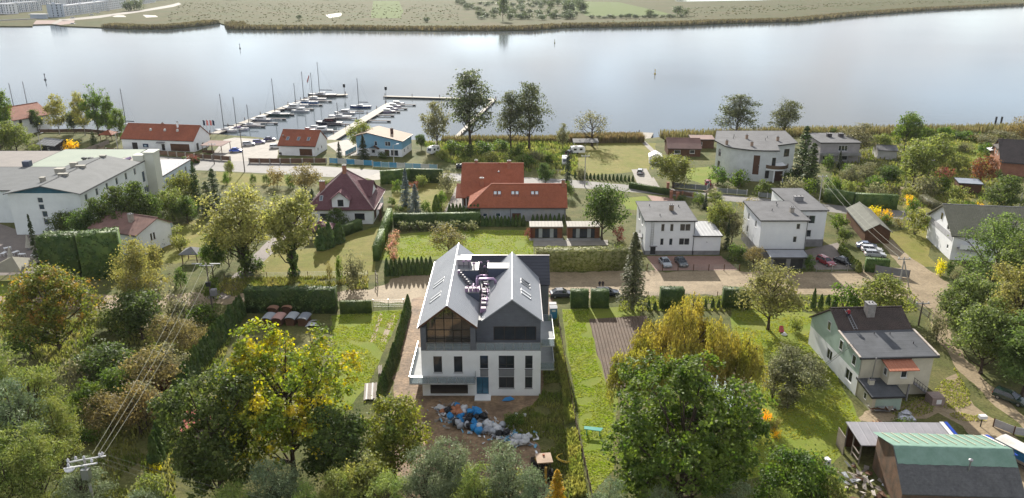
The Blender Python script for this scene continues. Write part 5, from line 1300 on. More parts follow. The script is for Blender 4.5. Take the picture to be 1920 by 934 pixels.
cw = MB(); wallrun(cw, (0, 0), (10.6, 0), -.3, 6.2); cw.face([(10.6, 0, -.3), (10.6, 16.5, -.3), (10.6, 16.5, 4.75), (10.6, 10.3, 8.85), (10.6, 6.6, 6.85), (10.6, 0, 6.2)]); cw.face([(10.6, 16.5, -.3), (0, 16.5, -.3), (0, 16.5, 4.75), (10.6, 16.5, 4.75)])
cw.build('wall', CREAM, H.T)
DT = M('old_dark_tile', (.095, .072, .064), (.07, .055, .05), scale=2, rough=.7, fine=.12, dirt=.3, pat='tiles', pk=dict(w=.25, h=.36, m=.012, d=.05, d2=.05, j=(.7,) * 3))
MB().slab([(-.35, -.45, 6.35), (11.0, -.45, 6.35), (11.0, 6.6, 7.1), (-.35, 6.6, 7.1)], .2, vert=True).build('roof', FELTD, H.T)
s1 = MB().slab([(-.3, 6.6, 7.12), (10.9, 6.6, 7.12), (10.9, 10.3, 9.12), (-.3, 10.3, 9.12)], .2, vert=True).build('roof', DT, H.T)
MB().slab([(10.9, 16.9, 4.7), (-.3, 16.9, 4.7), (-.3, 10.3, 9.12), (10.9, 10.3, 9.12)], .2, vert=True).build('roof', DT, H.T)
MB().tube([(-.3, 10.3, 9.2), (10.9, 10.3, 9.2)], .13).build('ridge', DT, s1)
FL = M('weathered_flashing', (.55, .50, .45), (.4, .33, .27), scale=.6)
for x in (-.42, 10.95): MB().beam((x, -.45, 6.45), (x, 6.6, 7.2), .3, .12).build('flashing', FL, H.T)
MB().beam((-.45, -.5, 6.2), (11.1, -.5, 6.2), .14, .2).build('gutter', DMETAL, H.T)
H.chimney(5.3, 9.3, 7.9, 10.3, 1.2, 1.3, M('grey_chimney', (.33, .31, .29), (.22, .2, .19), scale=.5)); vents(H.T, [(9.0, 2.8, 6.7), (4.5, 5.6, 7.0), (6.8, 5.4, 7.0)], .06, .3)
# hanging porch, steps, small annex
pb = MB(); wallrun(pb, (3.2, -2.1), (6.9, -2.1), 2.9, 5.3, [(1.7, 3.9, .95, 1.2)]); pb.face([(6.9, -2.1, 2.9), (6.9, 0, 2.9), (6.9, 0, 5.3), (6.9, -2.1, 5.3)]); pb.face([(3.2, 0, 2.9), (3.2, -2.1, 2.9), (3.2, -2.1, 5.3), (3.2, 0, 5.3)]); pb.face([(3.2, 0, 2.9), (6.9, 0, 2.9), (6.9, -2.1, 2.9), (3.2, -2.1, 2.9)])
pb.build('porch', CREAM, H.T); window(H.T, (3.2, -2.1), (6.9, -2.1), 1.7, 3.9, .95, 1.2, sill=True); window(H.T, (3.2, 0), (3.2, -2.1), .7, 3.9, .9, 1.2, rev=.02)
MB().slab([(2.9, -2.6, 5.35), (7.2, -2.6, 5.35), (7.2, 0, 5.95), (2.9, 0, 5.95)], .12, vert=True).build('porch_roof', M('rust_sheet', (.42, .17, .10), (.36, .14, .085), pat='seams', pk=dict(w=.5)), H.T)
for x in (4.7, 6.4): MB().box((x, -2.0, 0), (x + .2, -1.8, 2.9)).build('porch_post', PLINTH, H.T)
st = MB()
for i in range(11): st.box((7.0 + .33 * i, -1.4, 2.75 - .25 * i), (7.4 + .33 * i, -.05, 2.83 - .25 * i))
st.build('stair', PLINTH, H.T)['kind'] = 'stuff'
rl = MB(); rl.beam((7.0, -1.4, 3.8), (10.6, -1.4, 1.1), .06); [rl.box((7.0 + .45 * i, -1.43, 2.8 - .34 * i), (7.04 + .45 * i, -1.39, 3.75 - .34 * i)) for i in range(9)]; rl.beam((7.0, -1.4, 3.3), (10.6, -1.4, .6), .04); rl.build('stair_railing', DMETAL, H.T)
MB().box((9.4, -3.4, 0), (11.2, -1.6, 1.3)).build('brick_bin_store', M('pinkish_block', (.35, .27, .24), pat='brick', pk=dict(w=.4, h=.2)), H.T); MB().box((10.0, -3.46, .35), (10.7, -3.402, 1.0)).build('vent_grille', PVC, H.T)
AX = [(.2, -4.2), (4.4, -4.2), (4.4, -.02), (.2, -.02)]
H.walls(2.25, CREAM, {}, F=AX, name='annex_wall'); H.flat_roof(2.25, FELTD, .3, .12, F=AX, slope=.12, name='annex_roof')
MB().box((.7, -4.26, .02), (4.3, -4.205, 1.9)).build('annex_boarding', MINTW, H.T); window(H.T, (.2, -.02), (.2, -4.2), 1.9, .8, .8, 1.1, rev=.02)
H.chimney(1.2, -1.4, 2.6, 3.4, .7, .6, CREAM); MB().tube([(1.2, -1.4, 3.4), (1.35, -1.4, 6.8)], .1, 8).build('stovepipe', METAL, H.T)
# ---- barn with the green tarpaulin, front right
H = House('brick_barn', 'old brick barn with black felt roof half covered by green tarpaulin', 'barn', (43.95, 72.9, 0), 12.9, 8.0, R(-3))
OB = M('old_brick', (.25, .15, .10), (.17, .13, .10), scale=1.0, dirt=.5, fine=.2, pat='brick', pk=dict(w=.27, h=.09, m=.012, d=.02, j=(1.15,) * 3))
H.walls(2.9, OB, {})
for x in (0, 12.9): MB().face([(x, 0, 2.9), (x, 3.5, 6.1), (x, 8.0, 4.8), (x, 8, 2.9)] if x else [(x, 8.0, 2.9), (x, 8.0, 4.8), (x, 3.5, 6.1), (x, 0, 2.9)]).build('gable', OB, H.T)
MB().face([(12.9, 8, 2.9), (0, 8, 2.9), (0, 8, 4.8), (12.9, 8, 4.8)]).build('rear_wall', OB, H.T)
BF_ = M('black_felt', (.095, .095, .098), (.13, .13, .133), scale=1.5, rough=.6, fine=.12, dirt=.25, bump=.01, bscale=3, pat='rows', pk=dict(h=.5, d=.02))
MB().slab([(-.25, -.5, 2.65), (13.2, -.5, 2.65), (13.2, 3.5, 6.25), (-.25, 3.5, 6.25)], .15, vert=True).build('roof', BF_, H.T)
MB().slab([(13.2, 8.3, 4.85), (-.25, 8.3, 4.85), (-.25, 3.5, 6.25), (13.2, 3.5, 6.25)], .15, vert=True).build('roof', BF_, H.T)
def tarp():
 TG = M('green_tarpaulin', (.15, .25, .195), (.19, .295, .24), scale=1.2, rough=.45, fine=.05, bump=.02, bscale=2.5)
 t_ = MB(); nx = 26
 def zf(y): return 2.65 + (y + .5) / 4 * 3.6 if y < 3.5 else 6.25 - (y - 3.5) / 4.8 * 1.4
 ys = [1.95, 2.3, 2.8, 3.2, 3.5, 3.9, 5, 6.2, 7.4, 8.4]
 g = [[(-.32 + 13.3 * i / nx + (.5 * (1 - y / 8.4) - .2), y + (.05 * math.sin(i * 2.1) if j == 0 else 0), zf(y) + .05 + .035 * math.sin(i * 1.3 + y * 2) * math.sin(i * .7 - y)) for i in range(nx + 1)] for j, y in enumerate(ys)]
 vs_ = [p for row in g for p in row]; fs_ = [(j * (nx + 1) + i, j * (nx + 1) + i + 1, (j + 1) * (nx + 1) + i + 1, (j + 1) * (nx + 1) + i) for j in range(len(ys) - 1) for i in range(nx)]
 T_ = t_.add(vs_, fs_).build('tarpaulin', TG, None, H.T.location, H.rz, smooth=True)
 tag(T_, 'green tarpaulin with pale battens spread over the ridge of the brick barn', 'tarpaulin')
 for i in range(12):
  x = .5 + i * 1.08
  MB().beam((x + .35, 4.4, zf(4.4) + .13), (x - .05, 8.2, zf(8.2) + .13), .09, .05).build('batten', M('pale_batten', (.55, .52, .38)), T_)
 MB().slab([(12.95, 2.9, zf(2.9) + .16), (13.5, 2.9, zf(2.9) + .16), (13.1, 8.4, zf(8.4) + .16), (12.7, 8.4, zf(8.4) + .16)], .02).build('blue_edge', M('blue_tarp', (.02, .07, .42), rough=.4), T_)
 MB().slab([(12.6, 4.4, zf(4.4) + .13), (12.9, 4.4, zf(4.4) + .13), (12.6, 8.4, zf(8.4) + .13), (12.3, 8.4, zf(8.4) + .13)], .02).build('white_edge', PVC, T_)
tarp()
MB().tube([(7.6, 1.6, 4.2), (7.6, 1.6, 5.8)], .09, 8).build('stovepipe', METAL, H.T); MB().lathe([(.2, 0), (.24, .18), (.05, .3)], 10, (7.6, 1.6, 5.8)).build('stovepipe_cap', TRIM, H.T)
MB().box((.0, -.3, 2.4), (12.9, -.25, 2.6)).build('gutter', DMETAL, H.T)
H = House('lean_to_shed', 'grey-roofed open lean-to shed standing against the back of the brick barn', 'shed', (43.4, 81.5, 0), 12.0, 4.0, R(-1))
MB().slab([(-.6, -.2, 3.0), (12.3, -.2, 3.0), (12.0, 4.2, 3.55), (-.9, 4.2, 3.55)], .12, vert=True).build('roof', M('grey_sheet_roof', (.33, .32, .34), (.28, .275, .29), scale=2, rough=.5, pat='seams', pk=dict(w=1.1, d2=.03)), H.T)
MB().slab([(11.2, -.2, 3.13), (11.7, -.2, 3.13), (11.4, 4.2, 3.68), (10.9, 4.2, 3.68)], .03).build('white_strip', PVC, H.T); MB().slab([(11.8, -.2, 3.13), (12.2, -.2, 3.13), (11.9, 4.2, 3.68), (11.5, 4.2, 3.68)], .03).build('blue_strip', MATS['blue_tarp'], H.T)
for x, y in ((-.5, 0), (-.7, 3.9), (-.6, 2), (12, 0), (11.8, 3.9)): MB().box((x, y, -.2), (x + .14, y + .14, 3.0 + y * .11)).build('post', WOODP, H.T)
MB().box((-.7, 3.95, 0), (12, 4.05, 3.3)).build('back_wall', WOODB, H.T); MB().box((12.0, 0, 0), (12.1, 3.9, 3.0)).build('side_wall', WOODB, H.T); MB().box((-1.6, 2.1, 0), (-1.5, 4.4, 2.6)).build('side_wall', WOODP, H.T)
for z in (.6, 1.5): MB().box((-.62, .1, z), (-.5, 2.0, z + .12)).build('rail', WOODP, H.T)
# ---- smaller buildings
def shed(name, label, cat, fl, L, D, h, rise, wall, roof, rz=0, axis='x', wins=None, oh=.3):
 H = House(name, label, cat, fl, L, D, R(rz)); H.walls(h, wall, wins or {})
 if rise > 0: H.gable_walls(h, rise, wall, axis); H.gable_roof(h, rise, roof, axis, oh=oh, og=oh, th=.12)
 else: H.flat_roof(h, roof, oh, .14, slope=-rise)
 return H
GRS = M('grey_green_sheet', (.20, .20, .175), (.165, .168, .148), scale=3, rough=.9, spec=.05, fine=.05, dirt=.15)
H = shed('long_shed', 'long brown shed with pale ridged roof above the parked cars', 'shed', (1620, 455), 5.2, 17, 2.9, 1.6, WOODB, GRS, -9, 'y')
shed('lakeside_cabin', 'brown timber cabin with rust-brown roof at the water edge', 'cabin', (1252, 293), 10.5, 9.5, 2.7, 2.3, WOODB, TILEB, -4, 'x', {0: [(7.0, 1, 1.6, 1.2), (2, .8, 2, 1.3)]})
shed('lakeside_annex', 'low brown annex with flat rusty roof behind the timber cabin', 'cabin', (1296, 278), 7.5, 6, 3.0, -.04, WOODB, TILEB, -4, 'x', {0: [(2, .9, 1.6, 1.3)]})
shed('garden_shed', 'small wooden shed with blue-grey roof next to the russet tree', 'shed', (1796, 361), 5.6, 4.5, 2.6, -.06, WOODB, M('blue_grey_felt', (.25, .28, .33), (.21, .24, .29)), -14)
shed('stone_garage', 'small grey garage with felt roof right of the grey box house', 'garage', (1644, 298), 5.8, 7, 2.9, .9, GREYW, FELT, -12, 'x', {3: [(2, .1, 1.4, 2.2, 'd', PVC)]})
shed('solar_shed', 'black timber shed with pale panelled roof left of the hotel drive', 'shed', (72, 286), 8.0, 7.0, 2.8, 1.3, M('black_boards', (.03, .032, .04), pat='planks', pk=dict(w=.2)), M('pale_panel_roof', (.28, .285, .29), (.24, .245, .25), pat='slabs', pk=dict(w=1.4, h=1.0, m=.08, off=0, j=(.35,) * 3)), -20, 'x', {0: [(4.5, 1.2, .9, .9)], 1: [(2, 1.2, .9, .9)]})
H = House('corner_house', 'big house with red hipped roof at the left edge by the river', 'house', (-10, 250), 12.5, 14, R(-25))
H.walls(6.0, WHITE, {0: [(7.0, 3.2, 1.2, 2.2), (9.6, 3.2, 1.2, 2.2), (9.8, .4, 1.2, 2.0)], 1: [(2, 3.4, 1.2, 2), (6, 3.4, 1.2, 2)]}, fr=BROWNF); H.gable_walls(6, 3.6, WHITE, 'y'); H.gable_roof(6, 3.6, TILER, 'y', oh=.6, og=.6); H.chimney(7.5, 2.5, 8, 10.6, 1.1, .9, BRICK)
MB().box((7.5, -1.6, 2.9), (12.4, -.01, 3.05)).build('balcony', WHITE, H.T); MB().box((7.5, -1.6, 3.05), (12.4, -1.52, 4.0)).build('balcony_railing', WOODB, H.T)
H = House('brick_house', 'old red brick house with half-hipped brown roof at the right edge', 'house', (1872, 328), 12, 13, R(-18))
H.walls(4.2, BRICK, {3: [(2.5, 1, 1.1, 1.5), (8, 1, 1.1, 1.5)]}); H.gable_walls(4.2, 5.2, BRICK)
for y in (5.3, 8.0): window(H.T, (0, 13), (0, 0), 13 - y, 5.0, .95, 1.8, rev=.02, sill=True)
OT = M('old_brown_tile', (.12, .10, .095), (.09, .078, .075), scale=3, pat='tiles', pk=dict(w=.25, h=.36, m=.012, d=.05, d2=.05, j=(.7,) * 3))
H.gable_roof(4.2, 5.2, OT, oh=.5, og=.4)
MB().slab([(-1.0, 10.0, 5.2), (-1.0, 14.8, 5.0), (3, 14.8, 6.0), (3, 10, 6.2)][::-1], .12).build('side_roof', M('bright_tin', (.62, .63, .66)), H.T)
MB().slab([(-.7, 3.2, 7.0), (-.7, 9.8, 7.0), (1.2, 6.5, 9.75)][::-1], .15).build('half_hip', OT, H.T)
# garden pavilions
CED = M('cedar_boards', (.20, .085, .04), (.15, .065, .032), scale=1, pat='planks', pk=dict(w=.14, d2=.012), fine=.1)
SLIDE = M('pavilion_blind', (.42, .44, .42), rough=.5)
def pavilion(fl, label):
 H = House('garden_pavilion', label, 'pavilion', fl, 7.3, 3.6, group='cedar garden pavilions')
 fr = MB(); fr.box((0, 0, 0), (1.1, .12, 2.7)).box((6.2, 0, 0), (7.3, .12, 2.7)).box((1.1, 0, 2.35), (6.2, .12, 2.7)).box((0, .12, 0), (.12, 3.6, 2.7)).box((7.18, .12, 0), (7.3, 3.6, 2.7)).box((.12, 3.48, 0), (7.18, 3.6, 2.7))
 fr.build('cedar_wall', CED, H.T)
 for i, m in enumerate((DARKF, SLIDE, DARKF, DARKF, SLIDE, DARKF)): MB().box((1.1 + .85 * i, .35, .05), (1.93 + .85 * i, .4, 2.35)).build('sliding_panel', m if m is SLIDE else GL, H.T)
 MB().box((-.15, -.25, 2.70), (7.45, 3.8, 2.9)).build('roof', M('pale_flat_roof', (.34, .32, .28), (.29, .27, .24), fine=.04, pat='seams', pk=dict(w=.75)), H.T)
 MB().box((-.2, -1.6, -.1), (7.5, -.02, .07)).build('deck', M('deck_stone', (.36, .35, .33)), H.T)
pavilion((994, 447), 'cedar garden pavilion nearer the orange-tiled house, left of the twin'); pavilion((1064, 447), 'cedar garden pavilion half hidden by the dark tree, right of the twin')
# gazebos
def gazebo(px, py, a, h, top, roofm, label, post=None):
 T = thing('gazebo', label, 'gazebo', G(px, py)); b = a + .5
 for x in (-a, a):
  for y in (-a, a): MB().box((x - .08, y - .08, -.1), (x + .08, y + .08, h)).build('post', post or WOODB, T)
 q = [(-b, -b), (b, -b), (b, b), (-b, b)]
 for i in range(4): MB().slab([(*q[i], h), (*q[(i + 1) % 4], h), (0, 0, top)], .1, vert=True).build('roof_panel', roofm, T)
 MB().box((-a, a - .05, .4), (a, a + .05, .5)).build('rail', post or WOODB, T)
 return T
gazebo(362, 490, 1.5, 2.2, 3.3, M('grey_shingle', (.2, .2, .2), pat='rows', pk=dict(h=.3)), 'small grey hexagon-style garden gazebo on the lawn below the walnut trees')
gazebo(603, 445, 2.3, 2.4, 4.0, TILEM, 'burgundy tiled garden gazebo behind the clipped thuja row')
gazebo(32, 522, 3.2, 2.8, 4.6, M('olive_felt', (.20, .19, .14), (.17, .16, .12)), 'olive-roofed terrace pavilion at the left edge below the hotel')
gazebo(205, 262, 2.0, 2.2, 3.6, TILER, 'open hut with worn red roof beside the boathouse')
H = House('pergola', 'brown timber pergola with flat roof at the boathouse gable end', 'pergola', (380, 287), 7.0, 6.0, R(-9))
MB().slab([(-.3, -.3, 2.7), (7.3, -.3, 2.7), (7.3, 6.3, 3.0), (-.3, 6.3, 3.0)], .12, vert=True).build('roof', TILEB, H.T)
for x in (0, 3.4, 6.8):
 for y in (0, 5.8): MB().box((x, y, -.1), (x + .16, y + .16, 2.65)).build('post', WOODB, H.T)
MB().box((0, .02, .1), (4.2, .1, 1.0)).build('parapet', WOODB, H.T)
# white party tent
T = thing('party_tent', 'small white party tent beside the concrete drive and lakeside cabin', 'tent', G(1228, 303), R(-8)); TM = M('tent_fabric', (.78, .78, .77), fine=.02)
MB().box((-1.9, -2.6, 0), (1.9, 2.6, 2.0)).build('side_cloth', TM, T); MB().slab([(-2.1, -2.8, 1.95), (0, -2.8, 3.1), (0, 2.8, 3.1), (-2.1, 2.8, 1.95)][::-1], .05).slab([(0, -2.8, 3.1), (2.1, -2.8, 1.95), (2.1, 2.8, 1.95), (0, 2.8, 3.1)][::-1], .05).face([(-1.9, -2.62, 2), (1.9, -2.62, 2), (0, -2.62, 3.05)]).build('roof', TM, T)
# greenhouse polytunnel, two
def tunnel(px, py, rz, L, r, label):
 T = thing('polytunnel', label, 'polytunnel', G(px, py), R(rz)); PM = RAILG
 a = [math.pi * k / 8 for k in range(9)]
 mb = MB(); fr = MB(); n = max(2, round(L / 1.2))
 for k in range(8): mb.face([(-r * math.cos(a[k]), 0, r * math.sin(a[k])), (-r * math.cos(a[k + 1]), 0, r * math.sin(a[k + 1])), (-r * math.cos(a[k + 1]), L, r * math.sin(a[k + 1])), (-r * math.cos(a[k]), L, r * math.sin(a[k]))])
 mb.face([(-r * math.cos(x), 0, r * math.sin(x)) for x in a]); mb.build('film', M('tunnel_film', (.48, .56, .58), (.42, .50, .53), rough=.25, fine=.03), T)
 for i in range(n + 1): fr.tube([(-(r + .02) * math.cos(x), L * i / n, (r + .02) * math.sin(x)) for x in a], .03, 4)
 fr.build('hoop_frame', METAL, T)['kind'] = 'stuff'
tunnel(318, 428, 72, 6.5, 1.4, 'pale garden polytunnel beside the white house with faded roof')
tunnel(1385, 775, 12, 9, 1.7, 'whitish polytunnel hidden behind the big green tree and willow')
# ================================================================== vehicles, boats, people, street furniture
RUB = M('tyre_rubber', (.02, .02, .02), rough=.85, fine=.05)
def paint(name, c, rough=.25):
 m = M('paint_' + name, c, tuple(x * .92 for x in c), rough=rough, spec=.6, fine=.02, scale=1); m.node_tree.nodes['Principled BSDF'].inputs['Coat Weight'].default_value = .5
 return m
CARGL = GLASS('car_glass', (.015, .018, .022))
LAMP = M('headlight_lens', (.75, .76, .78), rough=.15); TAIL = M('taillight_lens', (.35, .02, .02), rough=.2)
BASEP = paint('base', (.3, .3, .3))
def make_car(estate=False):
 """side profile lofted across the width, narrowing at the greenhouse; front towards +x"""
 T = thing('parked_car', 'x', 'car')
 L, W = 4.3, 1.76
 low = [(-2.15, .32), (-2.15, .62), (-2.08, .88), (-1.95, .95), (-1.3, .98), (.75, .95), (1.5, .86), (2.0, .72), (2.13, .55), (2.13, .32)]
 mb = MB(); st = [(-1, .93), (-.9, 1.0), (0, 1.0), (.9, 1.0), (1, .93)]
 ys = [(-W / 2, .90), (-W / 2 * .93, .985), (0, 1.03), (W / 2 * .93, .985), (W / 2, .90)]
 vs_ = []
 for y, k in ys:
  for x, z in low: vs_.append((x * (1 if abs(y) < W * .45 else .975), y, .32 + (z - .32) * (k if z > .4 else 1)))
 n = len(low); fs_ = [(j * n + i, j * n + (i + 1) % n, (j + 1) * n + (i + 1) % n, (j + 1) * n + i) for j in range(4) for i in range(n)]
 fs_ += [tuple(range(n - 1, -1, -1)), tuple(range(4 * n, 5 * n))]
 mb.add(vs_, fs_).build('body', BASEP, T, smooth=False)
 xr0, xr1, xb0, xb1 = (-1.95, .15, -2.02, .95) if estate else (-1.0, .2, -1.75, .95)
 zr, zb = 1.44, .94; wr, wb = .58, .80
 c = [(xb0, -wb, zb), (xb1, -wb, zb), (xb1, wb, zb), (xb0, wb, zb), (xr0, -wr, zr), (xr1, -wr, zr), (xr1, wr, zr), (xr0, wr, zr)]
 MB().add(c, [(0, 1, 5, 4), (1, 2, 6, 5), (2, 3, 7, 6), (3, 0, 4, 7), (4, 5, 6, 7)]).build('window_band', CARGL, T)
 rf = MB().slab([(xr0 - .05, -wr - .03, zr + .03), (xr1 + .05, -wr - .03, zr + .03), (xr1 - .1, 0, zr + .07), (xr1 + .05, wr + .03, zr + .03), (xr0 - .05, wr + .03, zr + .03), (xr0 + .1, 0, zr + .07)], .05, vert=True)
 for s in (-1, 1):
  for p, q in ((c[0] if s < 0 else c[3], c[4] if s < 0 else c[7]), (c[1] if s < 0 else c[2], c[5] if s < 0 else c[6])): rf.beam(p, q, .08, .08)
  rf.beam(((xb0 + xb1) / 2 - .1, s * wb, zb), ((xr0 + xr1) / 2, s * wr, zr), .07, .05)
 rf.build('roof', BASEP, T)
 for x in (-1.32, 1.35):
  for s in (-1, 1):
   w_ = MB().add(*cyl_y(.31, .2, 14)).build('wheel', RUB, T, (x, s * .80, .31)); MB().add(*cyl_y(.19, .215, 10)).build('rim', METAL, w_)
 for s in (-1, 1):
  MB().box((2.0, s * .62 - .18, .60), (2.12, s * .62 + .18, .74)).build('headlight', LAMP, T); MB().box((-2.165, s * .64 - .15, .66), (-2.10, s * .64 + .15, .86)).build('taillight', TAIL, T)
  MB().box((.62, s * .98 - .1, .94), (.76, s * .98 + .1, 1.06)).build('mirror', BASEP, T)
 MB().box((2.1, -.26, .42), (2.145, .26, .53)).build('number_plate', PVC, T); MB().box((-2.175, -.26, .55), (-2.14, .26, .66)).build('number_plate', PVC, T)
 return T
def cyl_y(r, w, n):
 vs_ = [(r * math.cos(math.tau * k / n), s * w / 2, r * math.sin(math.tau * k / n)) for s in (-1, 1) for k in range(n)]
 return vs_, [(k, (k + 1) % n, n + (k + 1) % n, n + k) for k in range(n)] + [tuple(range(n - 1, -1, -1)), tuple(range(n, 2 * n))]
SALOON, ESTATE = make_car(), make_car(True)
_used = set()
def car(px, py, rz, col, label, estate=False, s=1.0, group=None):
 src = ESTATE if estate else SALOON
 sw = {'paint_base': paint('%02d%02d%02d' % tuple(int(c * 99) for c in col), col)}
 o = dup(src, G(px, py), R(rz), label, (s, s, s), sw)
 if group: o['group'] = group
 return o
CG = 'cars parked by the marina'
car(443, 285, 5, (.02, .10, .55), 'bright blue car parked beside the timber pergola', group=CG)
car(467, 273, 12, (.5, .51, .53), 'silver estate car in the marina car park', True, group=CG)
car(486, 269, 14, (.12, .11, .30), 'violet-blue car between silver and dark cars in the marina car park', True, group=CG)
car(506, 264, 10, (.05, .045, .13), 'dark indigo car nearest the water in the marina car park', group=CG)
car(518, 278, 15, (.6, .61, .63), 'white estate car half behind the small boat garage', True, group=CG)
car(536, 290, 0, (.03, .03, .035), 'dark car in front of the small boat garage', group=CG)
car(1053, 556, 6, (.045, .05, .065), 'dark saloon car parked on the dirt road beside the new apartment house', s=1.06)
car(1139, 554, 4, (.02, .025, .045), 'black estate car behind the clipped hedge block on the dirt road', True, 1.05)
car(1247, 497, -84, (.34, .37, .40), 'silver car in front of the boxy white house')
car(1277, 496, -84, (.05, .065, .075), 'dark grey car in front of the boxy white house')
car(1548, 495, -70, (.28, .02, .03), 'dark red hatchback in the forecourt of the stepped white house', True)
car(1582, 495, -60, (.012, .014, .018), 'black saloon in the forecourt of the stepped white house')
car(1624, 465, -14, (.25, .30, .40), 'pale blue car under the eaves of the long shed')
car(1634, 472, -12, (.62, .63, .64), 'white car between blue and silver cars by the long shed', True)
car(1640, 481, -10, (.45, .47, .50), 'silver car nearest the hedge below the long shed', True)
car(1200, 325, 78, (.45, .46, .48), 'silver car on the concrete drive above the road', True)
car(1327, 346, 78, (.25, .02, .04), 'dark red car on the drive of the curved villa', True)
car(1893, 752, -52, (.02, .045, .035), 'dark green estate car under the trees at the right edge', True)
car(868, 316, 4, (.015, .017, .022), 'black estate car behind the orange-tiled house', True)
car(1068, 290, 70, (.02, .025, .035), 'dark van-like car on the grass beside the shore trees', True, 1.1)
for o in (SALOON, ESTATE):
 def rm_(x):
  for c in KIDS.get(x.name, []): rm_(c)
  bpy.data.objects.remove(x)
 rm_(o)
# truck with blue tilt, right edge
def truck():
 T = thing('lorry', 'old lorry with blue tarpaulin sides and pale top at the right edge', 'lorry', G(1908, 872), R(-62)); CH = DMETAL
 MB().box((-2.6, -.95, .75), (2.2, .95, .95)).build('chassis', CH, T)
 tb = MB().box((-2.6, -1.05, 1.0), (1.9, 1.05, 1.35)); tb.build('drop_side', WOODP, T)
 MB().slab([(-2.6, -1.03, 2.55), (1.9, -1.03, 2.55), (1.9, 1.03, 2.55), (-2.6, 1.03, 2.55)], 1.2, vert=True).build('tilt_cover', M('blue_tilt', (.02, .12, .26), (.03, .16, .33), rough=.5, bump=.03, bscale=2), T)
 MB().slab([(-2.7, -1.1, 2.58), (1.95, -1.1, 2.58), (1.95, 0, 2.72), (1.95, 1.1, 2.58), (-2.7, 1.1, 2.58), (-2.7, 0, 2.72)], .06, vert=True).build('tilt_top', M('pale_tilt', (.62, .60, .56), (.5, .48, .44)), T)
 MB().box((2.25, -1.0, .7), (3.9, 1.0, 2.2)).build('cab', paint('cab_blue', (.05, .12, .25)), T); MB().box((3.86, -.9, 1.45), (3.95, .9, 2.1)).build('windscreen', CARGL, T)
 for x in (-1.6, 2.9):
  for s in (-.85, .85): MB().add(*cyl_y(.45, .3, 14)).build('wheel', RUB, T, (x, s, .45))
truck()
# caravans
def caravan(px, py, rz, label):
 T = thing('caravan', label, 'caravan', G(px, py), R(rz)); CW = M('caravan_white', (.78, .78, .76), (.7, .7, .68), rough=.4, fine=.02)
 pf = [(-2.4, .5), (-2.55, 1.2), (-2.2, 2.35), (-1.8, 2.5), (1.8, 2.5), (2.25, 2.3), (2.55, 1.3), (2.4, .5)]
 mb = MB(); n = len(pf); mb.add([(x, -1.05, z) for x, z in pf] + [(x, 1.05, z) for x, z in pf], [tuple(range(n - 1, -1, -1))[::-1], tuple(range(n, 2 * n))[::-1]] + [(i, n + i, n + (i + 1) % n, (i + 1) % n) for i in range(n)]); mb.build('body', CW, T)
 for x in (-1.4, .6): MB().box((x, -1.08, 1.3), (x + 1.0, -1.05, 1.95)).build('window', CARGL, T); MB().box((x, 1.05, 1.3), (x + 1.0, 1.08, 1.95)).build('window', CARGL, T)
 MB().slab([(-2.535, -.7, 1.35), (-2.535, .7, 1.35), (-2.29, .7, 2.15), (-2.29, -.7, 2.15)], .03).build('window', CARGL, T)
 for s in (-.95, .95): MB().add(*cyl_y(.32, .2, 12)).build('wheel', RUB, T, (0, s, .32))
 MB().beam((2.4, 0, .5), (3.5, 0, .45), .1).build('drawbar', DMETAL, T); MB().box((-1.0, -.7, 2.52), (0, .2, 2.65)).build('roof_hatch', PLINTH, T)
caravan(813, 288, 62, 'white caravan on the lawn right of the blue house'); caravan(1082, 288, 8, 'white caravan with grey awning on the shore meadow'); caravan(1060, 308, 85, 'small white caravan half hidden behind the slim dark spruce')
T = thing('awning_frame', 'grey open-sided awning shelter joined to the caravan on the meadow', 'shelter', G(1076, 280))
for x in (0, 4, 8):
 for y in (0, 3.5): MB().box((x, y, 0), (x + .1, y + .1, 2.4)).build('post', METAL, T)
MB().slab([(-.3, -.3, 2.4), (8.4, -.3, 2.4), (8.4, 3.9, 2.9), (-.3, 3.9, 2.9)], .08, vert=True).build('roof', FELT, T)
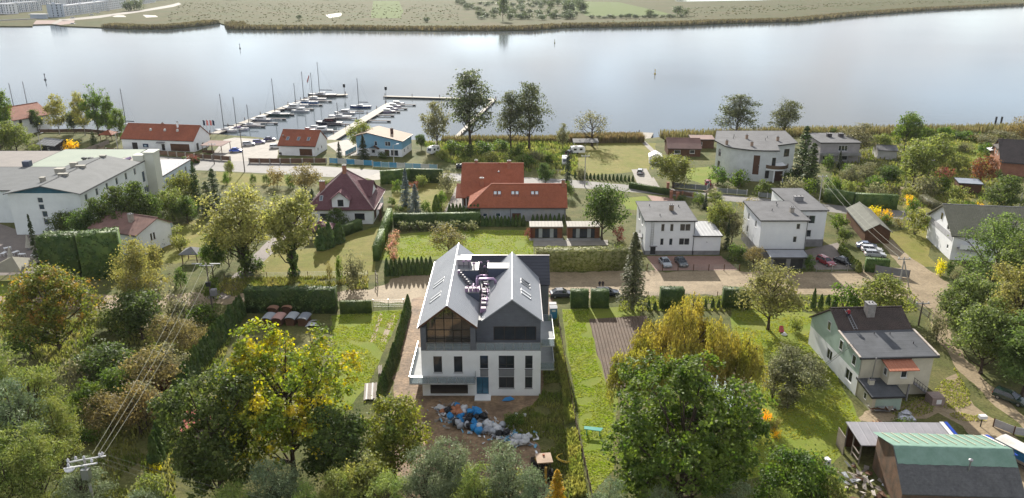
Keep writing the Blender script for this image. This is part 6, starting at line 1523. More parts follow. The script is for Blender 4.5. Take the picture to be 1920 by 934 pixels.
# ------------------------------------------------ boats
GEL = M('white_gelcoat', (.72, .72, .72), (.66, .66, .66), rough=.25, fine=.02)
def hull(mb, L, B, fr, z0=-.35, stern=.8):
 st = [(-.5, stern), (-.3, .95), (0, 1.0), (.2, .86), (.36, .55), (.46, .2), (.5, .01)]
 vs_ = []
 for s, k in st:
  sh = fr * (1 + .35 * max(0, s + .1))
  for y, z in ((-B / 2 * k, sh), (-B / 2 * k * .8, z0 + .15), (0, z0), (B / 2 * k * .8, z0 + .15), (B / 2 * k, sh)): vs_.append((s * L, y, z))
 n = 5; fs_ = [(j * n + i, j * n + i + 1, (j + 1) * n + i + 1, (j + 1) * n + i) for j in range(len(st) - 1) for i in range(4)] + [(0, 1, 2, 3, 4)]
 mb.add(vs_, fs_)
 return [(i * n, i * n + 4) for i in range(len(st))], st
WZ = -.9
def boat(px, py, rz, L, col, label, mast=None, kind='sail', group='sailing boats in the marina', cover=None):
 g = G(px, py, WZ); T = thing('sailing_boat' if kind == 'sail' else 'motor_boat', label, 'boat', (g.x, g.y, WZ), R(rz), group)
 B, fr = L * (.30 if kind == 'sail' else .33), .075 * L + .15
 hm = paint('hull%02d%02d%02d' % tuple(int(c * 99) for c in col), col)
 mb = MB(); hull(mb, L, B, fr); mb.build('hull', hm, T, smooth=False)
 dk = MB(); st = [(-.5, .8), (-.3, .95), (0, 1.0), (.2, .86), (.36, .55), (.46, .2), (.5, .01)]
 P = [(s * L, -B / 2 * k * .97, fr * (1 + .35 * max(0, s + .1)) - .02) for s, k in st]; Q = [(x, -y, z) for x, y, z in P]
 for i in range(len(P) - 1): dk.face([P[i], P[i + 1], Q[i + 1], Q[i]])
 dk.build('deck', GEL, T)
 ca = MB(); a, b, wb, h = (-.12 * L, .24 * L, B * .30, .07 * L) if kind == 'sail' else (-.25 * L, .25 * L, B * .38, .15 * L)
 z = fr * 1.02
 ca.add([(a, -wb, z), (b, -wb * .6, z + .05), (b, wb * .6, z + .05), (a, wb, z), (a, -wb * .85, z + h), (b * .55, -wb * .6, z + h * .8), (b * .55, wb * .6, z + h * .8), (a, wb * .85, z + h)], [(0, 1, 5, 4), (1, 2, 6, 5), (2, 3, 7, 6), (3, 0, 4, 7), (4, 5, 6, 7)])
 co = ca.build('cabin', cover or GEL, T)
 MB().box((a + .05 * L, -wb * .94, z + h * .35), (b * .5, wb * .94, z + h * .65)).build('window_strip', CARGL, co)
 MB().box((-.46 * L, -B * .28, fr * .98), (-.16 * L, B * .28, fr * 1.0 + .02)).build('cockpit', PLINTH, T)
 if mast:
  mz = HT(px, py, mast, WZ) if mast > 30 else mast
  m_ = MB().tube([(.08 * L, 0, fr), (.08 * L, 0, mz)], [.14, .10], 6).build('mast', DMETAL, T)
  MB().tube([(.08 * L, -.02, fr + h + .9), (-.38 * L, 0, fr + h + .8)], .09, 6).tube([(.05 * L, 0, fr + h + 1.02), (-.36 * L, 0, fr + h + .95)], [.13, .17], 6).build('boom', M('navy_sail_cover', (.03, .04, .07)), T)
  for e in ((.49 * L, 0, fr * 1.3), (-.49 * L, 0, fr), (0, B * .48, fr), (0, -B * .48, fr)): MB().tube([(.08 * L, 0, mz - .2), e], .022, 4).build('stay', METAL, m_)
  for q in (.45, .7): MB().beam((.08 * L, -.6, fr + (mz - fr) * q), (.08 * L, .6, fr + (mz - fr) * q), .05).build('spreader', DMETAL, m_)
 return T
boat(424, 247, 178, 9, (.6, .6, .62), 'white yacht nearest the pier root beside the boathouse', 176)
boat(447, 243, 172, 8, (.5, .5, .6), 'white motor yacht with violet canopy second from the pier root', 182, cover=M('violet_canvas', (.12, .08, .2)))
boat(520, 217, 178, 11, (.02, .06, .05), 'dark green yacht with tall mast moored mid pier', 147)
boat(550, 205, 176, 10, (.45, .47, .48), 'grey motor cruiser between dark green and blue yachts', None, 'motor', 'motor boats in the marina')
boat(558, 199, 176, 10, (.55, .56, .58), 'pale grey yacht beside the blue yacht at mid pier', 156)
boat(574, 194, 176, 11, (.03, .12, .30), 'bright blue yacht near the outer end of the pier', 134)
boat(590, 188, 176, 11, (.35, .33, .33), 'grey yacht second from the pier head', 136)
boat(604, 181, 176, 14, (.10, .09, .09), 'largest dark yacht at the pier head with the tallest mast', 116)
boat(617, 233, 172, 11, (.03, .03, .05), 'dark motor cruiser with black canopy on the inner pier', None, 'motor', 'motor boats in the marina', M('black_canvas', (.03, .028, .035)))
boat(637, 221, 174, 10, (.6, .6, .6), 'white motor yacht next to the dark cruiser on the inner pier', 192)
boat(676, 202, 178, 9.5, (.02, .05, .16), 'navy blue yacht alone on the outer inner-pier berth', 146)
boat(602, 247, 178, 9, (.55, .55, .55), 'white open boat behind the small boat garage', None, 'motor', 'motor boats in the marina')
for x, y, L, c, m, k, l in ((470, 236, 8, (.5, .5, .55), 196, 'sail', 'short-masted white yacht beside the third finger pontoon'), (488, 227, 9, (.25, .26, .3), None, 'motor', 'blue-grey motor cruiser behind the dark green yacht'), (646, 214, 9, (.4, .42, .45), None, 'motor', 'grey motor boat beyond the white yacht of the inner pier'), (588, 243, 7, (.4, .05, .05), None, 'motor', 'small red boat just beyond the small boat garage'), (563, 210, 8, (.5, .52, .55), None, 'motor', 'white motor boat inside the pale grey yacht')):
 boat(x, y, 175, L, c, l, m, k, 'sailing boats in the marina' if m else 'motor boats in the marina')
for i, (x, y) in enumerate(((727, 211), (732, 206), (738, 201), (745, 196))):
 boat(x, y, 2, 7, ((.35, .28, .36), (.45, .4, .45), (.3, .25, .33), (.4, .37, .4))[i], ORD[i] + ' small dinghy counted from shore on the outside of the inner pier', None, 'motor', 'dinghies outside the inner pier')
for (x, y, t, l) in ((34, 226, 156, 'left one of two yachts moored behind the corner house'), (60, 226, 153, 'right one of two yachts moored behind the corner house'), (240, 238, 166, 'yacht moored behind the birches left of the boathouse')):
 boat(x, y, 170, 8, (.5, .5, .52), l, t)
boat(1197, 258, 150, 5, (.03, .03, .04), 'black inflatable boat at the little dock on the reed shore', None, 'motor', 'small boats at the little dock')
def pier(name, label, px, wd, z=-.1, world=False):
 pts = [G(*p, z) for p in px]; T = thing(name, label, 'pier', pts[0])
 DKM = M('pier_planks', (.31, .28, .235), (.26, .235, .20), scale=3, pat='planks', pk=dict(dir='X', w=.3, d2=.015), space='World', fine=.12, dirt=.2)
 for a, b in zip(pts, pts[1:]):
  d = b - a; L = d.length; ang = math.atan2(d.y, d.x); l0 = a - pts[0]
  MB().box((0, -wd / 2, -.25), (L + wd * .3, wd / 2, 0)).build('pier_deck', DKM, T, (l0.x, l0.y, 0), ang)
  for sg in (-1, 1): MB().box((0, sg * wd / 2 - .12, -.6), (L, sg * wd / 2 + .12, -.26)).build('float_beam', DMETAL, T, (l0.x, l0.y, 0), ang)
  n = max(1, int(L / 12))
  for k in range(n + 1): MB().tube([(L * k / n, wd / 2 + .2, -4), (L * k / n, wd / 2 + .2, 1.1)], .16, 8).build('pile', WOODB, T, (l0.x, l0.y, 0), ang)
 return T
pier('pier', 'long pale outer pier bending right at its head', [(402, 250), (592, 179), (648, 177)], 3.2)
pier('pier', 'shorter inner pier between the garage and the blue house', [(612, 266), (732, 194)], 4.2)
pier('breakwater', 'floating breakwater across the marina mouth reaching behind the tall shore trees', [(720, 180), (928, 186)], 2.6)
pier('pier', 'narrow pier behind the tall shore trees joining the breakwater', [(926, 187), (846, 266)], 1.6)
pier('dock', 'little concrete dock cutting through the reeds', [(1204, 263), (1212, 250)], 5.0)
FD = M('finger_float', (.22, .2, .2), (.16, .15, .15))
for i, (x, y, L) in enumerate(((466, 230, 12), (483, 222, 12), (500, 214, 12), (455, 236, 9), (538, 204, 12), (556, 196, 12), (575, 189, 12))):
 g = G(x, y, -.4); T = thing('finger_pontoon', ORD[i] + ' dark finger pontoon of the outer pier', 'pontoon', g, R(-4), 'finger pontoons of the outer pier'); MB().box((0, -.4, -.2), (L, .4, .15)).build('deck', FD, T); MB().box((L - 1.5, -.5, -.5), (L - .3, .5, -.2)).build('float', DMETAL, T)
for i, (x, y, L, s) in enumerate(((640, 246, 9, -1), (655, 233, 9, -1), (668, 222, 9, -1), (682, 209, 9, -1), (700, 216, 9, 1), (712, 209, 9, 1), (722, 203, 10, 1), (735, 196, 11, 1), (692, 226, 9, 1))):
 g = G(x, y, -.4); T = thing('finger_pontoon', ORD[i] + ' finger pontoon of the inner pier counted from shore', 'pontoon', g, R(-4), 'finger pontoons of the inner pier'); MB().box((0, -.4, -.2), (s * L, .4, .15)).build('deck', FD, T); MB().box((s * (L - 1.5), -.5, -.5), (s * (L - .3), .5, -.2)).build('float', DMETAL, T)
for x, y, t, c, l in ((85, 150, 138, (.05, .05, .06), 'dark channel buoy off the left shore'), (450, 91, 82, (.05, .05, .06), 'dark channel buoy in mid river left of centre'), (1040, 81, 74, (.3, .28, .15), 'small yellowish buoy near the far reed bank'), (1228, 139, 130, (.45, .32, .04), 'black and yellow buoy in open water right of centre')):
 g = G(x, y, WZ); h = HT(x, y, t, WZ); T = thing('channel_buoy', l, 'buoy', g, 0, 'channel buoys'); MB().lathe([(.6, -.3), (.65, .3), (.25, .8), (.15, h * .7), (.3, h * .72), (.3, h), (.05, h)], 10).build('buoy_body', paint('buoy%d' % x, c), T)
for i, x in enumerate((1866, 1876.5)):
 g = G(x, 232, WZ); T = thing('mooring_dolphin', ('left' if i == 0 else 'right') + ' one of two black mooring posts standing in the river', 'post', g, 0, 'black mooring posts'); MB().tube([(0, 0, -3), (.1, .1, HT(x, 232, 219, WZ))], .38, 10).build('post_shaft', DMETAL, T)
for x, y, t in ((646, 176, 160), (724, 182, 165)):
 g = G(x, y); T = thing('pier_beacon', 'dark light beacon on the ' + ('head of the outer pier' if x < 700 else 'left end of the breakwater'), 'beacon', g); MB().tube([(0, 0, -1), (0, 0, HT(x, y, t))], .12).build('pole', METAL, T); MB().lathe([(.5, 0), (.6, .5), (.6, 1.4), (.2, 1.7)], 8, (0, 0, HT(x, y, t) - 1.0)).build('lantern', DMETAL, T)
g = G(1725, 22, WZ); T = thing('floating_boom', 'thin dark floating boom near the far right bank', 'boom', (g.x, g.y, WZ)); MB().tube([(-6, -30, .1), (20, 0, .1), (50, 20, .1)], .5, 6).build('boom_tube', DMETAL, T)
g = G(582, 174); T = thing('flag', 'red and white flag flying at the pier head', 'flag', g); MB().tube([(0, 0, -.5), (0, 0, 9)], .07).build('flagpole', METAL, T); MB().slab([(0, 0, 8.8), (0, 0, 7.9), (-1.1, .1, 4.9), (-1.3, .1, 5.6)], .03).build('red_band', paint('flag_red', (.5, .05, .05)), T); MB().slab([(0, .01, 8.0), (0, .01, 7.0), (-.9, .12, 4.4), (-1.1, .12, 5.0)], .03).build('white_band', PVC, T)
for i, x in enumerate((383.5, 389.5, 396, 401)):
 g = G(x, 252); T = thing('banner_flag', ORD[i] + ' small banner on a pole behind the boathouse gable', 'flag', g, 0, 'banners behind the boathouse'); MB().tube([(0, 0, 0), (0, 0, 5.5)], .05).build('flagpole', METAL, T); MB().slab([(0, 0, 5.4), (0, 0, 3.4), (.7, .1, 3.2), (.7, .1, 5.0)], .02).build('cloth', (paint('flag_red', (.5, .05, .05)), M('navy_sign', (.03, .05, .1)))[i in (0, 3)], T)
# ------------------------------------------------ people
def person(loc, rz, label, shirt, trousers, pose='stand', hair=(.05, .035, .03), s=1.0):
 P = dict(stand=[(0, 0, .93), (0, .01, 1.15), (0, 0, 1.40), (0, .0, 1.52), (0, .03, 1.66)], crouch=[(0, -.1, .55), (0, .05, .74), (0, .2, .92), (0, .25, 1.02), (0, .33, 1.13)])[pose]
 sk = [(P[0], .13), (P[1], .135), (P[2], .14), (P[3], .055), (P[4], .10)]
 E = [(0, 1), (1, 2), (2, 3), (3, 4)]
 def chain(root, pts):
  j = root
  for p, r in pts: sk.append((p, r)); E.append((j, len(sk) - 1)); j = len(sk) - 1
 for sg in (-1, 1):
  sh = P[2]
  if pose == 'stand':
   chain(2, [((sg * .19, 0, sh[2] - .02), .06), ((sg * .24, -.02, sh[2] - .30), .045), ((sg * .23, .10, sh[2] - .54), .035), ((sg * .23, .15, sh[2] - .64), .035)])
   chain(0, [((sg * .10, 0, .86), .095), ((sg * .11, .03, .48), .065), ((sg * .11, -.02, .08), .045), ((sg * .12, .12, .04), .04)])
  else:
   chain(2, [((sg * .19, .2, sh[2] - .02), .06), ((sg * .24, .35, sh[2] - .22), .045), ((sg * .18, .55, sh[2] - .30), .035), ((sg * .16, .63, sh[2] - .32), .035)])
   chain(0, [((sg * .11, -.05, .52), .095), ((sg * .16, .32, .50), .07), ((sg * .13, .10, .10), .045), ((sg * .13, .24, .05), .04)])
 me = bpy.data.meshes.new('body'); me.from_pydata([p for p, r in sk], E, [])
 o = bpy.data.objects.new('body_tmp', me); COL.objects.link(o)
 md = o.modifiers.new('skin', 'SKIN'); ss = o.modifiers.new('sub', 'SUBSURF'); ss.levels = 1
 for v, (p, r) in zip(me.skin_vertices[0].data, sk): v.radius = (r, r)
 me.skin_vertices[0].data[0].use_root = True
 dg = bpy.context.evaluated_depsgraph_get(); bm = bpy.data.meshes.new_from_object(o.evaluated_get(dg)); bpy.data.objects.remove(o)
 bm.name = 'person_body'
 SK = M('skin', (.45, .28, .2)); bm.materials.clear()
 for m in (M('shirt_%d' % int(shirt[0] * 99 + shirt[2] * 9), shirt), M('trousers_%d' % int(trousers[2] * 99), trousers), SK, M('hair_%d' % int(hair[0] * 99), hair)): bm.materials.append(m)
 hip, neck = P[0][2] + .03, P[3][2]
 for f in bm.polygons:
  c = f.center
  hand = abs(c.x) > .15 and ((pose == 'stand' and c.z < neck - .62 and c.y > .05) or (pose != 'stand' and c.y > .5))
  f.material_index = 2 if hand else (3 if c.z > P[4][2] + .03 or (c.z > neck + .05 and c.y < P[4][1] - .03) else 2 if c.z > neck - .01 else 0 if (c.z > hip or (abs(c.x) > .17 and c.z > hip - .25 and pose == 'stand') or (pose != 'stand' and c.y > .25 and c.z > .6)) else 1); f.use_smooth = True
 T = thing('person', label, 'person', loc, rz, scale=(s, s, s)); put(bm, 'person_body', T)
 return T
g = G(1124, 541); person((g.x, g.y, 0), .3, 'left one of two people in dark clothes standing by the black estate car', (.03, .03, .04), (.03, .03, .05))
g = G(1130, 541); person((g.x, g.y, 0), -.5, 'right one of two people in dark clothes standing by the black estate car', (.06, .05, .05), (.04, .04, .06))
_mh = [o for o in bpy.data.objects if o.name == 'mint_house'][0]
_m = Matrix.Translation(_mh.location) @ Matrix.Rotation(_mh.rotation_euler.z, 4, 'Z')
p_ = _m @ Vector((1.9, 8.7, 8.25)); person(p_, R(3), 'roofer in red top and dark trousers crouching on the dark tiled roof', (.30, .03, .04), (.03, .03, .05), 'crouch', (.3, .03, .03), 1.15)
g = G(388, 283); person((g.x, g.y, 0), 1.0, 'person in white shirt and dark trousers by the boathouse gable', (.7, .7, .7), (.03, .03, .04))
# ladders
def ladder(p, q, w_, label, n):
 p, q = Vector(p), Vector(q); T = thing('ladder', label, 'ladder', p); d = q - p; side = Vector((1, 0, 0)) if abs(d.normalized().x) < .8 else Vector((0, 1, 0)); side = (side - d.normalized() * side.dot(d.normalized())).normalized() * w_ / 2
 for s in (-1, 1): MB().beam(side * s, d + side * s, .07, .05).build('rail', METAL, T)
 for i in range(n): c = d * (i + .5) / n; MB().beam(c - side, c + side, .035).build('rung', METAL, T)
ladder(_m @ Vector((2.2, 6.65, 7.3)), _m @ Vector((2.0, 10.0, 9.1)), .5, 'aluminium ladder lying on the tiled roof below the roofer', 10)
ladder(_m @ Vector((-2.2, 7.5, 0)), _m @ Vector((-.25, 2.4, 7.2)), .5, 'long ladder leaning against the mint gable wall', 22)
# ------------------------------------------------ building site: rubbish heap, digger, toilet, coil
def bag_mesh():
 n, m = 9, 7; vs_, fs_ = [], []; ph = [rng.uniform(0, 6) for _ in range(4)]
 for j in range(m + 1):
  t_ = j / m; r = .42 * math.sin(min(1, t_ * 1.25 + .12) * math.pi * .86) ** .7 if j < m else .05; z = .72 * t_
  for i in range(n):
   a = math.tau * i / n; k = 1 + .12 * math.sin(3 * a + ph[0] + 4 * t_) + .09 * math.sin(5 * a + ph[1] - 7 * t_)
   vs_.append((r * k * math.cos(a) * 1.2, r * k * math.sin(a), z * (1 + .06 * math.sin(2 * a + ph[2]))))
 for j in range(m):
  for i in range(n): fs_.append((j * n + i, j * n + (i + 1) % n, (j + 1) * n + (i + 1) % n, (j + 1) * n + i))
 fs_.append(tuple(range(n - 1, -1, -1))); fs_.append(tuple(range(m * n, m * n + n)))
 return MB().add(vs_, fs_)
BAGM = {k: M(k + '_bag', c, tuple(x * .8 for x in c), rough=.35, fine=.03) for k, c in dict(blue=(.03, .22, .50), black=(.02, .021, .025), white=(.55, .56, .58), clear=(.36, .38, .42), orange=(.40, .17, .09)).items()}
bagM = {}
def bag(px, py, z, k, label):
 g = G(px, py); T = put(bagM.setdefault(k, [bag_mesh().mesh('rubbish_bag', BAGM[k], True) for _ in range(3)])[int(rng.integers(3))], 'rubbish_bag', None, (g.x, g.y, z), rng.uniform(0, 6), scale=[rng.uniform(.9, 1.35)] * 3)
 if rng.random() < .5: T.rotation_euler = (rng.uniform(.9, 1.5), 0, rng.uniform(0, 6)); T.location.z += .38
 tag(T, label, 'rubbish bag', 'rubbish bags on the site heap')
BL_ = {'blue': 'bright blue rubbish bag in the heap below the new house', 'black': 'black rubbish bag in the heap below the new house', 'white': 'white rubbish bag in the heap below the new house', 'clear': 'translucent grey rubbish bag in the heap below the new house', 'orange': 'orange-brown rubbish bag at the upper end of the heap'}
for k, pts in dict(blue=[(844, 786), (862, 787), (868, 787), (864, 796), (887, 776), (893, 780), (884, 783), (900, 779), (904, 782), (889, 797), (886, 800), (893, 809), (895, 813), (853, 766), (897, 774)],
     black=[(836, 774), (842, 776), (881, 788), (898, 789), (905, 791), (880, 797), (852, 797), (858, 800), (937, 818), (945, 821), (955, 819), (884, 805)],
     white=[(824, 768), (829, 771), (866, 777), (874, 774), (913, 797), (918, 802), (908, 803), (903, 806), (924, 806), (931, 808), (967, 825), (975, 829), (984, 826), (977, 834), (972, 838), (985, 833), (990, 823), (962, 836)],
     clear=[(854, 802), (866, 806), (872, 803), (912, 810), (920, 812), (928, 813), (938, 812), (941, 800), (900, 812)],
     orange=[(830, 775), (848, 776), (856, 779), (859, 771), (865, 783), (852, 782)]).items():
 for x, y in pts: bag(x, y, rng.uniform(0, .25), k, BL_[k])
dv, df = MB(), 0
for i in range(520):
 t_ = rng.random(); x, y = 825 + 165 * t_ + rng.normal(0, 14), 772 + 60 * t_ + rng.normal(0, 9); g = G(x, y); a = rng.uniform(0, 6); L, w_ = rng.uniform(.12, .9), rng.uniform(.05, .3)
 dv.slab([(g.x + L * math.cos(a), g.y + L * math.sin(a), .05 + rng.uniform(0, .4)), (g.x + L * math.cos(a) - w_ * math.sin(a), g.y + L * math.sin(a) + w_ * math.cos(a), .05 + rng.uniform(0, .4)), (g.x - w_ * math.sin(a), g.y + w_ * math.cos(a), .06 + rng.uniform(0, .3)), (g.x, g.y, .03 + rng.uniform(0, .3))], .02, mi=int(rng.integers(5)))
tag(dv.build('debris', [PVC, MATS['white_bag'], WOODP, MATS['clear_bag'], M('foil_blue', (.15, .35, .5))]), 'loose sheets, offcuts and wrapping spread over the rubbish heap', None, None, 'stuff')
for x, y, k, l in ((953, 750, 'blue', 'blue plastic sheet lying in front of the new house'), (1000, 740, 'white', 'white bucket by the right front corner of the new house'), (968, 780, 'white', 'left white pail on the weeds'), (984, 781, 'white', 'right white pail on the weeds')):
 g = G(x, y)
 if k == 'blue': o = MB().slab([(-.9, -.4, .1), (.2, -.6, .25), (.9, 0, .15), (.3, .5, .3), (-.5, .45, .12)], .04).build('plastic_sheet', BAGM['blue'], None, g)
 else: o = MB().lathe([(.17, 0), (.22, .4), (.2, .41), (.16, .04)], 12).build('pail', PVC, None, g)
 tag(o, l, 'sheet' if k == 'blue' else 'pail')
# backhoe loader
def digger():
 T = thing('backhoe_loader', 'muddy yellow backhoe loader with tan cab roof among the bottom trees', 'digger', G(1018, 892), R(97)); Y = M('digger_yellow', (.40, .25, .04), (.26, .17, .05), scale=.6, rough=.5, dirt=.4)
 MB().box((-1.6, -.45, .6), (2.0, .45, 1.1)).build('chassis', DMETAL, T); MB().box((.4, -.48, 1.1), (2.1, .48, 1.7)).build('bonnet', Y, T)
 cb = MB(); [cb.beam((x, y, 1.1), (x * .95, y * .95, 2.75), .1) for x in (-1.2, .3) for y in (-.75, .75)]; cb.box((-1.3, -.8, 1.05), (.4, .8, 1.25)); cb.build('cab_frame', DMETAL, T)
 for a, b in (((-1.18, -.74), (.28, -.74)), ((.28, -.74), (.28, .74)), ((.28, .74), (-1.18, .74)), ((-1.18, .74), (-1.18, -.74))): MB().slab([(*a, 1.3), (*b, 1.3), (b[0] * .95, b[1] * .95, 2.65), (a[0] * .95, a[1] * .95, 2.65)], .02).build('cab_glass', CARGL, T)
 MB().slab([(-1.45, -.95, 2.9), (.5, -.95, 2.9), (.5, .95, 2.9), (-1.45, .95, 2.9)], .14, vert=True).build('cab_roof', M('tan_cab_roof', (.40, .29, .21), (.33, .24, .17), dirt=.3), T); MB().tube([(.9, .2, 1.7), (.9, .2, 2.6)], .06).build('exhaust', DMETAL, T); MB().box((-.2, -.15, 2.9), (.05, .1, 3.1)).build('beacon', M('beacon_orange', (.3, .1, .05)), T)
 for x, r in ((-.9, .72), (1.5, .55)):
  for s in (-.85, .85): w_ = MB().add(*cyl_y(r, .42, 18)).build('wheel', RUB, T, (x, s, r)); MB().add(*cyl_y(r * .5, .44, 12)).build('rim', Y, w_)
 for s in (-.6, .6): MB().beam((.5, s, 1.5), (2.7, s, .75), .14, .2).build('loader_arm', Y, T)
 MB().slab([(2.6, -1.1, .2), (3.5, -1.1, .15), (3.5, 1.1, .15), (2.6, 1.1, .2)], .08, vert=True).slab([(2.6, 1.1, 1.0), (2.6, -1.1, 1.0), (2.55, -1.1, .15), (2.55, 1.1, .15)], .08).build('loader_bucket', M('dirty_steel', (.08, .07, .065), (.14, .11, .08), scale=.5, rough=.6), T)
 MB().beam((-1.6, 0, 1.0), (-2.6, .1, 3.0), .28, .34).beam((-2.6, .1, 3.0), (-3.4, .2, 1.3), .22, .28).build('backhoe_arm', Y, T); MB().slab([(-3.7, -.3, .5), (-3.1, -.3, 1.3), (-3.1, .6, 1.3), (-3.7, .6, .5)], .3).build('backhoe_bucket', MATS['dirty_steel'], T)
digger()
cp = [(math.cos(a) * 1.25 * (1 + .05 * math.sin(a * 3)), math.sin(a) * 1.0, .25 + .08 * math.sin(a * 2)) for a in np.linspace(2.0, 6.9, 28)]
T = MB().tube(cp, .075, 8).tube([(x * .93, y * .93, z + .12) for x, y, z in cp], .075, 8).build('pipe_coil', paint('pipe_yellow', (.62, .42, .03)), None, G(1062, 862), smooth=True); tag(T, 'yellow plastic pipe coil lying in the grass beside the backhoe loader', 'pipe coil')
T = thing('garden_table', 'turquoise-green garden table standing on the bright lawn strip', 'table', G(1112, 815), R(-8)); GT = paint('table_green', (.04, .26, .20))
MB().slab([(-1.2, -.35, 1.0), (1.0, -.5, .95), (1.3, .3, .95), (-1.2, .35, 1.0)], .08, vert=True).build('table_top', GT, T); [MB().box((x, y, 0), (x + .12, y + .12, .9)).build('leg', GT, T) for x in (-.9, .8) for y in (-.3, .2)]
T = thing('portable_toilet', 'blue portable toilet with white roof beside the new apartment house', 'toilet', G(1037, 597), R(4)); PB = paint('toilet_blue', (.02, .17, .32), .4)
MB().box((-.62, -.6, 0), (.62, .6, 2.15)).build('cabin', PB, T); MB().slab([(-.68, -.66, 2.2), (.68, -.66, 2.2), (.68, 0, 2.42), (-.68, 0, 2.42)], .1, vert=True).slab([(-.68, 0, 2.42), (.68, 0, 2.42), (.68, .66, 2.2), (-.68, .66, 2.2)], .1, vert=True).build('roof', GEL, T)
MB().box((-.5, -.64, .1), (.5, -.605, 2.0)).build('door', paint('toilet_blue2', (.025, .2, .36), .4), T); MB().box((-.3, -.66, 1.55), (.35, -.645, 1.9)).build('door_sign', PVC, T)
T = MB().box((-.6, -.5, 0), (.6, .5, 1.3)).box((-.66, -.56, 1.3), (.66, .56, 1.42)).build('site_tank', M('tank_grey', (.5, .48, .48), (.4, .38, .38)), None, G(1036, 582)); tag(T, 'pale grey site tank standing behind the portable toilet', 'tank')
# covered wood stacks in the left garden
WC = [('grey', (.33, .35, .37)), ('pink', (.48, .28, .24)), ('rust', (.40, .22, .15)), ('grey', (.36, .38, .40)), ('orange', (.45, .24, .15)), ('dark', (.22, .24, .27))]
for i, (x, y) in enumerate(((500, 612), (519, 612), (511, 592), (544, 611), (538, 590), (567, 612))):
 T = thing('wood_stack', ['grey-roofed wood stack at the left end of the front row', 'pink-covered wood stack second in the front row', 'rust-covered wood stack at the left of the back row', 'grey-covered wood stack third in the front row', 'orange-covered wood stack at the right of the back row', 'dark-covered wood stack at the right end of the front row'][i], 'wood stack', G(x, y), R(-6), 'covered wood stacks by the left hedge')
 MB().box((-.75, 0, 0), (.75, 2.2, 1.3)).build('wood_pile', WOODB, T); a_ = [math.pi * k / 6 for k in range(7)]; cv = MB()
 for k in range(6): cv.slab([(-.95 * math.cos(a_[k]), -.2, 1.25 + .4 * math.sin(a_[k])), (-.95 * math.cos(a_[k + 1]), -.2, 1.25 + .4 * math.sin(a_[k + 1])), (-.95 * math.cos(a_[k + 1]), 2.4, 1.25 + .4 * math.sin(a_[k + 1])), (-.95 * math.cos(a_[k]), 2.4, 1.25 + .4 * math.sin(a_[k]))], .03)
 cv.build('cover_sheet', M('stack_cover_%d' % i, WC[i][1], rough=.5), T)
T = thing('tarpaulin', 'crumpled pale tarpaulin lying right of the covered wood stacks', 'tarpaulin', G(583, 613)); MB().slab([(-1.0, -.2, .1), (0, -.4, .5), (1.4, .1, .15), (.6, .9, .4), (-.5, 1.0, .6)], .05).slab([(-1, 1, .3), (0, .7, .9), (.8, 1.3, .7), (-.2, 1.8, .5)], .05).build('sheet', MATS['white_bag'], T)
T = thing('board_stack', 'stack of weathered boards and panels beside the thuja hedge', 'boards', G(694, 752), R(8))
for i in range(7): MB().box((-.9 + .26 * i, -.2 + .1 * (i % 3), .25 + .05 * (i % 2)), (-.66 + .26 * i, 4.6 - .2 * (i % 2), .36 + .05 * (i % 2))).build('board', (WOODP, M('white_board', (.6, .58, .55)), WOODP)[i % 3], T)
MB().box((-.9, .5, 0), (.9, 4, .24)).build('base', WOODP, T)
T = thing('board_stack', 'short upright board rack further up the same hedge', 'boards', G(714, 712), R(10)); [MB().box((-.3 + .15 * i, 0, 0), (-.2 + .15 * i, 2.6, 1.0 + .1 * (i % 2))).build('board', WOODP, T) for i in range(4)]
shed('red_roofed_hut', 'small hut with red roof half hidden by the left diagonal hedge', 'hut', (345, 838), 4.2, 5.0, 2.3, .9, WOODP, M('coral_red_sheet', (.42, .13, .10), (.34, .11, .085), pat='corr', pk=dict(w=.25)), 12, 'y')
# clutter by the mint house and the barn
T = thing('wrapped_bale', 'silver foil wrapped bundle in front of the mint house', 'bundle', G(1697, 790)); o = bag_mesh().build('foil_wrap', M('silver_foil', (.55, .56, .6), (.35, .36, .4), scale=.3, rough=.25, metal=.5), T); o.scale = (2.4, 2.6, 2.3)
T = thing('pallet_stack', 'broken brown pallets lying on the grass below the annex', 'pallets', G(1648, 800), R(20)); [MB().box((-1 + .3 * i, -.8, .1 + .14 * (i % 3)), (-.8 + .3 * i, .9, .2 + .14 * (i % 3))).build('slat', WOODB if i % 2 else M('orange_wood', (.35, .2, .1)), T) for i in range(7)]
[MB().box((-1.1, -.7 + .7 * i, 0), (1.1, -.55 + .7 * i, .1)).build('bearer', WOODB, T) for i in range(3)]
T = thing('scrap_pile', 'pile of boards and sheets under the annex boarding', 'scrap pile', G(1655, 772)); [MB().slab([(-2 + rng.uniform(0, 3), -.6 + rng.uniform(0, .8), .2 + rng.uniform(0, .7)), (rng.uniform(0, 2), -.5 + rng.uniform(0, .8), .2 + rng.uniform(0, .7)), (rng.uniform(0, 2), .4 + rng.uniform(0, .8), .3 + rng.uniform(0, .7)), (-2 + rng.uniform(0, 2), .4 + rng.uniform(0, .8), .3 + rng.uniform(0, .6))], .06).build('board', (WOODP, METAL, PVC, WOODB)[i % 4], T) for i in range(14)]
T = thing('rubble_heap', 'heap of pale rubble, boards and sheeting left of the brick barn', 'rubble heap', G(1610, 905))
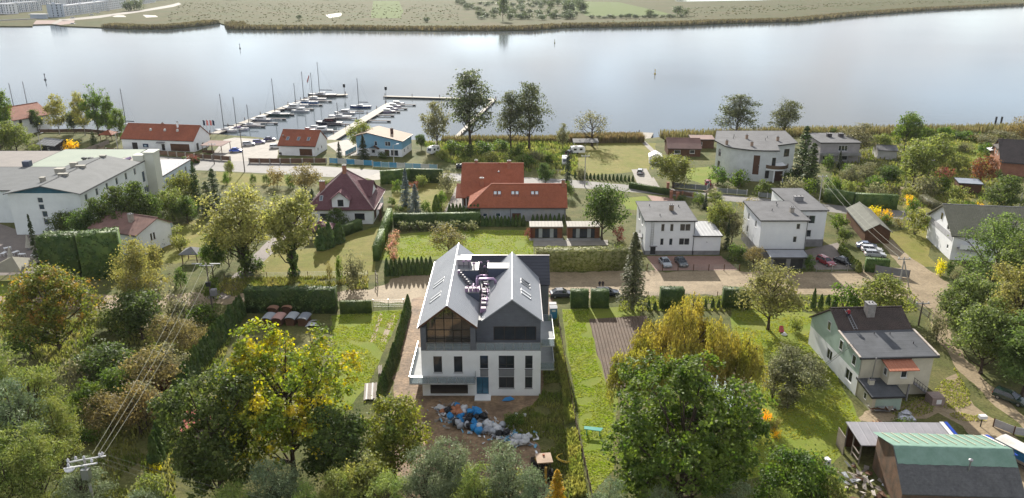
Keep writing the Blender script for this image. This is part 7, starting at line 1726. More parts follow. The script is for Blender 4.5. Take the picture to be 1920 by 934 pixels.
for i in range(46):
 a, r_ = rng.uniform(0, 6.3), rng.uniform(.2, 3.0); x, y = r_ * math.cos(a) * .9, r_ * math.sin(a) * 1.3; z = .75 * (1 - r_ / 3.3); L = rng.uniform(.25, 1.3); b = rng.uniform(0, 6); w_ = rng.uniform(.15, .6)
 MB().slab([(x, y, z), (x + L * math.cos(b), y + L * math.sin(b), z + rng.uniform(-.1, .3)), (x + L * math.cos(b) - w_ * math.sin(b), y + L * math.sin(b) + w_ * math.cos(b), z + rng.uniform(0, .35)), (x - w_ * math.sin(b), y + w_ * math.cos(b), z + .15)], .08).build('fragment', (WOODP, M('pale_plaster', (.38, .34, .30)), METAL, WOODP, M('pale_rubble', (.26, .23, .2)), WOODB)[i % 6], T)
T = thing('washing_machine', 'scrapped white appliance on the grass left of the barn', 'appliance', G(1549, 872), R(15)); MB().box((-.35, -.35, 0), (.35, .35, .95)).build('casing', GEL, T); MB().add(*cyl_y(.2, .04, 12)).build('door', CARGL, T, (0, -.36, .5))
T = thing('timber_bin', 'dark open timber bin on the lawn left of the barn', 'bin', G(1520, 872), R(-30)); [MB().box(a, b).build('side_board', WOODB, T) for a, b in (((-1.4, -.6, 0), (1.4, -.5, .8)), ((-1.4, .5, 0), (1.4, .6, .8)), ((-1.4, -.5, 0), (-1.3, .5, .8)), ((1.3, -.5, 0), (1.4, .5, .8)))]
T = thing('letter_box', 'white letter box on a post beside the curving track', 'letter box', G(1838, 800)); MB().tube([(0, 0, 0), (0, 0, 1.3)], .08).build('post', DMETAL, T); MB().box((-.45, -.3, 1.3), (.5, .3, 1.75)).build('box', GEL, T)
T = thing('toy_slide', 'red and white garden toy slide on the lawn under the pear tree', 'slide', G(1468, 626)); MB().lathe([(.45, 0), (.5, .1), (.1, .5)], 12, (.1, -.4, 0)).build('basin', GEL, T); MB().slab([(-.5, .2, .2), (.3, .2, .2), (.2, .9, 1.1), (-.4, .9, 1.1)], .12).build('chute', paint('toy_red', (.45, .03, .03)), T); MB().box((-.4, .8, 0), (.2, 1.0, 1.0)).build('support', paint('toy_red', (.45, .03, .03)), T)
# terrace furniture by the hotel
for i, (x, y, h, l) in enumerate(((55, 468, 3.6, 'big folded cream parasol on the hotel terrace'), (22, 490, 3.4, 'second folded parasol nearer the terrace pavilion'))):
 T = thing('folded_parasol', l, 'parasol', G(x, y)); MB().tube([(0, 0, 0), (0, 0, h)], .06).build('pole', METAL, T); MB().lathe([(.75, .6), (.62, .9), (.3, 2.2), (.06, h - .1), (.02, h)], 7).build('canopy', M('cream_canvas', (.48, .45, .38), (.36, .34, .29), scale=.4), T); MB().lathe([(.5, 0), (.5, .12), (.1, .16)], 10).build('base', PLINTH, T)
for i, (x, y) in enumerate(((42, 482), (66, 484), (15, 470), (30, 478), (8, 480), (48, 498))):
 T = thing('terrace_table', ORD[i] + ' white table counted on the hotel terrace', 'table', G(x, y), i * .4, 'white terrace tables'); MB().box((-.7, -.4, .7), (.7, .4, .75)).build('table_top', PVC, T); [MB().box((sx * .6, sy * .33, 0), (sx * .6 + .05, sy * .33 + .05, .7)).build('leg', PVC, T) for sx in (-1, 1) for sy in (-1, 1)]
# ================================================================== poles, wires, fences
CONC = M('concrete_pole', (.42, .41, .39), (.36, .35, .33), fine=.06); WPOLE = M('wooden_pole', (.12, .10, .085), (.16, .13, .11), fine=.1)
WIRE = M('bare_wire', (.30, .31, .25), rough=.7, fine=.02)
def wire(p, q, sag, r, parent):
 p, q = Vector(p), Vector(q); pts = [p.lerp(q, t / 16) - Vector((0, 0, sag * 4 * (t / 16) * (1 - t / 16))) - parent.location for t in range(17)]
 MB().tube(pts, r, 4).build('wire', WIRE, parent)
def pole(px, py, ty, label, kind='lamp', mat=None, name=None, rz=0.0):
 g = G(px, py); h = HT(px, py, ty); T = thing(name or 'street_lamp' if kind == 'lamp' else name or 'utility_pole', label, 'lamp post' if kind == 'lamp' else 'utility pole', g, rz)
 MB().tube([(0, 0, -.3), (0, 0, h)], [.17, .10], 8).build('pole', mat or CONC, T)
 if kind == 'lamp':
  MB().tube([(0, 0, h - .2), (.4, 0, h), (1.3, 0, h + .25)], .05, 6).build('arm', METAL, T); MB().slab([(1.0, -.16, h + .34), (1.8, -.14, h + .45), (1.8, .14, h + .45), (1.0, .16, h + .34)], .14, vert=True).build('lamp_head', PVC, T)
 else:
  MB().box((-1.2, -.07, h - .5), (1.2, .07, h - .36)).build('crossarm', METAL, T)
  for x in (-1.0, 0, 1.0): MB().lathe([(.07, 0), (.12, .1), (.06, .16), (.12, .22), (.04, .32)], 8, (x, 0, h - .36)).build('insulator', GEL, T)
 return T, h
pole(79, 290, 251, 'street lamp standing beside the black panelled-roof shed'); pole(222, 284, 250, 'street lamp at the left end of the boathouse fence', rz=.3); pole(739, 313, 272, 'street lamp behind the blue and white fence')
pole(459, 322, 240, 'tall dark pole on the verge opposite the marina entrance', 'util', WPOLE); pole(402, 308, 268, 'slim dark pole on the kerb by the boathouse fence', 'util', WPOLE)
pole(1096, 350, 290, 'concrete pole beside the road behind the dark tree', 'util'); P1, h1 = pole(1534, 392, 328, 'concrete pole with pale stays behind the stepped white house', 'util'); pole(1739, 338, 298, 'leaning wooden pole in the round garden bush', 'util', WPOLE); P2, h2 = pole(1909, 398, 362, 'concrete lamp pole above the acacias at the right edge', 'lamp')
P3, h3 = pole(1684, 548, 482, 'A-shaped concrete pole at the dirt road bend', 'util'); MB().tube([(2.4, .3, -.2), (.1, 0, h3 - .8)], .12, 8).build('brace', CONC, P3)
pole(1722, 610, 565, 'thin wooden pole behind the ridge of the mint house', 'util', WPOLE)
for dx in (-.8, .8): wire(P1.location + Vector((dx, 0, h1 - .1)), P3.location + Vector((dx, 0, h3 - .1)), 1.2, .024, P1)
wire(P1.location + Vector((0, 0, h1 - .1)), P1.location + Vector((7, -14, 0)), 0, .026, P1)
# medium voltage line, left
A, hA = pole(399, 584, 494, 'tall dark power pole with transformer by the dirt road', 'util', WPOLE)
for x in (-1.6, 1.6): MB().box((x - .9, -.1, hA - .15), (x + .9, .1, hA + .0)).build('crossarm', METAL, A)
MB().box((.15, -.5, 3.2), (1.1, .5, 4.3)).build('transformer', PLINTH, A); MB().box((-.5, -.25, 4.9), (.3, .25, 5.7)).build('switch_box', DMETAL, A)
gB = G(158, 862, 9.5); B = thing('power_pole', 'nearest pole head with pale cross-arms and switch gear at the bottom left', 'utility pole', (gB.x, gB.y, 0)); hB = 9.5
MB().tube([(0, 0, -.3), (0, 0, hB)], [.2, .13], 8).build('pole', CONC, B)
for yy, zz in ((0, hB), (.9, hB - .5), (-.8, hB - .2)): MB().beam((-1.5, yy - .5, zz), (1.5, yy + .5, zz), .12, .12).build('crossarm', GEL if yy else METAL, B)
for i, (x, y, z) in enumerate(((-1.4, -.5, 0), (0, 0, 0), (1.4, .5, 0), (-1.2, .5, -.4), (1.2, 1.3, -.4), (-1.0, -1.2, -.1), (1.0, -.4, -.1))): MB().lathe([(.08, 0), (.15, .12), (.07, .2), (.15, .28), (.05, .42)], 8, (x, y, hB + z + .05)).build('insulator', M('pale_insulator', (.6, .6, .64)), B)
MB().lathe([(.45, 0), (.5, .15), (.3, .3)], 12, (-1.1, -1.0, hB - .6)).build('surge_dome', GEL, B); MB().box((-.4, -.5, hB - 2.2), (.4, .1, hB - 1.0)).build('switch_gear', METAL, B)
for i, (xa, xb) in enumerate(((-1.6, 1.3), (0, 1.9), (1.6, 2.5))): wire(A.location + Vector((xa, 0, hA + .2)), B.location + Vector((xb - .6, .4, hB + .4)), .9, .02, B)
for i in range(3): wire(B.location + Vector((1.0, -.4 + .7 * i, hB + .3)), B.location + Vector((42, -12 + 1.2 * i, hB - 1)), 1.6, .012, B)
def fence(px, label, h=1.4, step=2.6, pm=None, panel=None, pw=.12, group=None, style='boards', cols=None, z=0.0, cat='fence', name='fence'):
 pts = [G(*p) for p in px]; T = thing(name, label, cat, pts[0], 0, group); k_ = 0; cache = {}
 for a, b in zip(pts, pts[1:]):
  d = b - a; n = max(1, round(d.length / step)); ang = math.atan2(d.y, d.x); s = d.length / n
  for k in range(n + 1):
   p = a + d * k / n - pts[0]
   if k < n or b == pts[-1]:
    pm_ = cache.setdefault('post', MB().box((-pw / 2, -pw / 2, -.2), (pw / 2, pw / 2, h + .12)).mesh('post', pm)); put(pm_, 'post', T, (p.x, p.y, 0), ang)
   if k < n:
    m = cols[k_ % len(cols)] if cols else panel; key = (round(s, 2), m.name); k_ += 1
    if key not in cache:
     mb = MB()
     if style == 'boards':
      mb.box((pw / 2, -.03, .12), (s - pw / 2, .03, h))
      for j in range(int(h / .3)): mb.box((pw / 2, -.045, .2 + .3 * j), (s - pw / 2, -.03, .32 + .3 * j))
     elif style == 'pickets':
      nn = max(3, int(s / .16))
      for j in range(nn): mb.box((pw / 2 + (s - pw) * j / nn, -.02, .08), (pw / 2 + (s - pw) * (j + .72) / nn, .02, h - .02))
      for zz in (.35, h - .3): mb.box((pw / 2, .02, zz), (s - pw / 2, .06, zz + .08))
     else:
      for zz in np.linspace(.1, h, 5): mb.beam((0, 0, zz), (s, 0, zz), .025)
      for j in range(1, int(s / .35)): mb.beam((j * .35, 0, .1), (j * .35, 0, h), .018)
     cache[key] = mb.mesh('panel', m)
    o = put(cache[key], 'panel', T, (p.x, p.y, 0), ang)
    if style == 'mesh': o['kind'] = 'stuff'
 return T
BRF = M('brown_fence', (.20, .115, .075), (.15, .09, .06), scale=2, fine=.15, dirt=.2)
FP = M('fence_pillar', (.36, .33, .29), (.3, .28, .25))
fence([(142, 292), (200, 292)], 'brown board fence stretch left of the boathouse fence', 1.5, 3.0, FP, BRF, .3)
fence([(200, 286), (300, 291), (365, 297), (432, 302)], 'long brown board fence with pale pillars before the boathouse', 1.5, 3.2, FP, BRF, .35)
fence([(468, 306), (545, 307), (612, 306)], 'brown board fence with pale pillars before the boat garage', 1.6, 3.2, FP, BRF, .35)
bl, wh, ltb = M('fence_blue', (.05, .27, .48), (.06, .32, .52), fine=.08), M('fence_white', (.55, .57, .56), (.47, .5, .5), fine=.08), M('fence_light_blue', (.22, .42, .52), (.2, .38, .48), fine=.08)
fence([(618, 306), (698, 311)], 'blue and white painted picket fence left of the street lamp', 1.7, 3.0, wh, None, .15, style='pickets', cols=[bl, wh, bl, wh, bl])
fence([(700, 313), (820, 319)], 'striped blue and white picket fence right of the street lamp', 1.7, 2.6, wh, None, .15, style='pickets', cols=[bl, ltb, bl, wh, ltb, bl, wh, ltb])
fence([(648, 292), (668, 282)], 'short pale blue fence between garage and blue house', 1.5, 2.2, wh, ltb, .15, style='pickets')
fence([(118, 294), (160, 287), (205, 270)], 'old grey board fence along the hotel drive', 1.5, 2.8, WOODP, WOODP, .14)
fence([(75, 249), (160, 248), (228, 254)], 'low brown fence along the river behind the birches', 1.3, 3.0, WOODB, BRF, .14)
MESHM = M('wire_mesh', (.30, .31, .30), rough=.5, metal=.4)
fence([(422, 524), (540, 521), (690, 519)], 'thin wire fence on posts between the walnut meadow and road', 1.2, 4.5, WOODB, MESHM, .1, style='mesh')
fence([(1213, 508), (1300, 508), (1386, 508)], 'wire fence with brown posts before the boxy white house car park', 1.3, 3.2, WOODB, MESHM, .14, style='mesh')
fence([(1530, 510), (1618, 508)], 'wire fence before the forecourt of the stepped white house', 1.3, 3.0, METAL, MESHM, .1, style='mesh')
fence([(1047, 606), (1060, 690), (1078, 790), (1112, 945)], 'low dark wire fence between building plot and bright lawn strip', 1.0, 2.4, WOODB, M('rusty_mesh', (.09, .065, .045)), .11, style='mesh')
fence([(700, 576), (757, 575)], 'wire gate across the top of the left garden', 1.4, 2.2, METAL, MESHM, .1, style='mesh', name='wire_gate', cat='gate')
fence([(1240, 362), (1300, 370)], 'low brown fence with brick pillars by the red forecourt', 1.2, 3.4, BRICK, BRF, .45)
fence([(1262, 352), (1325, 358), (1330, 352)], 'grey-green board fence under the wide tree by the road', 1.5, 3.2, GREYW, M('greygreen_fence', (.20, .22, .21)), .2)
fence([(1345, 362), (1400, 366)], 'grey-green fence left of the villa entrance', 1.4, 3.0, GREYW, MATS['greygreen_fence'], .2); fence([(1422, 370), (1455, 373)], 'grey-green fence right of the villa entrance', 1.4, 3.0, GREYW, MATS['greygreen_fence'], .2)
fence([(1862, 800), (1900, 815), (1925, 820)], 'grey fence panels by the letter box', 1.2, 2.4, WOODB, GREYW, .14); fence([(1700, 562), (1755, 610)], 'dark wire fence along the track beside the mint house', 1.1, 3, WOODB, MESHM, .1, style='mesh')
fence([(1640, 512), (1704, 522)], 'grey board wall at the hedge corner by the A-shaped pole', 1.7, 3.0, WOODP, M('grey_boards', (.27, .27, .28)), .14)
fence([(1215, 556), (1345, 556), (1400, 556)], 'sparse post fence along the dirt road edge', .9, 4.0, WOODB, MESHM, .11, style='mesh')
T = thing('timber_gate', 'wooden ladder-like gate beside the grey garden bush', 'gate', G(704, 530), R(-70)); [MB().box((x, 0, 0), (x + .14, .14, 2.6)).build('post', WOODP, T) for x in (0, 2.2)]; [MB().box((.14, .03, z), (2.2, .1, z + .14)).build('rail', WOODP, T) for z in (.5, 1.3, 2.2)]
for x, y, l in ((1252, 355, 'brick gate pillar at the corner of the dark low hedge'), (1258, 372, 'left brick gate pillar of the red forecourt'), (1270, 374, 'right brick gate pillar of the red forecourt')):
 T = MB().box((-.35, -.35, -.1), (.35, .35, 1.9)).box((-.42, -.42, 1.9), (.42, .42, 2.02)).build('gate_pillar', BRICK, None, G(x, y)); tag(T, l, 'pillar')
# ================================================================== vegetation placed as in the garden plots
def big(kind_name, cat, label, bx, by, ty, wpx, fn, mat, **kw):
 """a tree grown for its own place: height and crown width from the photo"""
 h = HT(bx, by, ty); r = wpx * MPP(bx, by, h * .55) / 2
 tm, cm, h0, r0 = fn(h=h, r=r, mat=mat, **kw)
 T = thing(kind_name, label, cat, G(bx, by), 0)
 put(tm, 'trunk', T); put(cm, 'crown', T)
 return T, h, r
# ---- foreground and near trees
big('maple_tree', 'tree', 'large maple turning yellow in front of the left garden lawn', 552, 890, 604, 315, broadleaf, f_maple, cb=.06, nl=36, leaves=40000, ls=.36, tr=.38, spread=1.0, per=34)
big('broadleaf_tree', 'tree', 'dark dense tree left of and below the yellowing maple', 420, 950, 690, 215, broadleaf, f_dark, cb=.04, nl=28, leaves=26000, ls=.34, spread=1.1, per=32)
big('broadleaf_tree', 'tree', 'green and yellow tree right of the maple, left of the rubbish heap', 742, 905, 748, 140, broadleaf, FOL('leaf_greenyellow', (.06, .085, .018), (.15, .15, .024), scale=1.5), cb=.08, nl=18, leaves=16000, ls=.30)
big('broadleaf_tree', 'tree', 'very large dark green tree at bottom right of centre', 1270, 985, 680, 325, broadleaf, f_green, cb=.06, nl=40, leaves=50000, ls=.36, tr=.42, spread=1.0, per=34)
big('broadleaf_tree', 'tree', 'lower green tree filling the gap left of the timber bin', 1480, 985, 845, 170, broadleaf, f_green, cb=.05, nl=18, leaves=16000, ls=.30)
big('willow_tree', 'tree', 'golden weeping willow above the large dark green tree', 1285, 765, 568, 250, willow, f_willow, leaves=30000, ls=.42)
big('willow_tree', 'tree', 'lower golden willow beside the ploughed bed', 1190, 790, 645, 140, willow, f_willow, leaves=18000, ls=.40)
big('willow_tree', 'tree', 'right hand golden willow shading the polytunnel', 1375, 770, 628, 110, willow, f_willow, leaves=12000, ls=.40)
big('chestnut_tree', 'tree', 'broad chestnut with rusty crown top below the hotel', 112, 655, 497, 192, broadleaf, f_chest, cb=.05, nl=24, leaves=26000, ls=.36)
big('birch_tree', 'tree', 'tall pale yellow-green birch right of the chestnut', 268, 600, 443, 98, broadleaf, f_birch, cb=.08, nl=18, leaves=13000, ls=.28, shape='egg', bark=BARKW, droop=.5, spread=1.8, tr=.16)
big('birch_tree', 'tree', 'slim birch in front of the house with faded roof', 300, 560, 446, 52, broadleaf, f_birch, cb=.08, nl=14, leaves=5000, ls=.26, shape='egg', bark=BARKW, droop=.5, spread=1.8, tr=.12)
T, h, r = big('walnut_tree', 'tree', 'left one of two big pale walnuts with ivy-clad trunk', 462, 515, 348, 165, broadleaf, f_walnut, cb=.14, nl=24, leaves=15000, ls=.46, spread=1.35, tr=.45)
def ivy(T, h, r):
 n = 900; a = rng.uniform(0, 6.28, n); z = rng.random(n) * h * .42; rr = r * (.17 + .05 * np.sin(z * 2)) * rng.uniform(.8, 1.15, n)
 P = np.stack([np.cos(a) * rr, np.sin(a) * rr, z], 1); V, Fq = leaf_cards(P, unit(np.stack([np.cos(a), np.sin(a), .3 + 0 * a], 1) + rsphere(n) * .5), .5, .8); put(np_mesh('ivy', V, Fq, f_dark), 'ivy', T)
ivy(T, h, r)
T, h, r = big('walnut_tree', 'tree', 'right one of two big pale walnuts with ivy-clad trunk', 552, 518, 350, 112, broadleaf, f_walnut, cb=.16, nl=20, leaves=11000, ls=.46, spread=1.35, tr=.45); ivy(T, h, r)
big('pear_tree', 'tree', 'wide brownish-green fruit tree beside the dirt road right of centre', 1440, 618, 492, 128, broadleaf, FOL('leaf_pear', (.10, .098, .036), (.155, .135, .052)), cb=.12, nl=20, leaves=12000, ls=.32, spread=1.6)
big('spruce_tree', 'tree', 'lone ragged spruce at the dirt road edge right of the new house', 1184, 580, 434, 72, conifer, FOL('needle_olive', (.05, .058, .024), (.085, .09, .036), trans=.2), leaves=9000, ls=.42, droop=.35, cb=.14, pw=.7)
big('apple_tree', 'tree', 'grey-green apple tree on the lawn left of the mint house', 1490, 735, 655, 140, broadleaf, f_grey, cb=.08, nl=18, leaves=10000, ls=.28)
big('apple_tree', 'tree', 'small grey apple bush nearest the willow on the mint house lawn', 1448, 745, 690, 60, broadleaf, f_grey, cb=.05, nl=10, leaves=3500, ls=.26)
big('apple_tree', 'tree', 'low apple tree below the larger one on the mint house lawn', 1476, 765, 724, 50, broadleaf, f_grey, cb=.05, nl=10, leaves=3000, ls=.26)
big('larch_tree', 'tree', 'small golden larch at the bottom right of the backhoe loader', 1043, 985, 880, 80, conifer, FOL('larch_gold', (.24, .20, .018), (.33, .24, .025)), leaves=7000, ls=.26, droop=.15, cb=.02)
big('broadleaf_tree', 'tree', 'shaded green tree under the right side of the yellowing maple', 640, 930, 760, 150, broadleaf, f_dark, cb=.03, nl=22, leaves=15000, ls=.32)
big('broadleaf_tree', 'tree', 'pale leafy tree between the maple and the bottom pines', 690, 985, 845, 120, broadleaf, f_light, cb=.03, nl=18, leaves=9000, ls=.30)
# acacias at the right edge
f_acacia = FOL('leaf_acacia', (.058, .085, .022), (.10, .125, .036), scale=1.6)
for i, (x, y, t, w_, m, l) in enumerate(((1855, 560, 402, 150, f_acacia, 'topmost big acacia beside the olive-roofed house'), (1905, 600, 395, 120, f_acacia, 'acacia at the right edge behind the topmost one'), (1812, 640, 505, 115, f_acacia, 'acacia overhanging the track bend'), (1890, 680, 480, 150, f_birch, 'yellower acacia in the middle of the right-edge thicket'),
  (1838, 700, 560, 130, f_acacia, 'lower acacia beside the worn garden track'), (1915, 745, 580, 120, f_acacia, 'lowest acacia above the dark green car'), (1780, 600, 545, 50, f_grey, 'small grey shrub tree by the track and mint house'))):
 big('acacia_tree', 'tree', l, x, y, t, w_, broadleaf, m, cb=.04, nl=24, leaves=16000 if w_ > 80 else 5000, ls=.34)
# pines: left block and bottom row
PV = [pine(14, 4.2, .2, 26, 15000, .42, f_pine) for _ in range(3)] + [pine(14, 4.2, .2, 26, 15000, .42, FOL('needle_pine_blue', (.07, .095, .05), (.125, .15, .075), trans=.25))]
def pine_at(x, y, t, w_, label, v, group):
 h = HT(x, y, t); r = w_ * MPP(x, y, h * .6) / 2; tm, cm, h0, r0 = PV[v % 4]
 T = thing('pine_tree', label, 'tree', G(x, y), rng.uniform(0, 6), group, (r / r0, r / r0, h / h0)); put(tm, 'trunk', T); put(cm, 'crown', T)
for i, (x, y, t, w_) in enumerate(((30, 850, 640, 150), (95, 880, 675, 130), (-25, 900, 690, 150), (60, 930, 720, 150), (128, 905, 745, 100), (10, 980, 770, 150), (95, 990, 800, 130), (170, 1000, 868, 110), (40, 1010, 842, 130))):
 pine_at(x, y, t, w_, ORD[i] + ' pine of the left edge wood counted from its top', i, 'pines of the left edge wood')
for i, (x, y, t, w_, v) in enumerate(((530, 1010, 862, 130, 3), (640, 1030, 880, 110, 0), (850, 990, 818, 120, 3), (800, 1010, 850, 120, 3), (952, 1010, 836, 130, 3), (735, 1040, 885, 110, 1), (890, 1030, 868, 110, 0), (1000, 1040, 885, 90, 3), (440, 1050, 905, 110, 1), (1130, 1060, 905, 110, 3), (1240, 1060, 912, 100, 3), (1360, 1060, 908, 110, 3), (1450, 1060, 915, 90, 0), (585, 1060, 905, 90, 2), (300, 1080, 915, 110, 3))):
 pine_at(x, y, t, w_, 'young pine in the bottom row, ' + ['left of the tan birches', 'below the maple trunk', 'left of the tallest middle pine', 'below the rubbish heap', 'tallest in the middle by the digger', 'under the green and yellow tree', 'between two taller pines under the heap', 'left of the golden larch', 'below the dark dense tree', 'right of the golden larch', 'under the very large dark tree', 'right of the large dark trunk', 'below the lower green tree', 'low beside the bluish one', 'lowest towards the left'][i], v, 'young pines along the bottom')
for i, (x, y, t, w_) in enumerate(((670, 1000, 868, 90), (1540, 1010, 890, 80))):
 plant('light', x, y, t, w_, ['pale yellow-green birch scrub below the maple', 'pale leafy bush at the rubble heap'][i], 'bush', 'birch_scrub')
# ---- overgrown plot below the power line
OP = [('greybush', 280, 600, 520, 115, 'silvery shrub under the tall birch'), ('dark', 268, 640, 540, 110, 'dark shrub in the shade below the birch'), ('brown', 322, 655, 592, 84, 'brownish shrub near the dirt road under the wires'), ('brown', 362, 668, 606, 66, 'brown shrub beside the upper hedge end'),
  ('greybush', 345, 600, 555, 70, 'silvery shrub by the power pole foot'), ('bush', 385, 605, 570, 60, 'green weed clump by the power pole'), ('dark', 205, 720, 640, 110, 'dark green shrub below the chestnut'), ('greybush', 155, 735, 670, 80, 'grey shrub left of the dark one below the chestnut'), ('round', 235, 760, 690, 80, 'green shrub centre of the overgrown plot'),
  ('brown', 290, 745, 655, 110, 'large brown-green shrub under the wires'), ('redbush', 308, 740, 688, 62, 'dark red shrub in the overgrown plot'), ('grey', 318, 722, 650, 76, 'grey-green shrub against the diagonal hedge'), ('brown', 210, 810, 740, 90, 'brown shrub nearest the pines'), ('brown', 265, 815, 720, 100, 'olive-brown shrub above the clearing'), ('grey', 276, 800, 720, 66, 'greyish shrub left of the red-roofed hut'),
  ('round', 170, 790, 715, 70, 'green shrub against the pine wood'), ('light', 205, 620, 585, 60, 'light green weed clump right of the chestnut'), ('bush', 160, 830, 800, 60, 'low shrub at the clearing edge'), ('yellowbush', 293, 885, 868, 34, 'bright yellow bush at the clearing'), ('lightbush', 285, 935, 890, 60, 'pale bush at the bottom of the clearing'), ('round', 60, 665, 610, 90, 'low green growth beneath the chestnut')]
for k, x, y, t, w_, l in OP: plant(k, x, y, t, w_, l, 'shrub', 'wild_shrub')
# ---- clipped hedges
hedge([(465, 583), (545, 583), (632, 584)], 2.2, HT(540, 588, 545), 'tall dark hedge between the dirt road and the wood stacks', f_thuja, lumpy=.5, ls=.34)
hedge([(638, 587), (698, 586)], 1.0, HT(660, 587, 565), 'lower dark hedge left of the wire gate', f_thuja)
hedge([(1069, 575), (1103, 575)], 1.8, HT(1085, 577, 546), 'left one of two clipped hedge blocks before the parked estate car', f_thuja)
hedge([(1107, 575), (1141, 575)], 1.8, HT(1120, 577, 546), 'right one of two clipped hedge blocks before the parked estate car', f_thuja)
hedge([(1236, 577), (1280, 577)], 2.0, HT(1260, 580, 543), 'square clipped hedge block by the sparse post fence', f_thuja)
hedge([(1353, 575), (1405, 577)], 2.0, HT(1380, 578, 543), 'rounded hedge block beside the wide fruit tree', f_thuja, lumpy=.25)
hedge([(1004, 506), (1175, 503)], 2.6, HT(1080, 506, 468), 'long pale flowering hedge in front of the cedar pavilions', f_hydr, lumpy=.3, ls=.3)
plant('lightbush', 1040, 500, 462, 32, 'bright yellow-green bush at left end of pale hedge', 'bush'); plant('lightbush', 1160, 500, 460, 42, 'bright yellow-green bush at right end of pale hedge', 'bush')
hedge([(738, 425), (820, 424), (901, 422)], 1.6, HT(830, 424, 400), 'dark hedge along the back of the bright lawn', f_thuja, lumpy=.25)
hedge([(705, 490), (718, 455), (732, 415)], 1.3, HT(718, 455, 428), 'tall clipped hedge left of the bright lawn', FOL('hedge_mid', (.045, .072, .016), (.07, .095, .022), trans=.25), lumpy=.2)
hedge([(714, 345), (770, 340), (830, 342)], 1.8, HT(770, 342, 318), 'dark thuja hedge by the road left of orange-tiled house', f_thuja, lumpy=.25)
hedge([(640, 444), (660, 436), (676, 430)], 1.6, HT(660, 438, 418), 'rounded hedge in front of the burgundy-roofed house', f_thuja, lumpy=.3)
hedge([(1545, 378), (1600, 388), (1680, 392)], 1.8, HT(1600, 388, 362), 'long dark hedge behind the road at the right', f_thuja, lumpy=.3); hedge([(1540, 372), (1560, 380)], 1.8, 2.2, 'sunny yellow-green hedge sloping to the road', f_thujay, lumpy=.3)
hedge([(1180, 352), (1256, 366)], 1.2, 1.6, 'low dark hedge beside the small bright lawn', f_dark, lumpy=.25); hedge([(1620, 508), (1665, 512)], 1.4, HT(1640, 512, 487), 'dark hedge corner beside the board wall', f_thuja)
hedge([(345, 303), (372, 306)], 1.6, 1.6, 'trimmed low hedge at the end of the white hotel wing', f_green); hedge([(1728, 378), (1765, 400)], 2.2, 2.0, 'silver-grey rounded hedge by the garden path', f_grey, lumpy=.3)
def thuja_row(path, n, h, w_, label, group, kind='thuja'):
 pts = [G(*p) for p in path]; Ls = [(b - a).length for a, b in zip(pts, pts[1:])]; tot = sum(Ls)
 for i in range(n):
  d = tot * (i + .5) / n; k = 0
  while d > Ls[k] and k < len(Ls) - 1: d -= Ls[k]; k += 1
  p = pts[k].lerp(pts[k + 1], d / Ls[k]); tm, cm, h0, r0 = LIB[kind][int(rng.integers(len(LIB[kind])))]; hh = h * rng.uniform(.9, 1.1)
  T = thing('thuja_shrub', label % ORD[i] if '%' in label else label, 'shrub', p, rng.uniform(0, 6), group, (w_ / 2 / r0 * rng.uniform(.92, 1.08),) * 2 + (hh / h0,)); put(tm, 'trunk', T); put(cm, 'crown', T)
thuja_row([(722, 517), (812, 514)], 11, HT(765, 513, 482), 1.25, '%s slim thuja from the left along the bright lawn and dirt road', 'slim thujas along the bright lawn')
thuja_row([(455, 590), (364, 705), (326, 775)], 26, 4.0, 1.7, '%s thuja from the road in the left diagonal hedge', 'thujas of the left diagonal hedge')
thuja_row([(322, 790), (290, 885)], 7, 4.2, 1.8, '%s thuja in the lower end of the left diagonal hedge', 'thujas of the lower diagonal hedge')
thuja_row([(766, 580), (745, 660), (712, 752)], 30, 2.9, 1.25, '%s thuja from the road in the hedge beside the building plot', 'thujas beside the building plot')
thuja_row([(598, 470), (622, 462)], 3, HT(610, 470, 428), 2.6, '%s plump clipped thuja before the burgundy gazebo', 'plump thujas by the gazebo'); thuja_row([(632, 458), (640, 452)], 2, 4.2, 2.4, '%s plump thuja behind the front three', 'plump thujas by the gazebo')
thuja_row([(902, 424), (952, 424), (985, 424)], 12, 2.6, 1.2, '%s small thuja along the wall of the orange-tiled house', 'small thujas along the house wall'); thuja_row([(840, 415), (900, 415)], 9, 4.0, 1.7, '%s tall thuja left of the orange-tiled house wall', 'tall thujas by the orange-tiled house')
thuja_row([(995, 418), (1060, 418)], 8, 2.2, .9, '%s thin thuja behind the left cedar pavilion', 'thin thujas behind the pavilion')
for i, (x, y, t) in enumerate(((1524, 578, 542), (1538, 578, 552), (1551, 578, 553), (1564, 578, 556), (1216, 580, 562), (1228, 580, 566), (1308, 578, 560), (1322, 577, 561), (1336, 577, 560), (1347, 577, 562))): plant('thuja', x, y, t, 11 if i < 4 else 8, ORD[i] + (' slim dark conifer right of the wide fruit tree' if i < 4 else ' young conifer along the sparse post fence'), 'shrub')
thuja_row([(1575, 470), (1590, 492), (1612, 512)], 12, 2.2, 1.4, '%s thuja of the hedge between forecourt and long shed', 'thujas beside the long shed', 'thujay')
thuja_row([(1075, 333), (1190, 340)], 16, 1.7, .9, '%s little thuja along the meadow edge by the road', 'little thujas by the road')
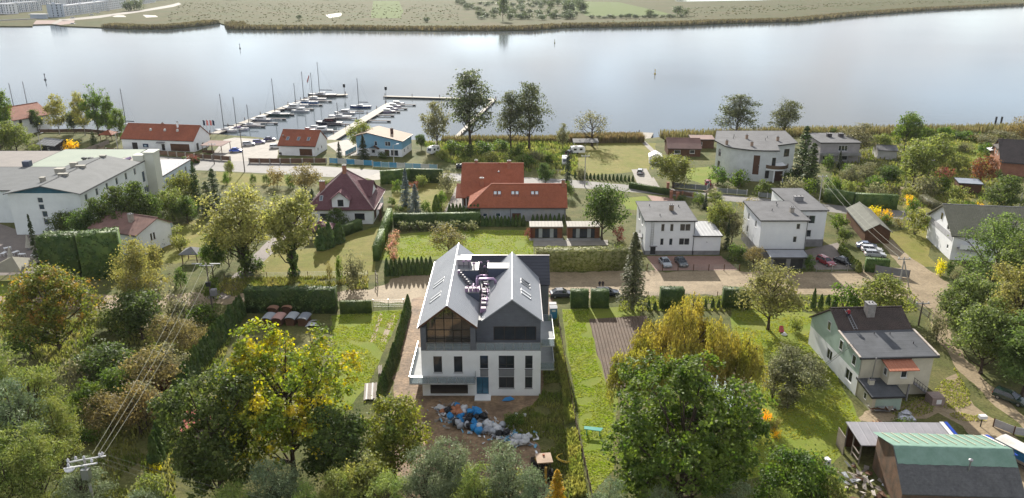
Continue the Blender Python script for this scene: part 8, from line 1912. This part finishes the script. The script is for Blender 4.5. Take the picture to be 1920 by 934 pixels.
# ---- everything else, one line per plant: kind, base x, base y, top row, width, label
PL = '''tall 112 252 174 46 birch-like tree left of the taller shoreline group|tall 160 254 168 42 left tree of the tall shoreline birches|tall 186 255 156 46 tallest of the shoreline birches|tall 207 256 164 40 right tree of the tall shoreline birches|round 226 262 202 34 green tree at the boathouse corner
dark 72 248 205 32 round dark tree beside the corner house|dark 140 250 204 30 dark pine-like tree left of the shoreline birches|round 8 262 166 50 yellow-green tree behind the corner house|light 32 285 226 62 yellow-green tree at the left edge in front of corner house|light 4 290 228 56 leafy tree cut by the left edge|round 22 278 240 40 dark-centred tree among the left edge trees
orangebush 134 286 261 30 glowing yellow bush beside the black shed|lightbush 66 290 272 32 olive bush before the black shed|thujatall 178 278 246 17 dark cone tree by the worn red hut|light 677 284 224 52 yellow-leaved tree between garage and blue house|spruce 682 298 252 30 dark spruce before the blue house|spruce 637 298 265 19 small spruce at the painted fence|darkbush 718 297 285 26 dark bush before the blue house porch
grey 820 282 190 62 grey-green tree behind the caravan|shore 882 280 130 122 tallest broad tree on the shore|shore 958 282 170 66 slim shore tree left of its taller neighbour|shore 992 282 153 92 tall shore tree right of the broadest one|grey 1054 280 232 27 small pine-like tree on the shore meadow|sparse 1110 274 204 82 wide bare-looking oak by the reeds|dark 790 280 248 22 dark undergrowth tree right of the blue house
bush 850 284 262 46 shore thicket bush behind the caravan|bush 905 288 266 52 shore thicket bush under the tallest tree|bush 940 282 262 36 shore thicket bush between the tall trees|darkbush 875 294 272 44 dark shore thicket bush|bush 970 292 270 46 shore thicket bush under the slim tree|greybush 1008 300 282 40 greyish bush at the meadow edge|bush 1034 306 287 28 bush left of the dark van|lightbush 830 300 282 26 light bush behind the painted fence|lightbush 920 305 285 40 light rough bush behind orange-tiled house|bush 985 312 290 40 green rough bush behind orange-tiled house
spruce 1064 348 284 24 slim dark spruce beside the concrete pole|dark 1022 346 306 34 dark tree right of orange-tiled roof|darkbush 1062 372 342 28 dark bush right of orange-tiled gable|greybush 1090 336 312 24 dry bush at the concrete pole|dark 1128 448 335 92 big dark tree shading the right pavilion|redbush 1158 450 425 26 reddish shrub beside the dark tree|redbush 990 448 428 18 purple shrub left of the pavilions
blue 762 386 315 36 taller blue spruce left of the orange-tiled house|blue 779 398 345 38 shorter blue spruce left of the orange-tiled house|greybush 838 362 322 40 grey-green shrub by the paved drive|lightbush 790 350 328 28 pale round shrub behind the blue spruces|redbush 776 358 340 22 dark reddish shrub behind the blue spruces|thujay 819 402 366 20 yellow-green cone shrub right of blue spruces|bush 800 400 376 22 green shrub between spruce and cone|bush 745 360 338 24 small shrub in the burgundy house garden|bush 735 385 370 20 low shrub along the garden path|darkbush 748 400 384 22 dark low shrub along the garden path|bush 828 385 358 22 bush at the drive edge
brown 574 366 308 62 big brown shrub behind the burgundy-roofed house|thujatall 588 400 354 26 dark cone at the burgundy house corner|dark 632 430 392 46 dark round shrub against the white house wall|brownbush 520 350 312 34 brownish shrub by the upper road|darkbush 500 345 328 16 dark roadside shrub left of the brown one|darkbush 475 345 328 14 small dark roadside shrub|bush 545 352 326 20 green roadside shrub among dark ones|bush 425 345 322 12 thin roadside shrub near the dark pole|lightbush 610 352 336 30 light shrub behind the burgundy roof|redbush 362 306 290 26 purple shrub at the fence end
thujatall 372 392 302 26 tall dark cone in the orchard|thujatall 405 386 316 34 broad dark conifer in the orchard|thujatall 392 402 340 36 bluish-dark conifer in the orchard|light 348 390 318 60 light orchard tree before the hotel wing|light 325 415 352 60 light orchard tree before the hotel wall|round 352 418 368 48 dark-green tree in the orchard|darkbush 300 400 372 40 dark bush at the hotel wall|light 432 330 300 18 thin tree by the dark pole|lightbush 325 452 425 48 pale bush left of the polytunnel lawn|thujatall 303 462 408 18 slim thuja at the faded-roof house gable|lightbush 338 470 440 40 pale garden bush below the polytunnel
dark 128 452 392 54 round dark tree at the hotel gable|dark 196 456 372 66 tall dark conifer before the hotel side|dark 228 450 352 80 tallest dark conifer before the hotel side|dark 258 444 342 76 dark conifer by the hotel stair windows|dark 283 440 356 56 dark conifer at the conifers' right end|dark 166 462 386 60 dark conifer at the conifers' left end|spruce 76 512 400 28 ragged brown spruce beside the parasol
brown 842 478 424 74 yellow-brown tree on the bright lawn behind the new house|greybush 666 540 472 52 round grey bush at the timber gate|brownbush 620 526 490 14 thin reddish shrub by the wire fence|bush 637 528 480 18 tall weed shrub by the wire fence|darkbush 480 512 480 40 dark ivy bush between the walnuts|bush 400 560 520 40 rough bush by the wire fence|darkbush 340 540 505 30 dark bush by the small gazebo|round 400 520 440 50 low walnut sucker left of the walnuts|dark 430 500 430 40 dark undergrowth of the left walnut
shore 1378 262 176 88 broad tree behind the curved villa|shore 1467 268 181 66 dark tree right of the curved villa|thujatall 1500 345 236 50 tall dark cone between the villas|thujatall 1516 356 268 46 shorter dark cone between the villas|light 1262 352 288 80 wide pale tree by the road and white tent|bush 1345 345 312 44 bush at the left villa wall|bush 1385 350 318 40 bush before the villa's curved wall|darkbush 1430 368 340 36 brownish bush beside the villa entrance|greybush 1485 372 330 52 grey bush right of the villa entrance|bush 1512 368 335 38 green bush before the pointed conifers|darkbush 1478 345 318 28 dark bush at the villa's right corner
spruce 1572 318 282 16 small dark cone before the grey house|darkbush 1552 318 288 26 dark shrub before the grey house|bush 1590 330 306 26 bush right of the grey house steps|grey 1605 292 232 74 spreading grey tree behind the grey house|round 1560 255 240 16 small dark tree at the reeds|light 1650 290 248 40 light tree behind the stone garage|round 1695 285 208 58 rusty dark tree behind the garden jungle|light 1712 350 262 84 large pale yellow-green tree mid garden jungle|light 1750 320 250 80 spreading pale tree right of mid garden jungle|round 1735 272 238 36 green tree at the river edge|round 1770 275 236 34 rounder green tree at the river edge
light 1795 320 290 46 small orchard tree on the right meadow|russet 1836 350 296 58 rust-brown round tree by the garden shed|dark 1875 400 330 76 dark spreading conifer below the brick house|darkbush 1868 330 318 26 dark bush at the brick house wall|bush 1640 360 330 40 bush mid garden jungle|dark 1665 350 306 46 dark tree mid garden jungle|grey 1590 350 310 46 grey-green tree in the left garden jungle|grey 1622 345 305 46 grey-green tree right in the left garden jungle|bush 1560 362 330 36 bush near the stayed pole|lightbush 1590 372 340 32 light bush behind the long hedge|greybush 1640 378 344 44 grey shrub behind the long hedge
greybush 1730 370 330 58 round grey-green bush at the leaning pole|bush 1765 362 328 44 bush right of the leaning pole|redbush 1770 345 315 34 reddish tree above the garden shed|lightbush 1790 385 350 44 light bush below the garden shed|lightbush 1790 400 372 40 yellow-green bush at the olive ridge|bush 1820 400 378 30 bush along the path right|orangebush 1830 396 380 26 orange flowering bush behind the olive roof|orangebush 1705 388 366 18 small orange-topped bush by the path|bush 1708 400 372 24 green shrub under the orange-topped bush|lightbush 1700 375 352 28 pale shrub at the path
yellowbush 1634 412 386 36 bright yellow bush behind the long shed|orangebush 1662 416 392 22 orange-yellow bush right of the bright yellow one|bush 1660 422 402 26 green bush under the orange-yellow one|lightbush 1715 440 392 52 pale yellow-green tree on the lawn by the olive house|brownbush 1690 428 408 34 brownish bush beside the road|bush 1740 432 405 30 green bush at the olive house gable|yellowbush 1762 515 487 26 yellow-green dome bush at the olive house corner|darkbush 1780 518 490 22 dark bush beside the yellow dome|greybush 1795 530 505 30 grey low bush under the acacias
light 1345 450 372 56 light garden tree between the white houses|grey 1372 455 398 50 silvery garden tree between the white houses|spruce 1362 468 410 18 dark cone between the white houses|bush 1310 385 360 26 dark-green shrub behind the boxy white house|spruce 1322 392 362 16 dark cone behind the boxy white house|darkbush 1278 378 364 20 rounded shrub at the red forecourt|light 1340 385 355 36 light shrub by the road bend|brownbush 1400 400 372 40 dry shrub behind the stepped house|darkbush 1378 490 455 36 dark shrub right of the annex|brown 1412 500 462 44 brown bush left of the lean-to garage|bush 1515 505 478 26 bush right of the lean-to garage|bush 1570 430 400 36 shrub between stepped house and long shed|darkbush 1580 455 425 26 dark shrub left of the long shed
light 1645 590 512 96 yellow-green tree behind the mint house|bush 1582 580 532 58 dark-leaved bush at the road right of slim conifers|lightbush 1492 622 598 28 yellow-green bush on the mint house lawn|bush 1540 640 610 32 low dark-green bush at the mint house corner|brownbush 1535 622 604 18 brown bush at the mint house corner|greybush 1755 640 585 42 grey shrub along the mint house right side|lightbush 1545 590 572 20 light shrub by the slim conifers
orangebush 1437 790 770 20 orange flowers at the polytunnel bed|brownbush 1450 812 785 30 dry brown perennials at the polytunnel bed|orangebush 1452 820 806 22 second orange flower clump lower down|bush 1690 810 785 50 weed bush in front of the mint house|bush 965 800 772 40 dark weed clump beside the rubbish heap|lightbush 965 960 880 50 light scrub at the bottom middle
grey 1880 285 246 90 brownish-green scrub above the brick house|brown 1912 282 218 60 brown-topped tree at the right edge by the river|brownbush 1850 268 252 50 scrub at the river right|bush 1815 262 246 50 green scrub at the river right|bush 1790 258 244 36 low scrub at the river right|bush 1850 290 268 36 scrub in the right meadow|greybush 1812 285 268 30 grey scrub in the right meadow|brown 1890 310 262 60 brown scrub left of the brick house'''
for e in PL.replace('\n', '|').split('|'):
 k, x, y, t, w_, l = e.split(' ', 5)
 if l == 'x' or float(w_) == 0: continue
 plant(k, float(x), float(y), float(t), float(w_), l, 'shrub' if 'bush' in k or 'thujay' == k else 'tree')
for i, (x, y) in enumerate(((737, 478), (733, 470), (738, 462), (735, 454), (742, 447), (740, 486))): plant('pinkbush', x, y, y - 16, 18, ORD[i] + ' pink hydrangea beside the tall clipped hedge', 'shrub', group='pink hydrangeas by the lawn')
for i in range(9): plant('hydrbush', 752 + 17 * i, 433, 415 + 3 * (i % 2), 24, ORD[i] + ' pale hydrangea along the back of the bright lawn', 'shrub', group='pale hydrangeas behind the lawn')
# tall hedge between the hotel terrace and the dirt road
hedge([(92, 522), (160, 520), (235, 512)], 4.0, HT(150, 522, 440), 'very tall dark hedge between the hotel terrace and the chestnut', f_thuja, lumpy=.5, ls=.4, dens=12)
# ---- reeds, rough grass
def cards_on(name, P, hgt, wid, mat, label):
 n = len(P); a = rng.uniform(0, math.pi, n); h = hgt * rng.uniform(.7, 1.25, n); w = wid * rng.uniform(.6, 1.4, n)
 d = np.stack([np.cos(a) * w, np.sin(a) * w, 0 * a], 1); top = np.stack([rng.normal(0, .12, n) * h, rng.normal(0, .12, n) * h, h], 1)
 V = np.stack([P - d, P + d, P + top + d * .45, P + top - d * .45], 1).reshape(-1, 3); tag(put(np_mesh(name, V, np.arange(4 * n).reshape(n, 4), mat), name), label, None, None, 'stuff')
def band(px, depth, n):
 pts = [G(*p) for p in px]; Ls = np.array([(b - a).length for a, b in zip(pts, pts[1:])]); k = rng.choice(len(Ls), n, p=Ls / Ls.sum()); t_ = rng.random(n)
 A = np.array([list(p) for p in pts]); P = A[k] + (A[k + 1] - A[k]) * t_[:, None]; D = unit(A[k + 1] - A[k]); Nn = np.stack([-D[:, 1], D[:, 0], 0 * t_], 1)
 return P + Nn * (rng.random(n) * depth)[:, None]
cards_on('reeds', band([(1050, 262), (1200, 260)], -7, 5200), 2.3, .16, f_reed, 'tawny reeds along the near bank left of the dock')
cards_on('reeds', band([(1236, 256), (1330, 254), (1440, 249), (1560, 248), (1700, 246), (1920, 242), (2500, 240)], -8, 11000), 2.4, .18, f_reed, 'tawny reeds along the near bank right of the dock')
cards_on('reeds', band([(830, 263), (1050, 262)], -5, 2500), 1.8, .16, f_reed, 'tawny reeds under the tall shore trees')
def inside(P, poly):
 x, y = P[:, 0], P[:, 1]; r_ = np.zeros(len(P), bool); n = len(poly)
 for i in range(n):
  (x1, y1), (x2, y2) = poly[i], poly[(i + 1) % n]
  c_ = ((y1 > y) != (y2 > y)); xx = (x2 - x1) * (y - y1) / (y2 - y1 + 1e-12) + x1; r_ ^= c_ & (x < xx)
 return r_
def tufts(px, n, hgt, wid, mat, name='grass'):
 poly = [G(*p)[:2] for p in px]; a = np.array(poly); P = rng.uniform(a.min(0), a.max(0), (n * 3, 2)); P = P[inside(P, poly)][:n]
 nz = np.array([mnoise.noise(Vector((p[0] * .25, p[1] * .25, 0))) for p in P]); P = P[nz > -.25]
 return np.concatenate([P, np.zeros((len(P), 1))], 1)
f_grass = FOL('grass_blade', (.085, .11, .022), (.165, .155, .05), scale=4, trans=.3); f_gold = FOL('grass_blade_dry', (.19, .18, .05), (.13, .15, .035), scale=3, trans=.3)
cards_on('grass', tufts([(1012, 605), (1046, 590), (1062, 700), (1076, 800), (1096, 940), (1040, 940), (1010, 830), (940, 800), (1000, 760), (1020, 730)], 7000, .3, .1, f_grass), .38, .10, f_grass, 'rough grass on the building plot')
cards_on('grass', tufts([(0, 590), (200, 590), (450, 600), (400, 720), (330, 880), (330, 960), (150, 960), (150, 720), (0, 640)], 12000, .4, .1, f_grass), .5, .12, f_grass, 'rough grass in the overgrown plot')
cards_on('grass', tufts([(1040, 640), (1052, 640), (1075, 760), (1100, 930), (1075, 934), (1062, 800)], 3500, .5, .1, f_gold), .7, .10, f_gold, 'tall dry grass along the wire fence')
cards_on('grass', tufts([(395, 560), (690, 542), (690, 518), (420, 522)], 4000, .4, .1, f_grass), .45, .13, f_grass, 'rough grass verge along the dirt road')
cards_on('grass', tufts([(1640, 750), (1740, 745), (1790, 690), (1850, 790), (1800, 790), (1760, 770), (1690, 790)], 2600, .3, .1, f_gold), .2, .10, f_gold, 'rough grass around the farmyard track')
cards_on('grass', tufts([(790, 268), (1080, 266), (1085, 330), (860, 312), (830, 300)], 7000, .7, .2, f_grass), .9, .25, f_grass, 'tall rough growth on the shore plot')
cards_on('grass', tufts([(1560, 255), (1900, 246), (1900, 400), (1560, 378)], 9000, .7, .2, f_grass), .7, .25, f_grass, 'rough growth between the right gardens')
cards_on('grass', tufts([(1160, 556), (1720, 556), (1720, 584), (1160, 584)], 4000, .7, .2, f_gold), .3, .14, f_gold, 'dry grass along the dirt road edge')
f_lawn = FOL('lawn_blade', (.15, .19, .022), (.20, .205, .045), scale=3, trans=.3)
for q, n in (([(620, 592), (755, 582), (735, 625), (690, 722), (625, 760), (625, 680)], 5000), ([(1054, 582), (1102, 580), (1120, 680), (1150, 760), (1150, 880), (1108, 930), (1075, 720)], 6000), ([(1375, 584), (1555, 598), (1545, 660), (1610, 790), (1560, 865), (1405, 895), (1385, 700)], 9000), ([(730, 452), (850, 432), (1000, 434), (1000, 482), (705, 486)], 5000)):
 cards_on('grass', tufts(q, n, 1, 1, f_lawn), .10, .16, f_lawn, 'short mown grass blades on a garden lawn')
# ================================================================== far bank
f_farreed = FOL('far_reed', (.105, .088, .044), (.08, .074, .034), scale=15, trans=.2); f_tuss = FOL('tussock', (.075, .066, .024), (.055, .064, .018), scale=20, trans=.1); f_fartree = FOL('far_leaf', (.045, .062, .028), (.085, .105, .045), scale=10, trans=.25)
FB = [(190, 51), (250, 54), (310, 54), (345, 51), (385, 47), (412, 43)]
FB2 = [(421, 46), (426, 54), (500, 55), (640, 55), (700, 56), (800, 57), (900, 57), (1000, 56), (1060, 51), (1150, 50), (1280, 47), (1370, 43), (1500, 40), (1560, 34), (1620, 28), (1740, 19), (1920, 10)]
cards_on('reeds', band(FB, 18, 3500), 3.0, .9, f_farreed, 'brown reed belt on the far bank left of the inlet'); cards_on('reeds', band(FB2, 20, 14000), 3.0, 1.1, f_farreed, 'brown reed belt on the far bank right of the inlet')
cards_on('undergrowth', tufts([(340, 5), (700, 8), (860, 10), (870, 45), (430, 44), (300, 40)], 1200, 1, 1, f_farreed), .7, 1.5, f_tuss, 'tussocky brown meadow beyond the river')
cards_on('undergrowth', tufts([(1100, 42), (1280, 36), (1600, 12), (1900, 2), (1700, 2), (1300, 14), (1270, 30)], 1200, 1, 1, f_farreed), .7, 1.6, f_tuss, 'tussocky marsh beyond the river right')
FT = [bush(9, 6, 9, 700, 1.3, f_fartree) for _ in range(3)] + [broadleaf(14, 5.5, .15, 10, 800, 1.3, f_fartree)]
def fartree(x, y, h, w_, label, v, group=None):
 tm, cm, h0, r0 = FT[v]; T = thing('far_tree', label, 'tree', G(x, y), rng.uniform(0, 6), group, (w_ / 2 / r0, w_ / 2 / r0, h / h0)); put(tm, 'trunk', T); put(cm, 'crown', T)
fartree(943, 40, 26, 14, 'single tall tree in the reeds with its reflection below', 3); fartree(1218, 33, 10, 10, 'round bush at the edge of the far green field', 0); fartree(1270, 31, 13, 16, 'dark bush clump right end of the far green field', 1); fartree(1285, 30, 10, 12, 'smaller bush beside the dark clump at the field end', 2); fartree(1180, 34, 6, 8, 'low bush on the far reed edge', 0)
fartree(242, 21, 14, 16, 'left tree of the trio by the far apartment blocks', 0); fartree(252, 20, 15, 17, 'middle tree of the trio by the far apartment blocks', 1); fartree(262, 19, 14, 15, 'right tree of the trio by the far apartment blocks', 2); fartree(800, 42, 6, 8, 'small lone bush on the far brown meadow', 0); fartree(560, 38, 6, 9, 'lone bush near the far inlet', 1)
n_ = 0
while n_ < 120:
 x = rng.uniform(858, 1098); y = rng.uniform(-2, 38)
 if y > 8 + (x - 858) * .22 + 22 or (x > 1050 and y < 4) or (x < 885 and y > 22): continue
 bigt = x > 1030 and y < 26
 fartree(x, y, rng.uniform(9, 15) if bigt else rng.uniform(4, 9), rng.uniform(10, 16) if bigt else rng.uniform(8, 14), 'scrub tree in the far grove behind the reeds', int(rng.integers(3)), 'scrub trees of the far grove'); n_ += 1
for i in range(40):
 fartree(rng.uniform(330, 1300), rng.uniform(-9, 0), rng.uniform(7, 14), rng.uniform(14, 40), 'tree on the far horizon line of the meadow', int(rng.integers(3)), 'trees at the far edge of the meadow')
for i in range(16): fartree(1110 + 11 * i + rng.uniform(-4, 4), 35 - i * .15, rng.uniform(2.5, 5), rng.uniform(6, 12), 'low bush in the row below the far green field', int(rng.integers(3)), 'bush row below the far green field')
# apartment blocks
AW = M('apartment_white', (.78, .79, .80), (.70, .72, .75), scale=8, fine=.04); AW2 = M('apartment_blue_grey', (.42, .48, .56), (.38, .44, .52), scale=8, fine=.04); AR = M('apartment_roof', (.36, .38, .41), (.30, .32, .35), scale=5); AGL = M('apartment_glass', (.05, .07, .10), rough=.15)
WM = MB().box((0, -.05, 0), (1.5, .05, 2.0)).mesh('window', AGL); WS = MB().box((0, -.05, 0), (.9, .05, 2.0)).mesh('window', AGL); BM_ = MB().box((0, -1.3, -.2), (3.6, 0, 0)).box((0, -1.3, 0), (3.6, -1.2, 1.0)).mesh('balcony', AW2)
def block(x0, y0, x1, y1, D, floors, label, mat=AW, balc=True):
 a, b = G(x0, y0), G(x1, y1); d = b - a; L = d.length; T = thing('apartment_block', label, 'apartment block', a, math.atan2(d.y, d.x)); h = floors * 3.0 + .6
 MB().box((0, 0, -.5), (L, D, h)).build('wall', mat, T); MB().box((-.2, -.2, h + .01), (L + .2, D + .2, h + .35)).build('roof', AR, T)
 n = max(2, int(L / 4.2)); s = L / n
 for f in range(floors):
  for i in range(n):
   put(WM if i % 2 else WS, 'window', T, (i * s + s * .3, -.01, f * 3 + 1.0))
   if balc and i % 3 == 1 and f: put(BM_, 'balcony', T, (i * s, -.01, f * 3 + .6))
  for k in range(max(1, int(D / 5))): put(WM, 'window', T, (L + .01, 2 + k * 5, f * 3 + 1.0), R(90))
 MB().box((L * .3, D * .3, h + .35), (L * .3 + 3, D * .3 + 3, h + 1.8)).build('lift_housing', mat, T)
for a in ((-30, 26, 18, 27, 14, 4, 'far white block at the left edge of the picture'), (22, 25, 80, 20, 14, 4, 'far long white block with balconies left of the harbour'), (98, 33, 122, 32, 13, 5, 'blue-grey corner block above the boat ramp', AW2, False), (123, 31, 152, 27, 13, 4, 'first white block right of the blue-grey corner block'), (153, 27, 178, 23, 13, 4, 'second white block right of the blue-grey corner block'), (179, 23, 205, 19, 13, 4, 'third white block right of the blue-grey corner block'), (206, 19, 238, 14, 14, 5, 'tall plain white block at the end of the row', AW, False),
   (-20, 14, 60, 10, 14, 5, 'white block in the second row at far left'), (66, 10, 120, 7, 14, 5, 'white block in the second row behind the corner block'), (125, 9, 190, 5, 14, 5, 'white block in the second row behind the white row'), (262, 9, 292, 4, 13, 4, 'small white block with balconies right of the three trees'), (255, 3, 330, -1, 13, 4, 'rear white block beyond the three trees'), (-20, 3, 100, 0, 14, 6, 'white block at the very back on the left'), (110, 2, 230, -2, 14, 6, 'white block at the very back behind the row')): block(*a)
g = G(74, 35, 0); T = thing('harbour_hut', 'pale blue pavilion hut by the far boat ramp', 'hut', g); MB().box((-9, -3, 0), (9, 3, 5)).build('wall', AW2, T); MB().box((-10, -4, 5), (10, 4, 5.5)).build('roof', AW, T)
T = thing('harbour_quay', 'grey quay wall in front of the far left blocks', 'quay', G(-60, 42)); q = G(68, 36) - G(-60, 42); MB().box((0, -1, -2), (q.length, 1, 1.2)).build('quay_wall', CONC, T, (0, 0, 0), math.atan2(q.y, q.x))
g = G(137, 46, WZ); boat(137, 46.5, 20, 9, (.6, .6, .62), 'white boat moored at the far bank by the boat ramp', None, 'motor', 'far boats')
for i, (x, y) in enumerate(((172, 29), (184, 25), (203, 21), (137, 35))):
 g = G(x, y); T = thing('parked_van', ORD[i] + ' pale vehicle parked along the far apartment road', 'van', g, R(30), 'vehicles on the far road'); MB().slab([(-2.4, -.9, 2.0), (1.4, -.9, 2.0), (1.4, .9, 2.0), (-2.4, .9, 2.0)], 1.7, vert=True).slab([(1.4, -.9, 1.2), (2.3, -.9, 1.1), (2.3, .9, 1.1), (1.4, .9, 1.2)], .8, vert=True).build('body', GEL, T); MB().box((-1.8, -.93, 1.2), (1.2, .93, 1.8)).build('window_band', CARGL, T)
# ================================================================== air
HZ = bpy.data.materials.new('thin_haze'); HZ.use_nodes = True; _t = HZ.node_tree; _t.nodes.remove(_t.nodes['Principled BSDF'])
_v = N(_t, 'ShaderNodeVolumePrincipled', ins={'Color': (.86, .90, .96, 1), 'Density': HAZE, 'Anisotropy': .2}); LK(_t, _v.outputs[0], _t.nodes['Material Output'].inputs['Volume'])
tag(MB().box((-9500, -700, -5.5), (9500, 9200, 75)).build('haze', HZ), 'thin pale haze over the far bank', None, None, 'stuff')
